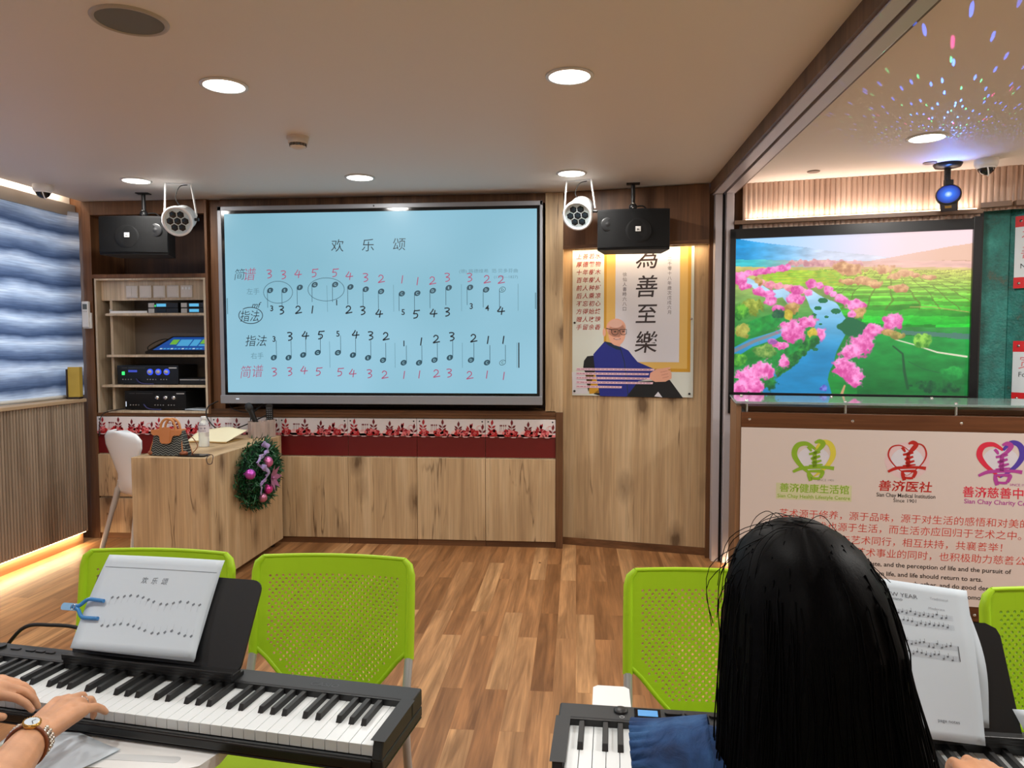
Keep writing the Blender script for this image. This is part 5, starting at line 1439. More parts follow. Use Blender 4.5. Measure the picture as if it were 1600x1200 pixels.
for k in range(7):
    a = R(k * 51.4); d = Vector((0.35, math.cos(a), math.sin(a))).normalized(); s_ = Vector((0, -math.sin(a), math.cos(a)))
    c_ = Vector((0.115, 0.03, -0.034))
    b.add([c_, c_ + d * 0.04 + s_ * 0.026, c_ + d * 0.10, c_ + d * 0.04 - s_ * 0.026], [(0, 1, 2), (0, 2, 3)])
b.ball((0.125, 0.03, -0.034), 0.01, 10, 8)
b.build('flower', mat('mauve glitter flower', (168, 110, 150), 0.3, metal=0.3), t)

# white shell chair half hidden behind the desk
t = thing('shell_chair', 'white plastic shell chair with slim tapering legs behind the desk', 'chair', (-3.005, 4.97, 0), R(-30))
def shell(u, v):
    # v 0..1: seat front to top of back; the back waists in above the seat and flares to a round top
    if v < 0.45:
        q = v / 0.45; w = 0.2 * (0.92 + 0.08 * math.sin(PI * q)); y = 0.22 - 0.40 * q; z = 0.455 - 0.03 * math.sin(PI * q); k = 0.03
        if q < .15: z -= 0.03 * (1 - q / .15)
    else:
        q = (v - 0.45) / 0.55
        w = float(np.interp(q, [0, .12, .3, .55, .75, .88, .96, 1], [.18, .11, .10, .175, .235, .24, .19, .07])); y = -0.19 - 0.075 * q; z = 0.46 + 0.45 * q; k = 0.05 * q
        if q < .15: y += 0.012 * (1 - q / .15)
    x = (2 * u - 1) * w
    return Vector((x, y + k * (2 * u - 1) ** 2 * (1 if v > .45 else 0), z + (0.02 * (2 * u - 1) ** 2 if v <= .45 else 0)))
b = MB(); b.grid(shell, 14, 44); o_ = b.build('shell', mat('glossy white shell', (236, 244, 248), 0.25), t, solid=0.012)
for sx in (-1, 1):
    b = MB(); b.tube([(sx * 0.15, 0.17, 0.45), (sx * 0.21, 0.26, 0.0)], [0.017, 0.012], 12); b.build('leg', mat('grey leg', (186, 184, 180), 0.35), t)
    b = MB(); b.tube(smooth_path([(sx * 0.1, -0.195, 0.55), (sx * 0.135, -0.2, 0.44), (sx * 0.17, -0.24, 0.25), (sx * 0.215, -0.29, 0.0)], 6), [0.012] * 4 + [0.02] * 6 + [0.017] * 9, 12); b.build('leg', mat('grey leg', (186, 184, 180), 0.35), t)

# ------------------------------------------------------------------ things on the ceiling
def downlight(x, y, z, label, power=1.0):
    t = thing('downlight', label, 'ceiling light', (x, y, z), group='round recessed downlights')
    b = MB(); b.lathe([(0.083, 0.0), (0.097, -0.001), (0.097, -0.005), (0.083, -0.007)], (0, 0, 0), 32, close=False); b.build('trim_ring', WHITE, t)
    b = MB(); b.lathe([(0.0, -0.0035), (0.085, -0.0035)], (0, 0, 0), 32, close=False); b.build('diffuser', emit('downlight face', (255, 250, 240), 9), t)
    area('lamp', (0, 0, -0.009), (0, 0, 0), 0.16, 0.16, DOWNLIGHT_W * power, LAMP, 'DISK', t)
downlight(-1.47, 3.02, CEIL, 'round ceiling downlight nearest the smoke detector, over the green chairs')
downlight(-0.032, 3.045, CEIL, 'round ceiling downlight right of the middle, nearest the wooden beam')
downlight(-2.90, 4.69, CEIL, 'small round ceiling downlight above the left speaker niche')
downlight(-1.405, 4.74, CEIL, 'small round ceiling downlight above the middle of the display')
downlight(-0.036, 4.75, CEIL, 'small round ceiling downlight above the right stage light')
downlight(1.80, 4.04, CEIL_R, 'round ceiling downlight in the side room among coloured light dots', 1.5)
for x, y in ((-2.95, 3.03), (-2.95, 1.2), (-1.47, 1.2), (-0.04, 1.2), (-1.47, -0.8), (-0.04, -0.8)):  # unseen lamps added to raise the brightness of the main room
    downlight(x, y, CEIL, 'round ceiling downlight added out of view to brighten the main room')
for x, y in ((1.9, 1.8), (3.2, 2.6)):  # unseen strong lamps added to lift the side room
    downlight(x, y, CEIL_R, 'round ceiling downlight added out of view to brighten the side room', 3.8)

t = thing('ceiling_speaker', 'round grey mesh loudspeaker flush in the ceiling', 'speaker', (-1.49, 2.40, CEIL))
b = MB(); b.lathe([(0.105, -0.004), (0.108, -0.008), (0.118, -0.006), (0.122, 0.0)], (0, 0, 0), 40, close=False); b.build('rim', mat('speaker rim', (176, 168, 156), 0.5), t)
b = MB(); b.lathe([(0.0, -0.006), (0.106, -0.004)], (0, 0, 0), 40, close=False); b.build('grille', mat('speaker mesh', (112, 112, 104), 0.7, bump=0.6, bscale=700), t)
t = thing('smoke_detector', 'small beige smoke detector on the ceiling', 'smoke detector', (-1.455, 3.80, CEIL))
b = MB(); b.lathe([(0.058, 0.0), (0.058, -0.012), (0.05, -0.016), (0.052, -0.02), (0.05, -0.036)], (0, 0, 0), 28); b.build('base', mat('detector plastic', (214, 202, 186), 0.5), t)
b = MB()
for k in range(14):
    a = 2 * PI * k / 14; b.box(-0.002, 0.002, -0.004, 0.004, -0.05, -0.034, Matrix.Translation((0.042 * math.cos(a), 0.042 * math.sin(a), 0)) @ Matrix.Rotation(a, 4, 'Z'))
b.build('vent', mat('detector vent', (90, 78, 66), 0.6), t)
b = MB(); b.lathe([(0.042, -0.049), (0.03, -0.058), (0.012, -0.064), (0, -0.064)], (0, 0, 0), 24); b.build('cap', mat('detector plastic', (214, 202, 186), 0.5), t)
for x, y, lb_ in ((1.455, 4.76, 'left small sprinkler disc on the side room ceiling'), (2.07, 4.60, 'small sprinkler disc on the side room ceiling by the projector')):
    t = thing('sprinkler_disc', lb_, 'sprinkler', (x, y, CEIL_R), group='sprinkler discs')
    b = MB(); b.lathe([(0.038, 0), (0.038, -0.004), (0.03, -0.007), (0, -0.007)], (0, 0, 0), 24); b.build('cover', mat('sprinkler cover', (140, 118, 104), 0.4), t)

def dome_camera(x, y, z, label, rz):
    t = thing('dome_camera', label, 'security camera', (x, y, z), rz, group='white dome cameras')
    b = MB(); b.lathe([(0.062, 0.0), (0.062, -0.028), (0.056, -0.042), (0.05, -0.046)], (0, 0, 0), 32); b.build('base', WHITE, t, bevel=0.002)
    b = MB(); b.ball((0, 0, -0.046), (0.046, 0.046, 0.044), 28, 14); b.build('dome', mat('smoked dome', (26, 24, 24), 0.08), t)
    b = MB(); b.lathe([(0.05, -0.044), (0.05, -0.052), (0.046, -0.054)], (0, 0, 0), 32, close=False); b.build('ring', WHITEG, t)
    b = MB(); b.tube([(0.047 * math.sin(a) * 0.25, -0.047 * math.cos(a) if False else -0.0465 * math.cos(R(10)) * math.cos(a), -0.047 - 0.046 * math.sin(a)) for a in np.linspace(0.0, PI, 14)], 0.004, 8); b.build('lens_slit', WHITEG, t)
dome_camera(-3.61, 4.76, CEIL, 'white dome camera on the ceiling at the far left corner', R(30))
dome_camera(2.36, 4.55, CEIL_R, 'white dome camera on the side room ceiling beside the projector', R(-20))

# star projector throwing coloured dots on the side room ceiling
t = thing('star_projector', 'black laser star projector with glowing blue lens hanging from the ceiling', 'projector', (2.19, 4.64, CEIL_R))
b = MB(); b.lathe([(0.078, 0.0), (0.078, -0.006), (0.07, -0.02), (0.03, -0.028), (0, -0.028)], (0, 0, 0), 28); b.build('ceiling_plate', BLACK, t)
b = MB()
for k in range(7): b.lathe([(0.016, -0.028 - k * 0.01), (0.02, -0.033 - k * 0.01), (0.016, -0.038 - k * 0.01)], (0, 0, 0), 16)
b.box(-0.016, 0.03, -0.012, 0.012, -0.13, -0.095); b.build('bracket', BLACK, t)
PC = Vector((0.0, -0.02, -0.19)); pd = Vector((-0.44, -0.80, 0.35)).normalized()
b = MB(); a_, b_ = frame(pd)
Mx = Matrix((a_, b_, pd)).transposed().to_4x4(); Mx.translation = PC
b.box(-0.045, 0.045, -0.04, 0.04, -0.12, 0.0, Mx); b.build('body', BLACK, t, bevel=0.004)
b = MB(); b.lathe([(0.045, -0.012), (0.068, 0.0), (0.068, 0.014), (0.06, 0.018)], PC, 32, pd, close=False); b.build('lens_ring', BLACK, t)
pmn, ptn, pbn, N, L = nt('projector lens')
tc = N.new('ShaderNodeTexCoord'); vn = N.new('ShaderNodeVectorMath'); vn.operation = 'DISTANCE'
L.new(tc.outputs['Object'], vn.inputs[0]); vn.inputs[1].default_value = tuple(PC + pd * 0.016)
rp_ = ramp(N, [(0.0, (1, 1, 1, 1)), (0.14, (0.5, 0.8, 1, 1)), (0.35, (0.03, 0.2, 1.0, 1)), (1.0, (0.005, 0.02, 0.3, 1))])
k_ = N.new('ShaderNodeMath'); k_.operation = 'MULTIPLY'; k_.inputs[1].default_value = 1 / 0.06
L.new(vn.outputs['Value'], k_.inputs[0]); L.new(k_.outputs[0], rp_.inputs[0]); L.new(rp_.outputs[0], pbn.inputs['Emission Color']); pbn.inputs['Emission Strength'].default_value = 0.9; pbn.inputs['Base Color'].default_value = (0.01, 0.01, 0.02, 1); pbn.inputs['Roughness'].default_value = 0.2
b = MB(); b.lathe([(0.0, 0.016), (0.061, 0.014)], PC, 32, pd, close=False); b.build('lens', pmn, t)
b = MB(); b.box(-0.02, 0.015, -0.0405, -0.0395, -0.075, -0.035, Mx); b.box(0.0448, 0.0458, -0.02, 0.02, -0.08, -0.04, Mx); b.build('sticker', mat('yellow sticker', (200, 160, 60), 0.5), t)
for q_, (pw, col_, scl, thr, seed) in enumerate(((190, (0.05, 0.16, 1.0), 31.0, 0.095, 0.0), (100, (0.04, 1.0, 0.35), 22.0, 0.048, 3.7), (70, (1.0, 0.06, 0.4), 13.0, 0.04, 8.3))):
    l = bpy.data.lights.new('star dots', 'SPOT'); l.energy = pw; l.color = (1, 1, 1); l.spot_size = R(116); l.spot_blend = 0.3; l.shadow_soft_size = 0.0
    l.use_nodes = True; N = l.node_tree.nodes; L = l.node_tree.links
    em = N['Emission']; tc = N.new('ShaderNodeTexCoord'); sp = N.new('ShaderNodeSeparateXYZ'); L.new(tc.outputs['Normal'], sp.inputs[0])
    ab0 = N.new('ShaderNodeMath'); ab0.operation = 'ABSOLUTE'; L.new(sp.outputs['Z'], ab0.inputs[0])
    ab_ = N.new('ShaderNodeMath'); ab_.operation = 'ADD'; ab_.inputs[1].default_value = 0.35 + 0.11 * q_; L.new(ab0.outputs[0], ab_.inputs[0])
    dx = N.new('ShaderNodeMath'); dx.operation = 'DIVIDE'; L.new(sp.outputs['X'], dx.inputs[0]); L.new(ab_.outputs[0], dx.inputs[1])
    dy = N.new('ShaderNodeMath'); dy.operation = 'DIVIDE'; L.new(sp.outputs['Y'], dy.inputs[0]); L.new(ab_.outputs[0], dy.inputs[1])
    cm_ = N.new('ShaderNodeCombineXYZ'); L.new(dx.outputs[0], cm_.inputs[0]); L.new(dy.outputs[0], cm_.inputs[1]); cm_.inputs[2].default_value = 0
    vo = N.new('ShaderNodeTexVoronoi'); vo.inputs['Scale'].default_value = scl; vo.voronoi_dimensions = '2D'; L.new(cm_.outputs[0], vo.inputs['Vector'])
    lt = N.new('ShaderNodeMath'); lt.operation = 'LESS_THAN'; lt.inputs[1].default_value = thr; L.new(vo.outputs['Distance'], lt.inputs[0])
    em.inputs['Color'].default_value = col_ + (1,); fo = N.new('ShaderNodeLightFalloff'); fo.inputs['Strength'].default_value = 1.0
    mm = N.new('ShaderNodeMath'); mm.operation = 'MULTIPLY'; L.new(lt.outputs[0], mm.inputs[0]); L.new(fo.outputs['Constant'], mm.inputs[1]); L.new(mm.outputs[0], em.inputs['Strength'])
    o = bpy.data.objects.new('star dots', l); COL.objects.link(o); o.parent = t
    o.location = PC + pd * 0.03; o.rotation_euler = Vector((-0.2, -0.5, 0.83)).to_track_quat('-Z', 'Y').to_euler()

l = bpy.data.lights.new('added dot haze', 'SPOT'); l.energy = 5.0; l.color = (0.12, 0.3, 1.0); l.spot_size = R(110); l.spot_blend = 1.0; l.shadow_soft_size = 0.02  # added soft blue spot standing in for the haze of crowded dots
o = bpy.data.objects.new('added dot haze', l); COL.objects.link(o); o.parent = t; o.location = PC + pd * 0.03; o.rotation_euler = Vector((-0.25, -0.5, 0.8)).to_track_quat('-Z', 'Y').to_euler()

# stage lights
def stage_light(x, y, z, label, rx, rz):
    t = thing('stage_light', label, 'stage light', (x, y, CEIL), rz, group='white stage lights')
    dz = z - CEIL
    b = MB(); b.box(-0.085, 0.085, -0.012, 0.012, -0.006, 0.0)
    for sx in (-1, 1): b.tube([(sx * 0.083, 0, -0.003), (sx * 0.098, 0.02, dz * 0.6), (sx * 0.105, 0.03, dz + 0.02)], 0.006, 8)
    b.build('yoke', WHITE, t)
    d = Vector((0, -math.cos(rx), -math.sin(rx)))
    c = Vector((0, 0.03, dz))
    b = MB(); b.lathe([(0.0, 0.10), (0.06, 0.098), (0.082, 0.08), (0.088, 0.0), (0.096, -0.04), (0.1, -0.055), (0.1, -0.075), (0.088, -0.078), (0.084, -0.07), (0.084, -0.06)], c, 36, -d, close=False); b.build('housing', WHITEG, t)
    a_, b_ = frame(d)
    e1 = Vector((1, 0, 0)); e2 = d.cross(e1).normalized()
    f0 = c + d * 0.064
    b = MB(); b.lathe([(0.0, 0), (0.086, 0)], f0, 36, d, close=False); b.build('face_plate', mat('stage face', (200, 220, 226), 0.25), t)
    cells = [(0, 0)] + [(0.0495 * math.cos(R(60 * k)), 0.0495 * math.sin(R(60 * k))) for k in range(6)]
    for k, (u, v) in enumerate(cells):
        p = f0 + e1 * u + e2 * v
        b = MB(); hx = [p + d * 0.0015 + e1 * 0.0245 * math.cos(R(60 * j + 30)) + e2 * 0.0245 * math.sin(R(60 * j + 30)) for j in range(6)]
        b.add(hx, [tuple(range(6))]); b.add(list(reversed(hx)), [tuple(range(6))]); ln = b.build('lens_cell', mat('dark lens', (14, 22, 30), 0.1), t)
        b = MB(); b.lathe([(0.0, 0.004), (0.008, 0.0035), (0.017, 0.0018)], p, 18, d, close=False); b.build('lens', mat('lens glass', (30, 48, 58), 0.05), ln)
    for sx in (-1, 1):
        b = MB(); b.cyl(c + Vector((sx * 0.092, 0, 0)), c + Vector((sx * 0.118, 0, 0)), 0.011, n=12); b.build('knob', BLACK, t)
    b = MB(); b.tube(smooth_path([(0.0, 0.05, dz + 0.08), (-0.03, 0.03, dz * 0.4), (0.0, 0.02, -0.02), (0.05, 0.03, -0.004)], 6), 0.003, 8); b.build('cable', RUBBER, t)
stage_light(-2.672, 4.80, 2.345, 'white stage light with seven lenses beside the left speaker', R(20), R(10))
stage_light(0.01, 4.96, 2.375, 'white stage light with seven lenses beside the right speaker', R(30), R(-14))

# wall loudspeakers on ceiling arms
def loudspeaker(x, y, z, label, rz, flip):
    t = thing('loudspeaker', label, 'speaker', (x, y, z), rz, group='black loudspeakers hung from the ceiling')
    w, h, d = 0.235, 0.132, 0.22
    def arc(xx): return -0.12 - 0.028 * (1 - (xx / w) ** 2)
    ns = 14
    fr = [(-w + 2 * w * i / ns, arc(-w + 2 * w * i / ns)) for i in range(ns + 1)]
    b = MB(); b.prism(fr + [(w * 0.82, 0.11), (-w * 0.82, 0.11)], -h, h); b.build('cabinet', mat('speaker cabinet', (15, 15, 17), 0.6, spec=0.3), t, bevel=0.004)
    b = MB(); b.prism([(xx * 0.985, yy - 0.008) for xx, yy in fr] + [(xx * 0.985, yy - 0.0005) for xx, yy in reversed(fr)], -h + 0.016, h - 0.012); gr = b.build('grille', mat('speaker grille', (8, 9, 10), 0.65, spec=0.25, bump=0.5, bscale=800), t)
    s_ = -1 if flip else 1
    cx = s_ * 0.03
    b = MB(); b.box(-0.017, 0.017, -0.004, 0.0, -0.016, 0.016); bg = b.build('badge', mat('badge white', (226, 226, 222), 0.35), gr, loc=(cx - 0.02 * s_ * 0, arc(cx) - 0.008, 0.0), bevel=0.001)
    F = Flat((0, -0.0042, 0), (1, 0, 0), (0, 0, 1), lift=0.0003); F.text('JBL', 0, -0.003, 0.014, 0, 0, bold=0.03)
    o_ = F.build('badge_letters', mat('badge letters', (40, 40, 44), 0.5), bg)
    tx = -s_ * 0.165 if not flip else 0.155
    b = MB(); b.lathe([(0.046, -0.001), (0.04, 0.002), (0.022, -0.001), (0.012, 0.003), (0, 0.004)], (0, 0, 0), 24, (0, -1, 0)); b.build('tweeter', mat('tweeter', (22, 23, 25), 0.4), t, loc=(tx, arc(tx) - 0.008, 0.035))
    b = MB(); b.lathe([(0.084, -0.002), (0.078, 0.001), (0.05, -0.001), (0.03, 0.0), (0.0, 0.001)], (0, 0, 0), 30, (0, -1, 0)); b.build('woofer', mat('woofer', (13, 14, 15), 0.5, spec=0.3), t, loc=(cx, arc(cx) - 0.0075, -0.01))
    hz = CEIL - z
    b = MB(); b.tube([(0.0, 0.05, hz), (0.0, 0.05, h + 0.04)], 0.014, 12); b.box(-0.045, 0.045, 0.02, 0.08, hz - 0.006, hz); b.build('arm', BLACK, t)
    b = MB(); b.ball((0, 0.05, h + 0.045), 0.028, 14, 10); b.box(-0.035, 0.035, 0.03, 0.07, h - 0.002, h + 0.02); b.build('ball_joint', BLACK, t)
    for k in range(2):
        b = MB(); b.ball((0.0, 0.024, h + 0.035 + k * 0.03), 0.007, 8, 6); b.build('bolt', CHROME, t)
    b = MB(); b.tube(smooth_path([(0.02, 0.06, h + 0.05), (0.07, 0.08, h + 0.055), (0.1, 0.09, h + 0.02), (0.105, 0.1, h - 0.01)], 6), 0.005, 8); b.build('cable', RUBBER, t)
loudspeaker(-3.09, 5.04, 2.255, 'black loudspeaker hung in the dark niche at upper left', R(8), True)
loudspeaker(0.375, 5.05, 2.245, 'black loudspeaker hung in front of the calligraphy poster', R(-3), False)

# ------------------------------------------------------------------ green training chairs with writing tablets
def chair_back(mbk):
    def yb(x, z): return 0.215 + (z - 0.46) * 0.14 - 0.035 * (x / 0.245) ** 2 + 0.035
    def P(x, z): return (x, yb(x, z), z)
    def wd(z):
        if z > 0.835: return 0.216 + 0.020 * math.sqrt(max(0, 1 - ((z - 0.835) / 0.025) ** 2))
        if z > 0.60: return 0.236
        return 0.105 + (0.225 - 0.105) * ((z - 0.455) / 0.145) ** 0.75
    rh, px_, r_ = 0.0103, 0.0187, 0.0042
    z0, z1 = 0.497, 0.812
    nr_ = int((z1 - z0) / rh)
    def quad(a, b_, c, d):
        q = [a, b_, c, d]
        if sum(p[0] * n_[1] - n_[0] * p[1] for p, n_ in zip(q, q[1:] + q[:1])) < 0: q.reverse()
        mbk.add([P(*p) for p in q], [(0, 1, 2, 3)], True)
    for k in range(nr_):
        za, zb = z0 + k * rh, z0 + (k + 1) * rh
        zm = (za + zb) / 2
        half = min(wd(za), wd(zb)) - 0.026
        off = px_ / 2 if k % 2 else 0
        n = int((half - off) / px_ - (0 if k % 2 else 0.5)) if True else 0
        cs = [off + px_ * i for i in range(-n - (1 if k % 2 else 0), n + 1)]
        xl, xr = cs[0] - px_ / 2, cs[-1] + px_ / 2
        for s_, xe in ((-1, xl), (1, xr)):
            m_ = (s_ * 0.5 * (wd(za)) + xe * 0.5, s_ * 0.5 * wd(zb) + xe * 0.5)
            A_, B_ = ((s_ * wd(za), za), (s_ * wd(zb), zb))
            if s_ < 0: quad(A_, (xe, za), (xe, zb), B_)
            else: quad((xe, za), A_, B_, (xe, zb))
        for cx in cs:
            o8 = [(cx - px_ / 2, za), (cx, za), (cx + px_ / 2, za), (cx + px_ / 2, zm), (cx + px_ / 2, zb), (cx, zb), (cx - px_ / 2, zb), (cx - px_ / 2, zm)]
            i8 = [(cx + r_ * math.cos(R(225 + 45 * i)), zm + r_ * math.sin(R(225 + 45 * i))) for i in range(8)]
            mbk.add([P(*p) for p in o8] + [P(*p) for p in i8], [(i, (i + 1) % 8, 8 + (i + 1) % 8, 8 + i) for i in range(8)], True)
    ze = z0 + nr_ * rh
    lev = [ze, 0.822, 0.832, 0.838, 0.844, 0.85, 0.855, 0.859]
    nx = 12
    for a, b_ in zip(lev[:-1], lev[1:]):
        for i in range(nx):
            f0, f1 = -1 + 2 * i / nx, -1 + 2 * (i + 1) / nx
            quad((f0 * wd(a), a), (f1 * wd(a), a), (f1 * wd(b_), b_), (f0 * wd(b_), b_))
    for a, b_ in ((0.458, 0.478), (0.478, z0)):
        for i in range(nx):
            f0, f1 = -1 + 2 * i / nx, -1 + 2 * (i + 1) / nx
            quad((f0 * wd(a), a), (f1 * wd(a), a), (f1 * wd(b_), b_), (f0 * wd(b_), b_))
    return yb
def make_chair(label, group):
    t = thing('training_chair', label, 'chair', (0, 0, 0), 0, group)
    b = MB(); yb = chair_back(b)
    bk = b.build('backrest', GREEN, t)
    bm_ = bmesh.new(); bm_.from_mesh(bk.data); bmesh.ops.remove_doubles(bm_, verts=bm_.verts, dist=0.0004); bm_.to_mesh(bk.data); bm_.free(); bk.data.polygons.foreach_set('use_smooth', [False] * len(bk.data.polygons))
    k_ = bk.modifiers.new('thickness', 'SOLIDIFY'); k_.thickness = 0.008; k_.offset = 0
    b = MB()
    for s_ in (-1, 1):
        pts = [(s_ * 0.237, yb(0.237, z) + 0.002, z) for z in (0.575, 0.65, 0.74, 0.815)] + [(s_ * 0.232, yb(0.232, 0.84), 0.842), (s_ * 0.216, yb(0.216, 0.856), 0.857)]
        b.tube(pts, [0.0145, 0.0145, 0.014, 0.013, 0.011, 0.008], 12)
    b.tube([(x, yb(x, 0.858), 0.858) for x in np.linspace(-0.218, 0.218, 13)], 0.0065, 8)
    b.tube([(s_ * w_, yb(w_, z), z) for s_, w_, z in ((-1, .235, .60), (-1, .2, .565), (-1, .155, .51), (-1, .105, .456), (1, .105, .456), (1, .155, .51), (1, .2, .565), (1, .235, .60))], 0.0075, 8)
    b.build('back_frame', GREEN, t)
    def cush(u, v):
        x = (2 * u - 1); y = (2 * v - 1)
        e = max(0, 1 - max(abs(x), abs(y)) ** 6)
        return Vector((x * 0.215, -0.005 + y * 0.21, 0.447 + 0.022 * e ** 0.5 - (0.02 if y < -0.9 else 0)))
    b = MB(); b.grid(cush, 24, 24); b.build('seat', GREENF, t)
    b = MB(); b.prism(rrect(-0.215, 0.215, -0.215, 0.205, 0.03), 0.422, 0.448); b.build('seat_shell', GREEN, t, bevel=0.004)
    for s_ in (-1, 1):
        b = MB(); b.tube(smooth_path([(s_ * 0.237, yb(0.237, 0.58), 0.58), (s_ * 0.237, 0.19, 0.46), (s_ * 0.24, 0.19, 0.30), (s_ * 0.25, 0.25, 0.0)], 6), 0.0125, 12); b.build('leg', STEEL, t)
        b = MB(); b.tube(smooth_path([(s_ * 0.237, 0.16, 0.43), (s_ * 0.237, -0.1, 0.43), (s_ * 0.24, -0.19, 0.40), (s_ * 0.25, -0.25, 0.0)], 6), 0.0125, 12); b.build('leg', STEEL, t)
    # writing tablet on the sitter's right
    out = [(-0.325, -0.195), (-0.315, -0.185), (-0.256, -0.185), (-0.246, -0.195), (-0.244, -0.28), (-0.23, -0.31), (-0.20, -0.32), (0.015, -0.33), (0.045, -0.35), (0.06, -0.40), (0.06, -0.56), (0.045, -0.605), (0.005, -0.625), (-0.26, -0.625), (-0.305, -0.61), (-0.325, -0.56)]
    b = MB(); b.prism(list(reversed(out)), 0.713, 0.736); tb_ = b.build('tablet', WHITE, t, bevel=0.007, seg=3)
    b = MB(); b.prism(rrect(-0.24, 0.0, -0.60, -0.58, 0.008), 0.7358, 0.7366); b.build('pen_groove', mat('groove shade', (196, 200, 202), 0.4), tb_)
    b = MB(); b.tube([(-0.285, -0.25, 0.713), (-0.28, -0.22, 0.58), (-0.245, -0.12, 0.43)], 0.0125, 10); b.build('tablet_arm', STEEL, t)
    return t
gch = 'green chairs facing the viewer'
c1 = make_chair('lime green chair behind the left piano with sheet music in front of it', gch)
cl = [(-1.285, 1.86, 0, None), (-0.725, 1.845, 0, 'lime green chair behind the right end of the left piano, nearest the aisle'),
      (0.372, 1.79, -2.5, 'lime green chair half hidden behind the woman with long black hair'), (1.285, 1.70, -2, 'lime green chair at the right edge behind the black music stand')]
for i, (x, y, rz, lb_) in enumerate(cl):
    o = c1 if i == 0 else copy_tree(c1)
    o.location = (x, y, 0); o.rotation_euler = (0, 0, R(rz))
    if lb_: o['label'] = lb_
seats = []
for x, y, rz, lb_ in ((0.30, 0.56, 180, 'lime green chair under the woman with long black hair'), (-1.06, 0.66, 178, 'lime green chair under the piano player at the left edge')):
    o = copy_tree(c1)
    for ch in list(o.children):
        if ch.name.startswith('tablet'):
            for g_ in list(ch.children): bpy.data.objects.remove(g_)
            bpy.data.objects.remove(ch)
    o.location = (x, y, 0); o.rotation_euler = (0, 0, R(rz)); o['label'] = lb_; o['group'] = 'green chairs the players sit on'

# ------------------------------------------------------------------ digital pianos
WK = mat('white piano key', (216, 222, 224), 0.3)
BK = mat('black piano key', (24, 25, 26), 0.5)
KW = 0.0235
PWID = 52 * KW + 0.04
def key_mesh(name, x0, x1, y0, y1, z0, z1, m, slope=0.0, bev=0.0007):
    b = MB()
    vs = [(x0, y1, z0), (x1, y1, z0), (x1, y0, z0), (x0, y0, z0), (x0 + slope * .12, y1, z1), (x1 - slope * .12, y1, z1), (x1 - slope * .12, y0 + slope, z1), (x0 + slope * .12, y0 + slope, z1)]
    b.add(vs, [(0, 1, 2, 3), (7, 6, 5, 4), (0, 4, 5, 1), (1, 5, 6, 2), (2, 6, 7, 3), (3, 7, 4, 0)])
    o = b.build(name, m, bevel=bev, seg=2)
    return apply_flat(o)
def apply_flat(o):
    dg = bpy.context.evaluated_depsgraph_get()
    me = bpy.data.meshes.new_from_object(o.evaluated_get(dg)); o.modifiers.clear(); o.data = me
    return o
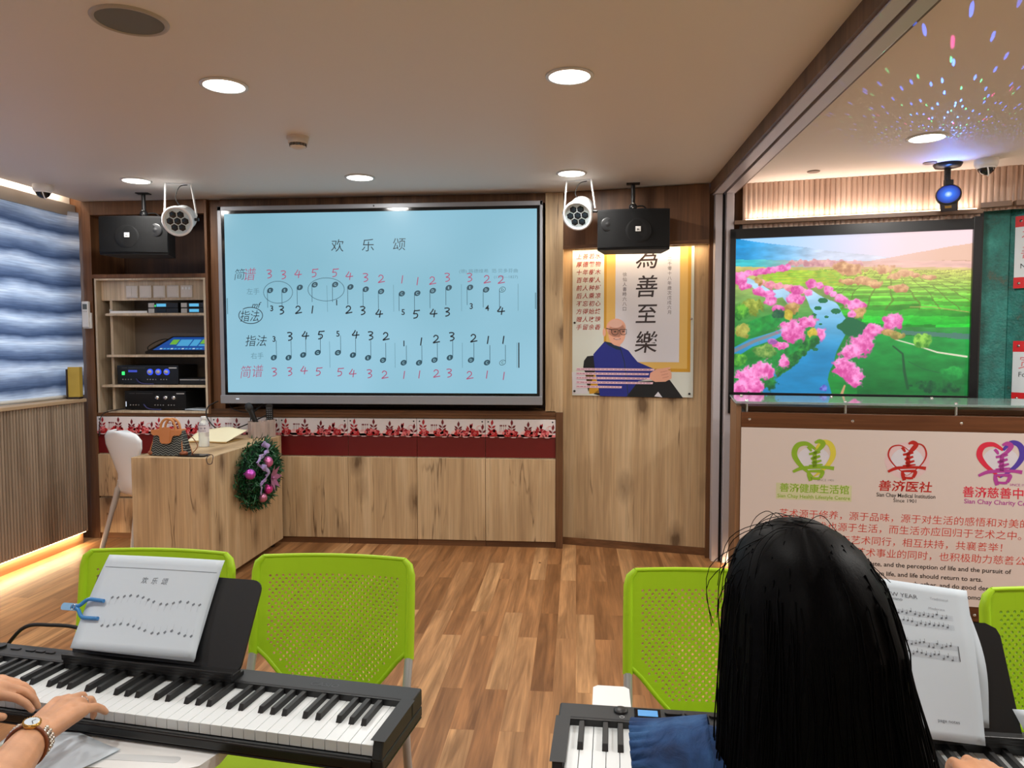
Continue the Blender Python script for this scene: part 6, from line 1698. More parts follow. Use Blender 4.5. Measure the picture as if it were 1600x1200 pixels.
def piano(label, loc, rz, kind):
    t = thing('digital_piano', label, 'piano', loc, rz, 'slim black digital pianos on the chair tablets')
    D = -0.212
    b = MB()
    b.box(0.0, PWID, D + 0.006, 0.0, 0.042, 0.064)
    b.box(0.0, PWID, -0.057, 0.0, 0.064, 0.1)
    for x0, x1 in ((0.0, 0.0195), (PWID - 0.0195, PWID)):
        yf = D
        vs = [(x0, -0.057, 0.064), (x1, -0.057, 0.064), (x1, yf, 0.064), (x0, yf, 0.064), (x0, -0.057, 0.1), (x1, -0.057, 0.1), (x1, yf + 0.012, 0.0975), (x0, yf + 0.012, 0.0975)]
        b.add(vs, [(3, 2, 1, 0), (4, 7, 6, 5), (0, 1, 5, 4), (1, 2, 6, 5), (2, 3, 7, 6), (3, 0, 4, 7)])
    b.build('shell', CHAR if kind == 'R' else CHAR, t, bevel=0.004)
    b = MB(); b.box(0.02, PWID - 0.02, D, D + 0.012, 0.044, 0.0625); b.box(0.0, PWID, D + 0.001, -0.002, 0.038, 0.0435); b.build('front_rail', mat('piano lower shell', (12, 13, 14), 0.35), t, bevel=0.003)
    b = MB(); b.box(0.0195, PWID - 0.0195, -0.060, -0.057, 0.066, 0.099); b.build('key_slot', BLACK, t)
    for x in (0.16, 0.9, 1.15):
        b = MB(); b.cyl((x, -0.1, 0.0362), (x, -0.1, 0.039), 0.012, n=12); b.build('rubber_foot', RUBBER, t)
    w0 = key_mesh('white_key', 0.0005, KW - 0.0005, -0.2, -0.058, 0.066, 0.086, WK)
    k0 = key_mesh('black_key', -0.0056, 0.0056, -0.143, -0.058, 0.084, 0.0975, BK, 0.007, 0.001)
    w0.parent = t; k0.parent = t
    names = 'ABCDEFG'
    first = True
    for i in range(52):
        o = w0 if i == 0 else w0.copy()
        if i: COL.objects.link(o)
        o.location = (0.02 + i * KW, 0, 0)
        n = names[i % 7]
        if n in 'ACDFG' and i < 51:
            q = k0 if first else k0.copy()
            if not first: COL.objects.link(q)
            first = False
            sh = {'A': 0.0015, 'C': -0.0018, 'D': 0.0018, 'F': -0.0022, 'G': 0.0}[n]
            q.location = (0.02 + (i + 1) * KW + sh, 0, 0)
    def stand(x0, x1, hole):
        dy, dz = 0.09, 0.155
        ll = math.hypot(dy, dz)
        M = Matrix.Translation((0, -0.040, 0.118)) @ Matrix.Rotation(math.atan2(dz, dy), 4, 'X')
        b = MB()
        rr_ = [p for p in rrect(x0, x1, -0.012, 0.184, 0.022)]
        if not hole:
            b.prism(rr_, -0.006, 0.0, M)
        else:
            h0, h1, s0_, s1_ = x0 + 0.06, x1 - 0.055, 0.085, 0.148
            b.prism([(x0, -0.004), (x0 + 0.008, -0.012), (x1 - 0.008, -0.012), (x1, -0.004), (x1, s0_), (x0, s0_)], -0.006, 0, M)
            b.prism([(x0, s0_), (h0, s0_), (h0, s1_), (x0, s1_)], -0.006, 0, M); b.prism([(h1, s0_), (x1, s0_), (x1, s1_), (h1, s1_)], -0.006, 0, M)
            b.prism([(x0, s1_), (x1, s1_), (x1, 0.162), (x1 - 0.005, 0.175), (x1 - 0.022, 0.184), (x0 + 0.022, 0.184), (x0 + 0.005, 0.175), (x0, 0.162)], -0.006, 0, M)
        st = b.build('music_rest', mat('music rest black', (13, 15, 18), 0.5), t, bevel=0.0015)
        b = MB(); b.box(x0 + 0.002, x1 - 0.002, -0.066, -0.022, 0.1, 0.108); b.box(x0, x1, -0.068, -0.036, 0.108, 0.116); b.box(x0, x1, -0.0685, -0.064, 0.114, 0.121); b.build('rest_ledge', BLACK, st, bevel=0.0015)
    b = MB()
    if kind == 'L':
        stand(0.45, 0.872, False)
        for k, x in enumerate((0.285, 0.325, 0.352, 0.379)):
            b = MB(); b.prism(rrect(-0.012 if k else -0.014, 0.012, -0.005, 0.005, 0.004), 0.1, 0.1025); b.build('button', BLACK, t, loc=(x, -0.026, 0))
        b = MB(); b.cyl((0, 0, 0.1), (0, 0, 0.106), 0.013, n=20); b.build('volume_knob', BLACK, t, loc=(0.24, -0.026, 0))
        F = Flat((0, 0, 0.1001), (1, 0, 0), (0, 1, 0), lift=0.0003); F.text('CASIO', PWID - 0.20, -0.03, 0.022, 0, 0, bold=0.01); F.rect(0.625, -0.056, 0.6262, 0.0, 1)
        F.build('emboss', [mat('shell emboss', (34, 36, 39), 0.35), BLACK], t)
    else:
        stand(0.388, 0.812, True)
        b = MB(); b.lathe([(0.0135, 0.1), (0.0135, 0.103), (0.011, 0.105), (0, 0.105)], (0, 0, 0), 24); b.build('volume_knob', BLACK, t, loc=(0.117, -0.022, 0))
        F = Flat((0, 0, 0.1001), (1, 0, 0), (0, 1, 0), lift=0.0003); F.ring(0.119, -0.044, 0.0042, 0.0042, 0.0012, 0, 0, 16); F.line([(0.119, -0.043), (0.119, -0.038)], 0.0012, 0, 0)
        F.build('power_mark', mat('pale print', (170, 172, 174), 0.5), t)
        b = MB(); b.box(0.142, 0.192, -0.043, -0.009, 0.1, 0.1016); dsp = b.build('display_frame', BLACKG, t, bevel=0.001)
        b = MB(); b.box(0.149, 0.186, -0.038, -0.016, 0.1016, 0.1022); b.build('display', emit('piano lcd', (96, 176, 240), 0.9), dsp)
        for k, x in enumerate((0.215, 0.245, 0.268, 0.29)):
            b = MB(); b.prism(rrect(-0.016 if k == 0 else -0.009, 0.016 if k == 0 else 0.009, -0.008, 0.008, 0.006), 0.1, 0.105); b.build('button', BLACK, t, loc=(x, -0.022, 0), bevel=0.001)
    return t
TABZ = 0.700
pL = piano('black digital piano on the left with a blank black music rest and white sheet', (-1.561, 1.617, TABZ), R(-8), 'L')
pR = piano('black digital piano on the right with a small lit blue display', (-0.03, 1.407, TABZ), R(-2.8), 'R')
ML = Matrix.Translation((-1.561, 1.617, TABZ)) @ Matrix.Rotation(R(-8), 4, 'Z')
MR = Matrix.Translation((-0.03, 1.407, TABZ)) @ Matrix.Rotation(R(-2.8), 4, 'Z')
def rest_frame(Mp):
    return Mp @ Matrix.Translation((0, -0.0425, 0.1185)) @ Matrix.Rotation(math.atan2(0.155, 0.09), 4, 'X')
# sheets on the left piano
t = thing('sheet_music', 'stack of white printed note sheets on the left piano music rest', 'sheet music')
t.matrix_world = rest_frame(ML)
b = MB()
for k in range(4):
    zo = 0.001 + k * 0.0022
    def pg(u, v, k=k, zo=zo):
        x = 0.463 + 0.303 * u + 0.002 * k; s_ = 0.004 + 0.211 * v
        curl = 0.012 * (1 - v) ** 2 * (1 - u) ** 2 + 0.004 * math.sin(PI * u)
        return Vector((x - 0.008 * v * (1 - v) * 2 * (k + 1) * .6, s_ + 0.006 * u * k / 3, zo + curl + 0.006 * (1 - v) ** 3))
    b.grid(pg, 14, 12)
sh = b.build('pages', PAPER, t, solid=0.0006)
def pgtop(u, v):
    p = pg(u, v); return (p.x, p.y, p.z + 0.0009)
b = MB()
def mark(pts, w, mi):
    for (u0, v0), (u1, v1) in zip(pts[:-1], pts[1:]):
        du, dv = u1 - u0, v1 - v0; l = math.hypot(du * 0.303, dv * .211) or 1
        nx, ny = -dv * .211 / l * w / 2 / .303, du * .303 / l * w / 2 / .211
        b.add([pgtop(u0 - nx, v0 - ny), pgtop(u1 - nx, v1 - ny), pgtop(u1 + nx, v1 + ny), pgtop(u0 + nx, v0 + ny)], [(0, 1, 2, 3)], mi=mi)
for i in range(10): mark([(0.02 + i * .096, 0.865), (0.02 + (i + 1) * .096, 0.865)], 0.0012, 0)
def mtext(tx, u, v, size, mi, gap):
    for j, ch in enumerate(tx):
        vs, fs = glyphs(ch, 0.0)
        b.add([pgtop(u + j * gap + (x - .5) * size / .303, v + (y - .38) * size / .211) for x, y in vs], fs, mi=mi)
mtext('欢乐颂', 0.42, 0.74, 0.016, 1, 0.085)
for row, (v0, hs) in enumerate(((0.54, (0, 0, .03, .05, .05, .03, 0, -.03, -.06, -.06, -.03, 0, 0, -.03, -.03)), (0.245, (0, 0, .03, .05, .05, .03, 0, -.03, -.06, -.06, -.03, 0, -.03, -.06, -.06)))):
    for j, h_ in enumerate(hs):
        u = 0.2 + j * 0.05 + (0.012 * (j // 4)); v = v0 + h_ * .6
        mark([(u - .008, v - .008), (u + .008, v + .012)], 0.0042, 1); mark([(u + .008 * (1 if row else -1), v), (u + .008 * (1 if row else -1), v + (.07 if row else -.07))], 0.0005, 2)
b.build('notation', [INKG, mat('note print', (112, 120, 130), 0.7), mat('faint note print', (176, 186, 194), 0.7)], sh)
t = thing('page_clip', 'blue plastic page clip gripping the left edge of the sheets', 'clip')
t.matrix_world = rest_frame(ML) @ Matrix.Translation((0.462, 0.09, 0.016))
CB = mat('blue clip plastic', (60, 128, 190), 0.25)
b = MB(); b.prism(rrect(-0.06, -0.012, -0.008, 0.008, 0.007), 0.006, 0.01, Matrix.Rotation(R(-6), 4, 'Y')); b.build('handle', mat('pale blue clip plastic', (140, 184, 222), 0.2), t)
b = MB()
for s_ in (-1, 1): b.tube(smooth_path([(-0.03, 0, 0.006), (-0.012, s_ * 0.004, 0.006), (0.004, s_ * 0.019, 0.005), (0.024, s_ * 0.02, 0.004), (0.046, s_ * 0.019, 0.004)], 5), [0.0045] * 6 + [0.0042] * 15, 10)
b.build('jaw', CB, t)
b = MB(); b.tube([(-0.022 + 0.004 * math.cos(a), 0.006 * math.sin(a), 0.011) for a in np.linspace(0, 2 * PI, 12)], 0.001, 6); b.build('spring', CHROME, t)
t = thing('power_cable', 'black power cable arching behind the left piano', 'cable', (-1.2, 1.62, 0.74))
b = MB(); b.tube(smooth_path([(-0.25, 0.06, -0.04), (-0.14, 0.02, 0.07), (-0.04, -0.01, 0.095), (0.05, -0.02, 0.09), (0.12, 0.0, 0.03)], 7), 0.0045, 8); b.build('cord', RUBBER, t)

# sheets on the right piano
t = thing('sheet_music', 'curled white printed piano score sheets on the right piano music rest', 'sheet music')
t.matrix_world = rest_frame(MR)
def shA(u, v):
    x = 0.545 + 0.21 * u + 0.012 * math.sin(PI * v) * u; s_ = 0.004 + 0.255 * v
    return Vector((x + (0.003 - 0.0) * u, s_ - 0.02 * u * v, 0.0015 + 0.02 * u * math.sin(PI * min(1, v * 1.1)) ** 2 * 0.5 + 0.02 * max(0, v - .7) ** 2))
def shB(u, v):
    x = 0.525 + 0.21 * u + (0.03 * v - 0.0) * u ** 2 * (1 if True else 0); s_ = -0.026 + 0.283 * v + 0.012 * (1 - u) - 0.0 * v
    lift_ = 0.022 * (1 - v) ** 2 + 0.006
    return Vector((x, s_ - 0.016 * v * u, lift_ + 0.012 * u * math.sin(PI * v) + 0.02 * max(0, v - .7) ** 2))
b = MB(); b.grid(shA, 10, 16); b.build('back_page', PAPER, t, solid=0.0006)
b = MB(); b.grid(shB, 12, 18); shb = b.build('front_page', PAPER, t, solid=0.0006)
b = MB()
def pgtop(u, v):
    p = shB(u, v); return (p.x, p.y, p.z + 0.0009)
def mark2(u0, v0, u1, v1, w, mi=0):
    du, dv = (u1 - u0) * .21, (v1 - v0) * .283; l = math.hypot(du, dv); nx, ny = -dv / l * w / 2 / .21, du / l * w / 2 / .283
    b.add([pgtop(u0 - nx, v0 - ny), pgtop(u1 - nx, v1 - ny), pgtop(u1 + nx, v1 + ny), pgtop(u0 + nx, v0 + ny)], [(0, 1, 2, 3)], mi=mi)
rn = random.Random(3)
for v in (0.80, 0.735, 0.60, 0.53):
    for k in range(5): 
        for j in range(8): mark2(0.08 + j * .1, v - k * .0075, 0.08 + (j + 1) * .1, v - k * .0075, 0.0004, 1)
    for j in range(24):
        u = 0.12 + j * 0.031; q = v - rn.random() * .03
        mark2(u - .006, q, u + .007, q + .004, 0.0026, 0); mark2(u + .007, q, u + .007, q + .026, 0.0005, 0)
for v0, v1 in ((0.60, 0.50),): mark2(0.885, v0, 0.885, v1, 0.0014, 0)
def mtext2(tx, u, v, size, mi):
    vs, fs = glyphs(tx, 0.0)
    b.add([pgtop(u + x * size / .21, v + (y - .38) * size / .283) for x, y in vs], fs, mi=mi)
mtext2('HAPPY NEW YEAR', 0.22, 0.905, 0.011, 0); mtext2('for piano', 0.40, 0.875, 0.008, 0); mtext2('Traditional', 0.74, 0.91, 0.006, 1); mtext2('Moderate', 0.72, 0.84, 0.006, 1); mtext2('page notes', 0.66, 0.12, 0.008, 0)
b.build('notation', [mat('score print', (90, 94, 102), 0.7), mat('faint score print', (150, 154, 164), 0.7)], shb)
t = thing('paper_sheet', 'small white paper leaning on the right end of the right piano rest', 'paper')
t.matrix_world = rest_frame(MR) @ Matrix.Translation((0.80, 0.0, 0.004))
b = MB(); b.grid(lambda u, v: Vector((0.012 * (1 - v) + 0.1 * u, 0.001 + 0.036 * v, 0.004 + 0.004 * math.sin(PI * u))), 6, 3); b.build('sheet', PAPER, t, solid=0.0006)
t = thing('paper_sheet', 'white paper lying on the chair tablet in front of the left piano', 'paper', (-0.94, 1.31, 0.7375), R(-22))
b = MB(); b.grid(lambda u, v: Vector((-0.085 + 0.18 * u, -0.17 + 0.17 * v, 0.001 + 0.012 * (1 - v) ** 2 * u + 0.003 * math.sin(4 * u) ** 2)), 8, 8); b.build('sheet', PAPER, t, solid=0.0006)

# ------------------------------------------------------------------ people
def skin_mat(name, rgb):
    if name in MATS: return MATS[name]
    m, t, b, N, L = nt(name)
    tc = N.new('ShaderNodeTexCoord')
    n = N.new('ShaderNodeTexNoise'); n.inputs['Scale'].default_value = 24; n.inputs['Detail'].default_value = 4
    L.new(tc.outputs['Object'], n.inputs['Vector'])
    c = S(rgb)
    r_ = ramp(N, [(0.3, tuple(v * .82 for v in c[:3]) + (1,)), (0.7, tuple(min(1, v * 1.12) for v in c[:3]) + (1,))])
    L.new(n.outputs['Fac'], r_.inputs[0]); L.new(r_.outputs[0], b.inputs['Base Color'])
    n2 = N.new('ShaderNodeTexNoise'); n2.inputs['Scale'].default_value = 260; n2.inputs['Detail'].default_value = 3
    L.new(tc.outputs['Object'], n2.inputs['Vector'])
    bp = N.new('ShaderNodeBump'); bp.inputs['Strength'].default_value = 0.25; bp.inputs['Distance'].default_value = 0.001
    L.new(n2.outputs['Fac'], bp.inputs['Height']); L.new(bp.outputs[0], b.inputs['Normal'])
    b.inputs['Roughness'].default_value = 0.5
    b.inputs['Subsurface Weight'].default_value = 0.12; b.inputs['Subsurface Radius'].default_value = (0.01, 0.004, 0.002); b.inputs['Subsurface Scale'].default_value = 0.5
    MATS[name] = m
    return m

def hand(mb, W, f, up, thumb, curl=(0.35, 0.45, 0.35), thumb_open=0.6, lens=(0.070, 0.078, 0.072, 0.057), spread=0.06, curls=None):
    """palm, four bent fingers and a thumb; thumb = +1 when it sits on the f x up side"""
    f = Vector(f).normalized(); up = Vector(up); up = (up - f * up.dot(f)).normalized()
    s = f.cross(up) * thumb
    W = Vector(W)
    nails = []
    kn = []
    for i, (off, L_, fr) in enumerate(zip((0.031, 0.0105, -0.0105, -0.029), lens, (0.088, 0.092, 0.087, 0.078))):
        k = W + f * fr + s * off + up * (0.004 if i in (1, 2) else 0.0)
        kn.append(k)
        mb.cap(W + s * off * 0.55 + f * 0.005, k, 0.0155, 0.0118)
        mb.cap(W + s * off * 0.5 - up * 0.006 + f * 0.01, k - up * 0.006, 0.013, 0.0095)
        d = (f + s * (off / 0.031) * spread).normalized()
        ax = d.cross(up).normalized()
        p = k; a = 0.0
        cset = curls[i] if curls else curl
        for j, (q, r0, r1) in enumerate(((0.48, 0.0098, 0.0085), (0.30, 0.0085, 0.0076), (0.24, 0.0076, 0.0062))):
            a += cset[j]
            dd = Matrix.Rotation(-a, 3, ax) @ d
            if dd.dot(up) > 0.2: dd = Matrix.Rotation(a, 3, ax) @ d
            e = p + dd * (L_ * q)
            mb.cap(p, e, r0, r1)
            p = e
        nails.append((p, dd, up))
    for a_, b_ in zip(kn[:-1], kn[1:]): mb.cap(a_ - f * 0.008, b_ - f * 0.008, 0.0115, 0.0115)
    t0 = W + f * 0.018 + s * 0.022 - up * 0.008
    t1 = t0 + (f * 0.62 + s * thumb_open - up * 0.22).normalized() * 0.042
    t2 = t1 + (f * 0.85 + s * thumb_open * 0.45 - up * 0.25).normalized() * 0.034
    t3 = t2 + (f * 0.95 + s * thumb_open * 0.1 - up * 0.2).normalized() * 0.024
    mb.cap(t0, t1, 0.0165, 0.0125); mb.cap(t1, t2, 0.0115, 0.0102); mb.cap(t2, t3, 0.0102, 0.0078)
    mb.cap(W + f * 0.05 + s * 0.02 - up * 0.004, t1, 0.012, 0.009)
    return kn, nails

def limb(mb, pts, rs):
    for (p, q, a, b_) in zip(pts[:-1], pts[1:], rs[:-1], rs[1:]): mb.cap(p, q, a, b_)

def head(mb, C, yaw_, tilt=0.0):
    M = Matrix.Rotation(yaw_, 3, 'Z') @ Matrix.Rotation(tilt, 3, 'X')
    g = lambda x, y, z: Vector(C) + M @ Vector((x, y, z))
    mb.ball(g(0, -0.012, 0.03), (0.073, 0.092, 0.085), 20, 14, M.to_4x4())
    mb.ball(g(0, 0.02, -0.03), (0.06, 0.066, 0.08), 20, 14, M.to_4x4())
    mb.cap(g(-0.02, 0.05, -0.085), g(0.02, 0.05, -0.085), 0.024, 0.024)
    mb.cap(g(0, 0.084, 0.012), g(0, 0.1, -0.022), 0.008, 0.0125); mb.ball(g(-0.012, 0.09, -0.026), 0.008, 10, 8); mb.ball(g(0.012, 0.09, -0.026), 0.008, 10, 8)
    mb.cap(g(-0.042, 0.066, 0.03), g(0.042, 0.066, 0.03), 0.014, 0.014)
    mb.cap(g(-0.016, 0.078, -0.055), g(0.016, 0.078, -0.055), 0.009, 0.009); mb.cap(g(-0.013, 0.077, -0.066), g(0.013, 0.077, -0.066), 0.008, 0.008)
    for s_ in (-1, 1):
        mb.ball(g(s_ * 0.038, 0.05, -0.02), (0.024, 0.026, 0.024), 12, 8)
        mb.ball(g(s_ * 0.074, -0.01, -0.005), (0.008, 0.02, 0.03), 12, 8, M.to_4x4())
    return g, M
def face_parts(g, M, root):
    for s_ in (-1, 1):
        b = MB(); b.ball(g(s_ * 0.031, 0.068, 0.006), 0.0118, 14, 10); ey = b.build('eye', mat('eye white', (232, 230, 226), 0.2), root)
        b = MB(); b.ball(g(s_ * 0.031, 0.0765, 0.006), (0.0052, 0.0042, 0.0052), 12, 8); b.build('iris', mat('iris', (34, 22, 16), 0.15), ey)
        b = MB(); b.tube([g(s_ * 0.015, 0.082, 0.026), g(s_ * 0.031, 0.081, 0.031), g(s_ * 0.048, 0.072, 0.026)], [0.002, 0.003, 0.0015], 6); b.build('eyebrow', mat('brow hair', (22, 18, 16), 0.7), root)
    b = MB(); b.tube([g(-0.02, 0.081, -0.06), g(0, 0.0875, -0.0605), g(0.02, 0.081, -0.06)], [0.002, 0.0042, 0.002], 8); b.build('lips', mat('lips', (166, 92, 84), 0.4), root)

SK = skin_mat('warm skin', (204, 152, 116))
SK2 = skin_mat('tanned skin', (202, 146, 108))
hm, ht, hb, N, L = nt('black straight hair')
tc = N.new('ShaderNodeTexCoord'); mp = N.new('ShaderNodeMapping'); mp.inputs['Scale'].default_value = (420, 420, 7)
L.new(tc.outputs['Object'], mp.inputs['Vector'])
n = N.new('ShaderNodeTexNoise'); n.inputs['Scale'].default_value = 1; n.inputs['Detail'].default_value = 3; L.new(mp.outputs[0], n.inputs['Vector'])
r_ = ramp(N, [(0.3, S((3, 3, 4))), (0.75, S((9, 9, 11)))]); L.new(n.outputs['Fac'], r_.inputs[0]); L.new(r_.outputs[0], hb.inputs['Base Color'])
bp = N.new('ShaderNodeBump'); bp.inputs['Strength'].default_value = 0.2; bp.inputs['Distance'].default_value = 0.001; L.new(n.outputs['Fac'], bp.inputs['Height']); L.new(bp.outputs[0], hb.inputs['Normal'])
hb.inputs['Roughness'].default_value = 0.48; hb.inputs['Specular IOR Level'].default_value = 0.05
HAIR = hm
dn, dtt, dbb, N, L = nt('blue denim')
tc = N.new('ShaderNodeTexCoord'); n = N.new('ShaderNodeTexNoise'); n.inputs['Scale'].default_value = 22; n.inputs['Detail'].default_value = 6; L.new(tc.outputs['Object'], n.inputs['Vector'])
r_ = ramp(N, [(0.32, S((22, 44, 82))), (0.5, S((32, 68, 118))), (0.72, S((54, 98, 150)))]); L.new(n.outputs['Fac'], r_.inputs[0]); L.new(r_.outputs[0], dbb.inputs['Base Color'])
n2 = N.new('ShaderNodeTexNoise'); n2.inputs['Scale'].default_value = 700; L.new(tc.outputs['Object'], n2.inputs['Vector'])
n3 = N.new('ShaderNodeTexNoise'); n3.inputs['Scale'].default_value = 34; n3.inputs['Detail'].default_value = 3; n3.inputs['Distortion'].default_value = 1.4; L.new(tc.outputs['Object'], n3.inputs['Vector'])
b1 = N.new('ShaderNodeBump'); b1.inputs['Strength'].default_value = 0.5; b1.inputs['Distance'].default_value = 0.010; L.new(n3.outputs['Fac'], b1.inputs['Height'])
b2 = N.new('ShaderNodeBump'); b2.inputs['Strength'].default_value = 0.3; b2.inputs['Distance'].default_value = 0.001; L.new(n2.outputs['Fac'], b2.inputs['Height']); L.new(b1.outputs[0], b2.inputs['Normal']); L.new(b2.outputs[0], dbb.inputs['Normal'])
dbb.inputs['Roughness'].default_value = 0.85
DENIM = dn

def seated(mb, P, legs=True):
    """torso, neck and legs of a seated body from its joints"""
    pel, che, nk = Vector(P['pelvis']), Vector(P['chest']), Vector(P['neck'])
    ax = (Vector(P['shoulder_r']) - Vector(P['shoulder_l'])).normalized()
    for k in (-1, 0, 1):
        mb.cap(pel + ax * 0.075 * k, pel.lerp(che, 0.5) + ax * 0.055 * k, 0.105, 0.085)
        mb.cap(pel.lerp(che, 0.5) + ax * 0.055 * k, che + ax * 0.075 * k, 0.085, 0.095)
        mb.cap(che + ax * 0.07 * k, che.lerp(nk, 0.6) + ax * 0.05 * k, 0.09, 0.05)
    mb.cap(che.lerp(nk, 0.55), nk + Vector((0, 0.01, 0.06)), 0.052, 0.046)
    for q in 'lr':
        mb.cap(che.lerp(nk, 0.45), P['shoulder_' + q], 0.06, 0.048)
    if legs:
        for q in 'lr':
            limb(mb, [P['hip_' + q], P['knee_' + q]], [0.085, 0.058])
            limb(mb, [P['knee_' + q], P['ankle_' + q]], [0.056, 0.036])
            a = Vector(P['ankle_' + q]); mb.cap(a + Vector((0, -0.02, -0.035)), a + Vector((0, 0.15, -0.05)), 0.036, 0.026)

# --- woman with long black hair, seen from behind
t = thing('person', 'person with long black hair in blue denim, seen from behind at the right piano', 'person', (0.285, 0.66, 0))
inv = Vector((-0.285, -0.66, 0))
def J(x, y, z): return Vector((x, y, z)) + inv
PW_ = dict(pelvis=J(0.285, 0.62, 0.535), chest=J(0.265, 0.80, 0.86), neck=J(0.275, 0.85, 1.01), shoulder_l=J(0.120, 0.86, 0.985), shoulder_r=J(0.378, 0.875, 0.955),
          hip_l=J(0.205, 0.66, 0.525), hip_r=J(0.365, 0.66, 0.525), knee_l=J(0.19, 1.08, 0.545), knee_r=J(0.40, 1.08, 0.545), ankle_l=J(0.19, 1.06, 0.095), ankle_r=J(0.40, 1.06, 0.095))
b = MB(); seated(b, PW_)
g, Mh = head(b, J(0.282, 0.925, 1.155), R(-4), R(-12))
limb(b, [PW_['shoulder_l'], J(0.0, 0.92, 0.80), J(0.19, 1.13, 0.845)], [0.046, 0.037, 0.026])
limb(b, [PW_['shoulder_r'], J(0.475, 0.945, 0.755), J(0.615, 1.09, 0.833)], [0.046, 0.037, 0.026])
hand(b, J(0.19, 1.13, 0.845), (0.35, 0.93, -0.05), (0, 0.1, 1), +1, curl=(0.3, 0.5, 0.4))
hand(b, J(0.615, 1.09, 0.833), (0.22, 0.97, 0.0), (0, 0.1, 1), -1, curl=(0.3, 0.4, 0.35))
organic('body', b, 0.0038, SK2, t, 5)
face_parts(g, Mh, t)
# denim dress: torso, lap and puffed cap sleeves with a gathered hem
b = MB()
for k in (-1, 0, 1):
    b.cap(PW_['pelvis'] + Vector((0.08 * k, 0, 0)), PW_['chest'] + Vector((0.08 * k, -0.005, 0)), 0.122, 0.112)
    b.cap(PW_['chest'] + Vector((0.075 * k, 0, 0)), PW_['chest'].lerp(PW_['neck'], 0.62) + Vector((0.05 * k, 0, -0.005)), 0.108, 0.066)
for q, el, sg in (('l', J(0.055, 0.935, 0.77), -1), ('r', J(0.475, 0.955, 0.755), 1)):
    s_ = PW_['shoulder_' + q]
    b.cap(PW_['chest'].lerp(PW_['neck'], 0.45), s_ + Vector((0.034 if sg < 0 else 0, 0, 0)), 0.074, 0.062 if sg < 0 else 0.052)
    b.cap(s_ + Vector((0.034 if sg < 0 else 0, 0, 0)), s_ + (Vector((0.03, 0.0, -0.004)) if sg < 0 else Vector((0.2, 0.15, -0.58)) * 0.03), 0.062 if sg < 0 else 0.052, 0.061 if sg < 0 else 0.05)
    b.cap(PW_['hip_' + q], Vector(PW_['hip_' + q]).lerp(PW_['knee_' + q], 0.85), 0.102, 0.08)
dr = organic('denim_dress', b, 0.006, DENIM, t, 4)
for q, el, sg in (('l', J(0.055, 0.935, 0.77), -1), ('r', J(0.475, 0.955, 0.755), 1)):
    s_ = Vector(PW_['shoulder_' + q]); d = Vector((-1, 0.1, -0.22) if sg < 0 else (0.3, 0.15, -0.58)).normalized(); a_, b_ = frame(d)
    c0 = s_ + d * (0.036 if sg < 0 else 0.04)
    def ruff(u, v, d=d, a_=a_, b_=b_, c0=c0):
        a = 2 * PI * u; rr = (0.063 if d.x < -0.9 else 0.056) + 0.002 * math.sin(34 * a) * (0.3 + v) * max(0, 4 * v - 2.6) + 0.003 * v
        return c0 + d * ((-0.085 + 0.092 * v) if d.x < -0.9 else (-0.026 + 0.030 * v)) + (a_ * math.cos(a) + b_ * math.sin(a)) * rr
    bb = MB(); bb.grid(ruff, 160, 14); bb.build('gathered_cuff', DENIM, dr, solid=0.003)
# hair: a heavy straight sheet falling behind the shoulders
LV = [(1.283, 0.272, 0.006, 0.925, 0.01), (1.279, 0.272, 0.028, 0.922, 0.035), (1.268, 0.271, 0.050, 0.918, 0.06), (1.250, 0.272, 0.070, 0.915, 0.084), (1.215, 0.275, 0.089, 0.91, 0.104), (1.160, 0.279, 0.100, 0.90, 0.112),
      (1.105, 0.277, 0.105, 0.875, 0.098), (1.06, 0.279, 0.112, 0.855, 0.085), (1.0, 0.279, 0.121, 0.83, 0.075), (0.92, 0.281, 0.128, 0.795, 0.065), (0.84, 0.283, 0.130, 0.765, 0.055), (0.76, 0.284, 0.122, 0.74, 0.045), (0.71, 0.284, 0.11, 0.725, 0.03)]
zc = [l[0] for l in LV][::-1]
def hair_pt(a, z):
    q = [float(np.interp(z, zc, [l[i] for l in LV][::-1])) for i in (1, 2, 3, 4)]
    x, y = math.cos(a), math.sin(a)
    fr_ = 1.0 if y < 0 else (0.62 if z < 1.22 else 0.9)
    sx = math.copysign(abs(x) ** 0.85, x)
    wob = (0.0025 * math.sin(11 * a + 3 * z) + 0.0016 * math.sin(29 * a - 7 * z)) * min(1.0, max(0.0, (1.27 - z) / 0.15))
    part = -0.005 * math.exp(-((a - 1.5 * PI) / 0.10) ** 2) * (1 if 1.2 < z < 1.281 else 0)
    return J(q[0] + (q[1] + wob) * sx, q[2] + (q[3] + wob + part) * y * fr_, z)
zs = [1.2835, 1.283, 1.2815, 1.279, 1.274, 1.268, 1.26, 1.25, 1.235, 1.215, 1.19, 1.16, 1.13, 1.105, 1.08, 1.06, 1.03, 1.0, 0.96, 0.92, 0.88, 0.84, 0.80, 0.76, 0.735, 0.71]
b = MB()
na = 72
vs = [hair_pt(2 * PI * i / na, z) for z in zs for i in range(na)]
b.add(vs, [(k * na + i, k * na + (i + 1) % na, (k + 1) * na + (i + 1) % na, (k + 1) * na + i) for k in range(len(zs) - 1) for i in range(na)], True)
b.add(vs[:na], [tuple(reversed(range(na)))], True); b.add(vs[-na:], [tuple(range(na))])
hr = b.build('hair', HAIR, t)
rnd = random.Random(4)
b = MB()
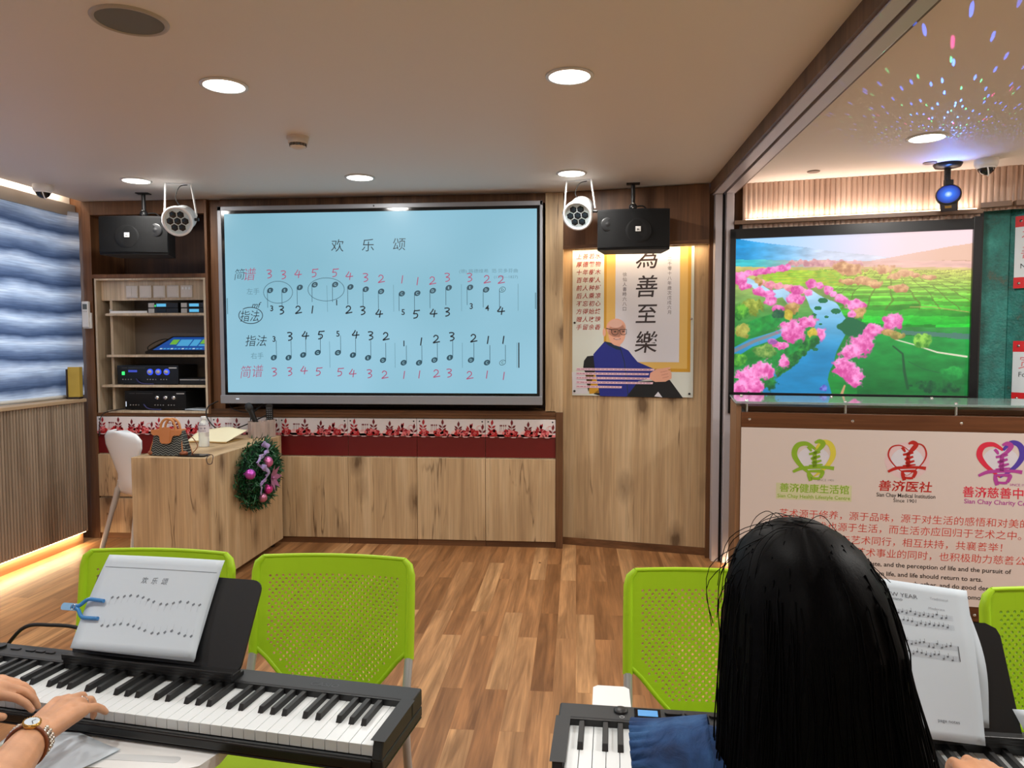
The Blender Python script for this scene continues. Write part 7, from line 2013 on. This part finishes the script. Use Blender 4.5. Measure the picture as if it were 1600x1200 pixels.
for k in range(110):
    a = rnd.uniform(PI * 0.95, PI * 2.05)
    z1_ = rnd.uniform(0.70, 1.0); z0_ = rnd.uniform(1.12, 1.27)
    pts = []
    for i in range(9):
        z = z0_ + (z1_ - z0_) * i / 8
        p = hair_pt(a + 0.03 * math.sin(i + k), z)
        out = (p - J(0.28, 0.88, z)); out.z = 0; out.normalize()
        pts.append(p + out * (0.001 + 0.004 * rnd.random() * math.sin(PI * i / 8)))
    b.tube(pts, [0.0009] * 8 + [0.0003], 5)
for k in range(25):                       # fly-away hairs round the crown and at the left side
    a = rnd.uniform(PI * 0.62, PI * 1.2) if k < 24 else rnd.uniform(PI * 1.8, PI * 2.2)
    z = rnd.uniform(1.20, 1.275)
    p0 = hair_pt(rnd.uniform(0, 2 * PI), 1.276 + rnd.random() * .004)
    p2 = hair_pt(a, z); out = (p2 - J(0.275, 0.91, 1.19)).normalized()
    e = rnd.uniform(0.004, 0.022)
    p1 = p0.lerp(p2, 0.5) + Vector((0, 0, 0.008)) + out * e * .5
    p3 = p2 + out * e * 1.3 + Vector((0, 0, -0.03 * rnd.random())); p4 = hair_pt(a, z - 0.07) + out * e * .7
    b.tube(smooth_path([tuple(p0), tuple(p1), tuple(p3), tuple(p4)], 5), 0.0005, 4)
b.build('loose_strands', HAIR, hr)

# --- piano player at the left edge: both hands on the keys
t = thing('person', 'person at the left edge playing piano with a gold wristwatch and bare forearm', 'person', (-1.07, 0.72, 0))
inv = Vector((1.07, -0.72, 0))
WR = J(-0.938, 1.172, 0.822); EL = J(-0.872, 0.92, 0.80)
WL = J(-1.195, 1.275, 0.833); ELL = J(-1.28, 1.02, 0.80)
PL_ = dict(pelvis=J(-1.07, 0.66, 0.535), chest=J(-1.07, 0.72, 0.87), neck=J(-1.07, 0.74, 1.03), shoulder_l=J(-1.23, 0.74, 0.985), shoulder_r=J(-0.91, 0.74, 0.985),
          hip_l=J(-1.15, 0.70, 0.525), hip_r=J(-0.99, 0.70, 0.525), knee_l=J(-1.26, 1.16, 0.57), knee_r=J(-1.16, 1.24, 0.575), ankle_l=J(-1.24, 1.16, 0.095), ankle_r=J(-1.16, 1.24, 0.095))
b = MB(); seated(b, PL_)
g, Mh = head(b, J(-1.07, 0.78, 1.175), R(-8), R(-16))
limb(b, [PL_['shoulder_r'], EL, EL.lerp(WR, 0.35), WR - (WR - EL).normalized() * 0.02, WR], [0.046, 0.042, 0.041, 0.029, 0.027])
limb(b, [PL_['shoulder_l'], ELL, WL], [0.046, 0.040, 0.027])
b.cap(WR + Vector((0.010, -0.012, 0)), WR + Vector((-0.012, -0.012, 0)), 0.024, 0.024)
knR, nlR = hand(b, WR, (0.05, 0.985, 0.10), (0.05, -0.05, 1), -1, thumb_open=0.35, lens=(0.072, 0.08, 0.074, 0.066),
     curls=[(0.35, 0.75, 0.6), (0.35, 0.8, 0.6), (0.4, 0.8, 0.55), (0.45, 0.28, 0.2)], spread=0.10)
knL, nlL = hand(b, WL, (0.90, 0.40, 0.0), (0, -0.05, 1), +1, thumb_open=0.55, curls=[(0.35, 0.35, 0.3), (0.4, 0.45, 0.35), (0.4, 0.5, 0.4), (0.4, 0.5, 0.4)], spread=0.08)
organic('body', b, 0.0032, SK, t, 4)
face_parts(g, Mh, t)
NAIL = mat('fingernail', (232, 190, 172), 0.25)
for p, d, u in nlR + nlL:
    b = MB(); b.ball(p + u * 0.0045 + d * 0.001, (0.0045, 0.0045, 0.0016), 10, 6, Vector((0, 1, 0)).rotation_difference(d).to_matrix().to_4x4()); b.build('fingernail', NAIL, t)
# short black hair
b = MB(); b.ball(g(0, -0.026, 0.045), (0.086, 0.098, 0.088), 20, 14, Mh.to_4x4()); b.ball(g(0, -0.055, -0.03), (0.076, 0.05, 0.07), 18, 12, Mh.to_4x4())
organic('hair', b, 0.006, HAIR, t, 4)
# clothes
sm_, st_, sb_, N, L = nt('blue striped cotton')
tc = N.new('ShaderNodeTexCoord'); wv = N.new('ShaderNodeTexWave'); wv.inputs['Scale'].default_value = 14; wv.bands_direction = 'DIAGONAL'; L.new(tc.outputs['Object'], wv.inputs['Vector'])
r_ = ramp(N, [(0.0, S((62, 74, 140))), (0.78, S((70, 84, 150))), (0.86, S((226, 228, 236)))]); L.new(wv.outputs['Fac'], r_.inputs[0]); L.new(r_.outputs[0], sb_.inputs['Base Color']); sb_.inputs['Roughness'].default_value = 0.85
b = MB()
for k in (-1, 0, 1):
    b.cap(PL_['pelvis'] + Vector((0.078 * k, 0, 0.02)), PL_['chest'] + Vector((0.078 * k, 0, 0)), 0.122, 0.112)
    b.cap(PL_['chest'] + Vector((0.075 * k, 0, 0)), PL_['chest'].lerp(PL_['neck'], 0.62) + Vector((0.05 * k, 0, -0.005)), 0.108, 0.066)
b.cap(PL_['chest'].lerp(PL_['neck'], 0.45), PL_['shoulder_l'], 0.074, 0.062); b.cap(PL_['chest'].lerp(PL_['neck'], 0.45), PL_['shoulder_r'], 0.074, 0.062)
limb(b, [PL_['shoulder_l'], ELL, WL.lerp(ELL, 0.06)], [0.062, 0.052, 0.040])
b.cap(PL_['shoulder_r'], Vector(PL_['shoulder_r']).lerp(EL, 0.7), 0.062, 0.055)
organic('shirt', b, 0.006, sm_, t, 4)
b = MB()
for q in 'lr': b.cap(PL_['hip_' + q], Vector(PL_['hip_' + q]).lerp(PL_['knee_' + q], 0.9), 0.104, 0.082)
b.cap(PL_['pelvis'] + Vector((-0.07, 0, -0.01)), PL_['pelvis'] + Vector((0.07, 0, -0.01)), 0.124, 0.124)
organic('skirt', b, 0.007, mat('slate grey cloth', (74, 82, 94), 0.85), t, 4)
# wristwatch: linked gold and silver bracelet with a pale round dial; brown bangle below it; thin ring
d = (WR - EL).normalized(); a_, b_ = frame(d)
wc = WR - d * 0.022
GOLD = mat('gold', (220, 178, 96), 0.22, metal=0.9); SILV = mat('bracelet silver', (214, 206, 196), 0.22, metal=0.9)
upd = (Vector((0.25, -0.35, 1)) - d * Vector((0.25, -0.35, 1)).dot(d)).normalized(); sdd = d.cross(upd)
b = MB()
for k in range(26):
    a = 2 * PI * k / 26
    rr_ = 0.0335
    p = wc + (upd * math.cos(a) * 0.92 + sdd * math.sin(a)) * rr_
    if math.cos(a) > 0.86: continue
    for j, (o_, r__) in enumerate(((-0.0055, 0.0038), (0, 0.0034), (0.0055, 0.0038))): b.ball(p + d * o_, r__, 8, 6)
wt_ = b.build('wristwatch', SILV, t); wt_['label'] = 'gold and silver link wristwatch'
pc = wc + upd * 0.0325
b = MB(); b.lathe([(0.0125, -0.003), (0.0145, 0.0), (0.0145, 0.003), (0.0115, 0.0045)], pc, 28, upd, close=False)
for k in range(20):
    a = 2 * PI * k / 20; b.ball(pc + upd * 0.004 + (d * math.cos(a) + sdd * math.sin(a)) * 0.0132, 0.0013, 6, 4)
b.build('bezel', GOLD, wt_)
b = MB(); b.lathe([(0.0, 0.0043), (0.012, 0.0043)], pc, 28, upd, close=False); b.build('dial', mat('pearl dial', (206, 220, 230), 0.15), wt_)
b = MB()
for a, l in ((0.6, 0.007), (2.6, 0.0095)):
    v = (d * math.cos(a) + sdd * math.sin(a)); s_ = upd.cross(v) * 0.0006; q = pc + upd * 0.0049
    b.add([q - s_, q + s_, q + v * l + s_, q + v * l - s_], [(0, 1, 2, 3)])
b.build('watch_hand', INK, wt_)
b = MB(); c_ = wc - d * 0.016
b.tube([c_ + (upd * math.cos(a) + sdd * math.sin(a)) * 0.0325 + d * 0.010 * math.cos(a) for a in np.linspace(0, 2 * PI, 33)[:-1]], 0.0028, 8, closed=True); b.build('bangle', mat('brown bangle', (120, 64, 34), 0.3), t)
b = MB(); k = knR[2]; fd = (Vector((0.05, 0.985, 0.0))).normalized(); e1, e2 = frame(fd)
b.tube([k + fd * 0.016 - Vector((0, 0, 0.006)) + (e1 * math.cos(a) + e2 * math.sin(a)) * 0.0102 for a in np.linspace(0, 2 * PI, 25)[:-1]], 0.0011, 6, closed=True); b.build('ring', CHROME, t)
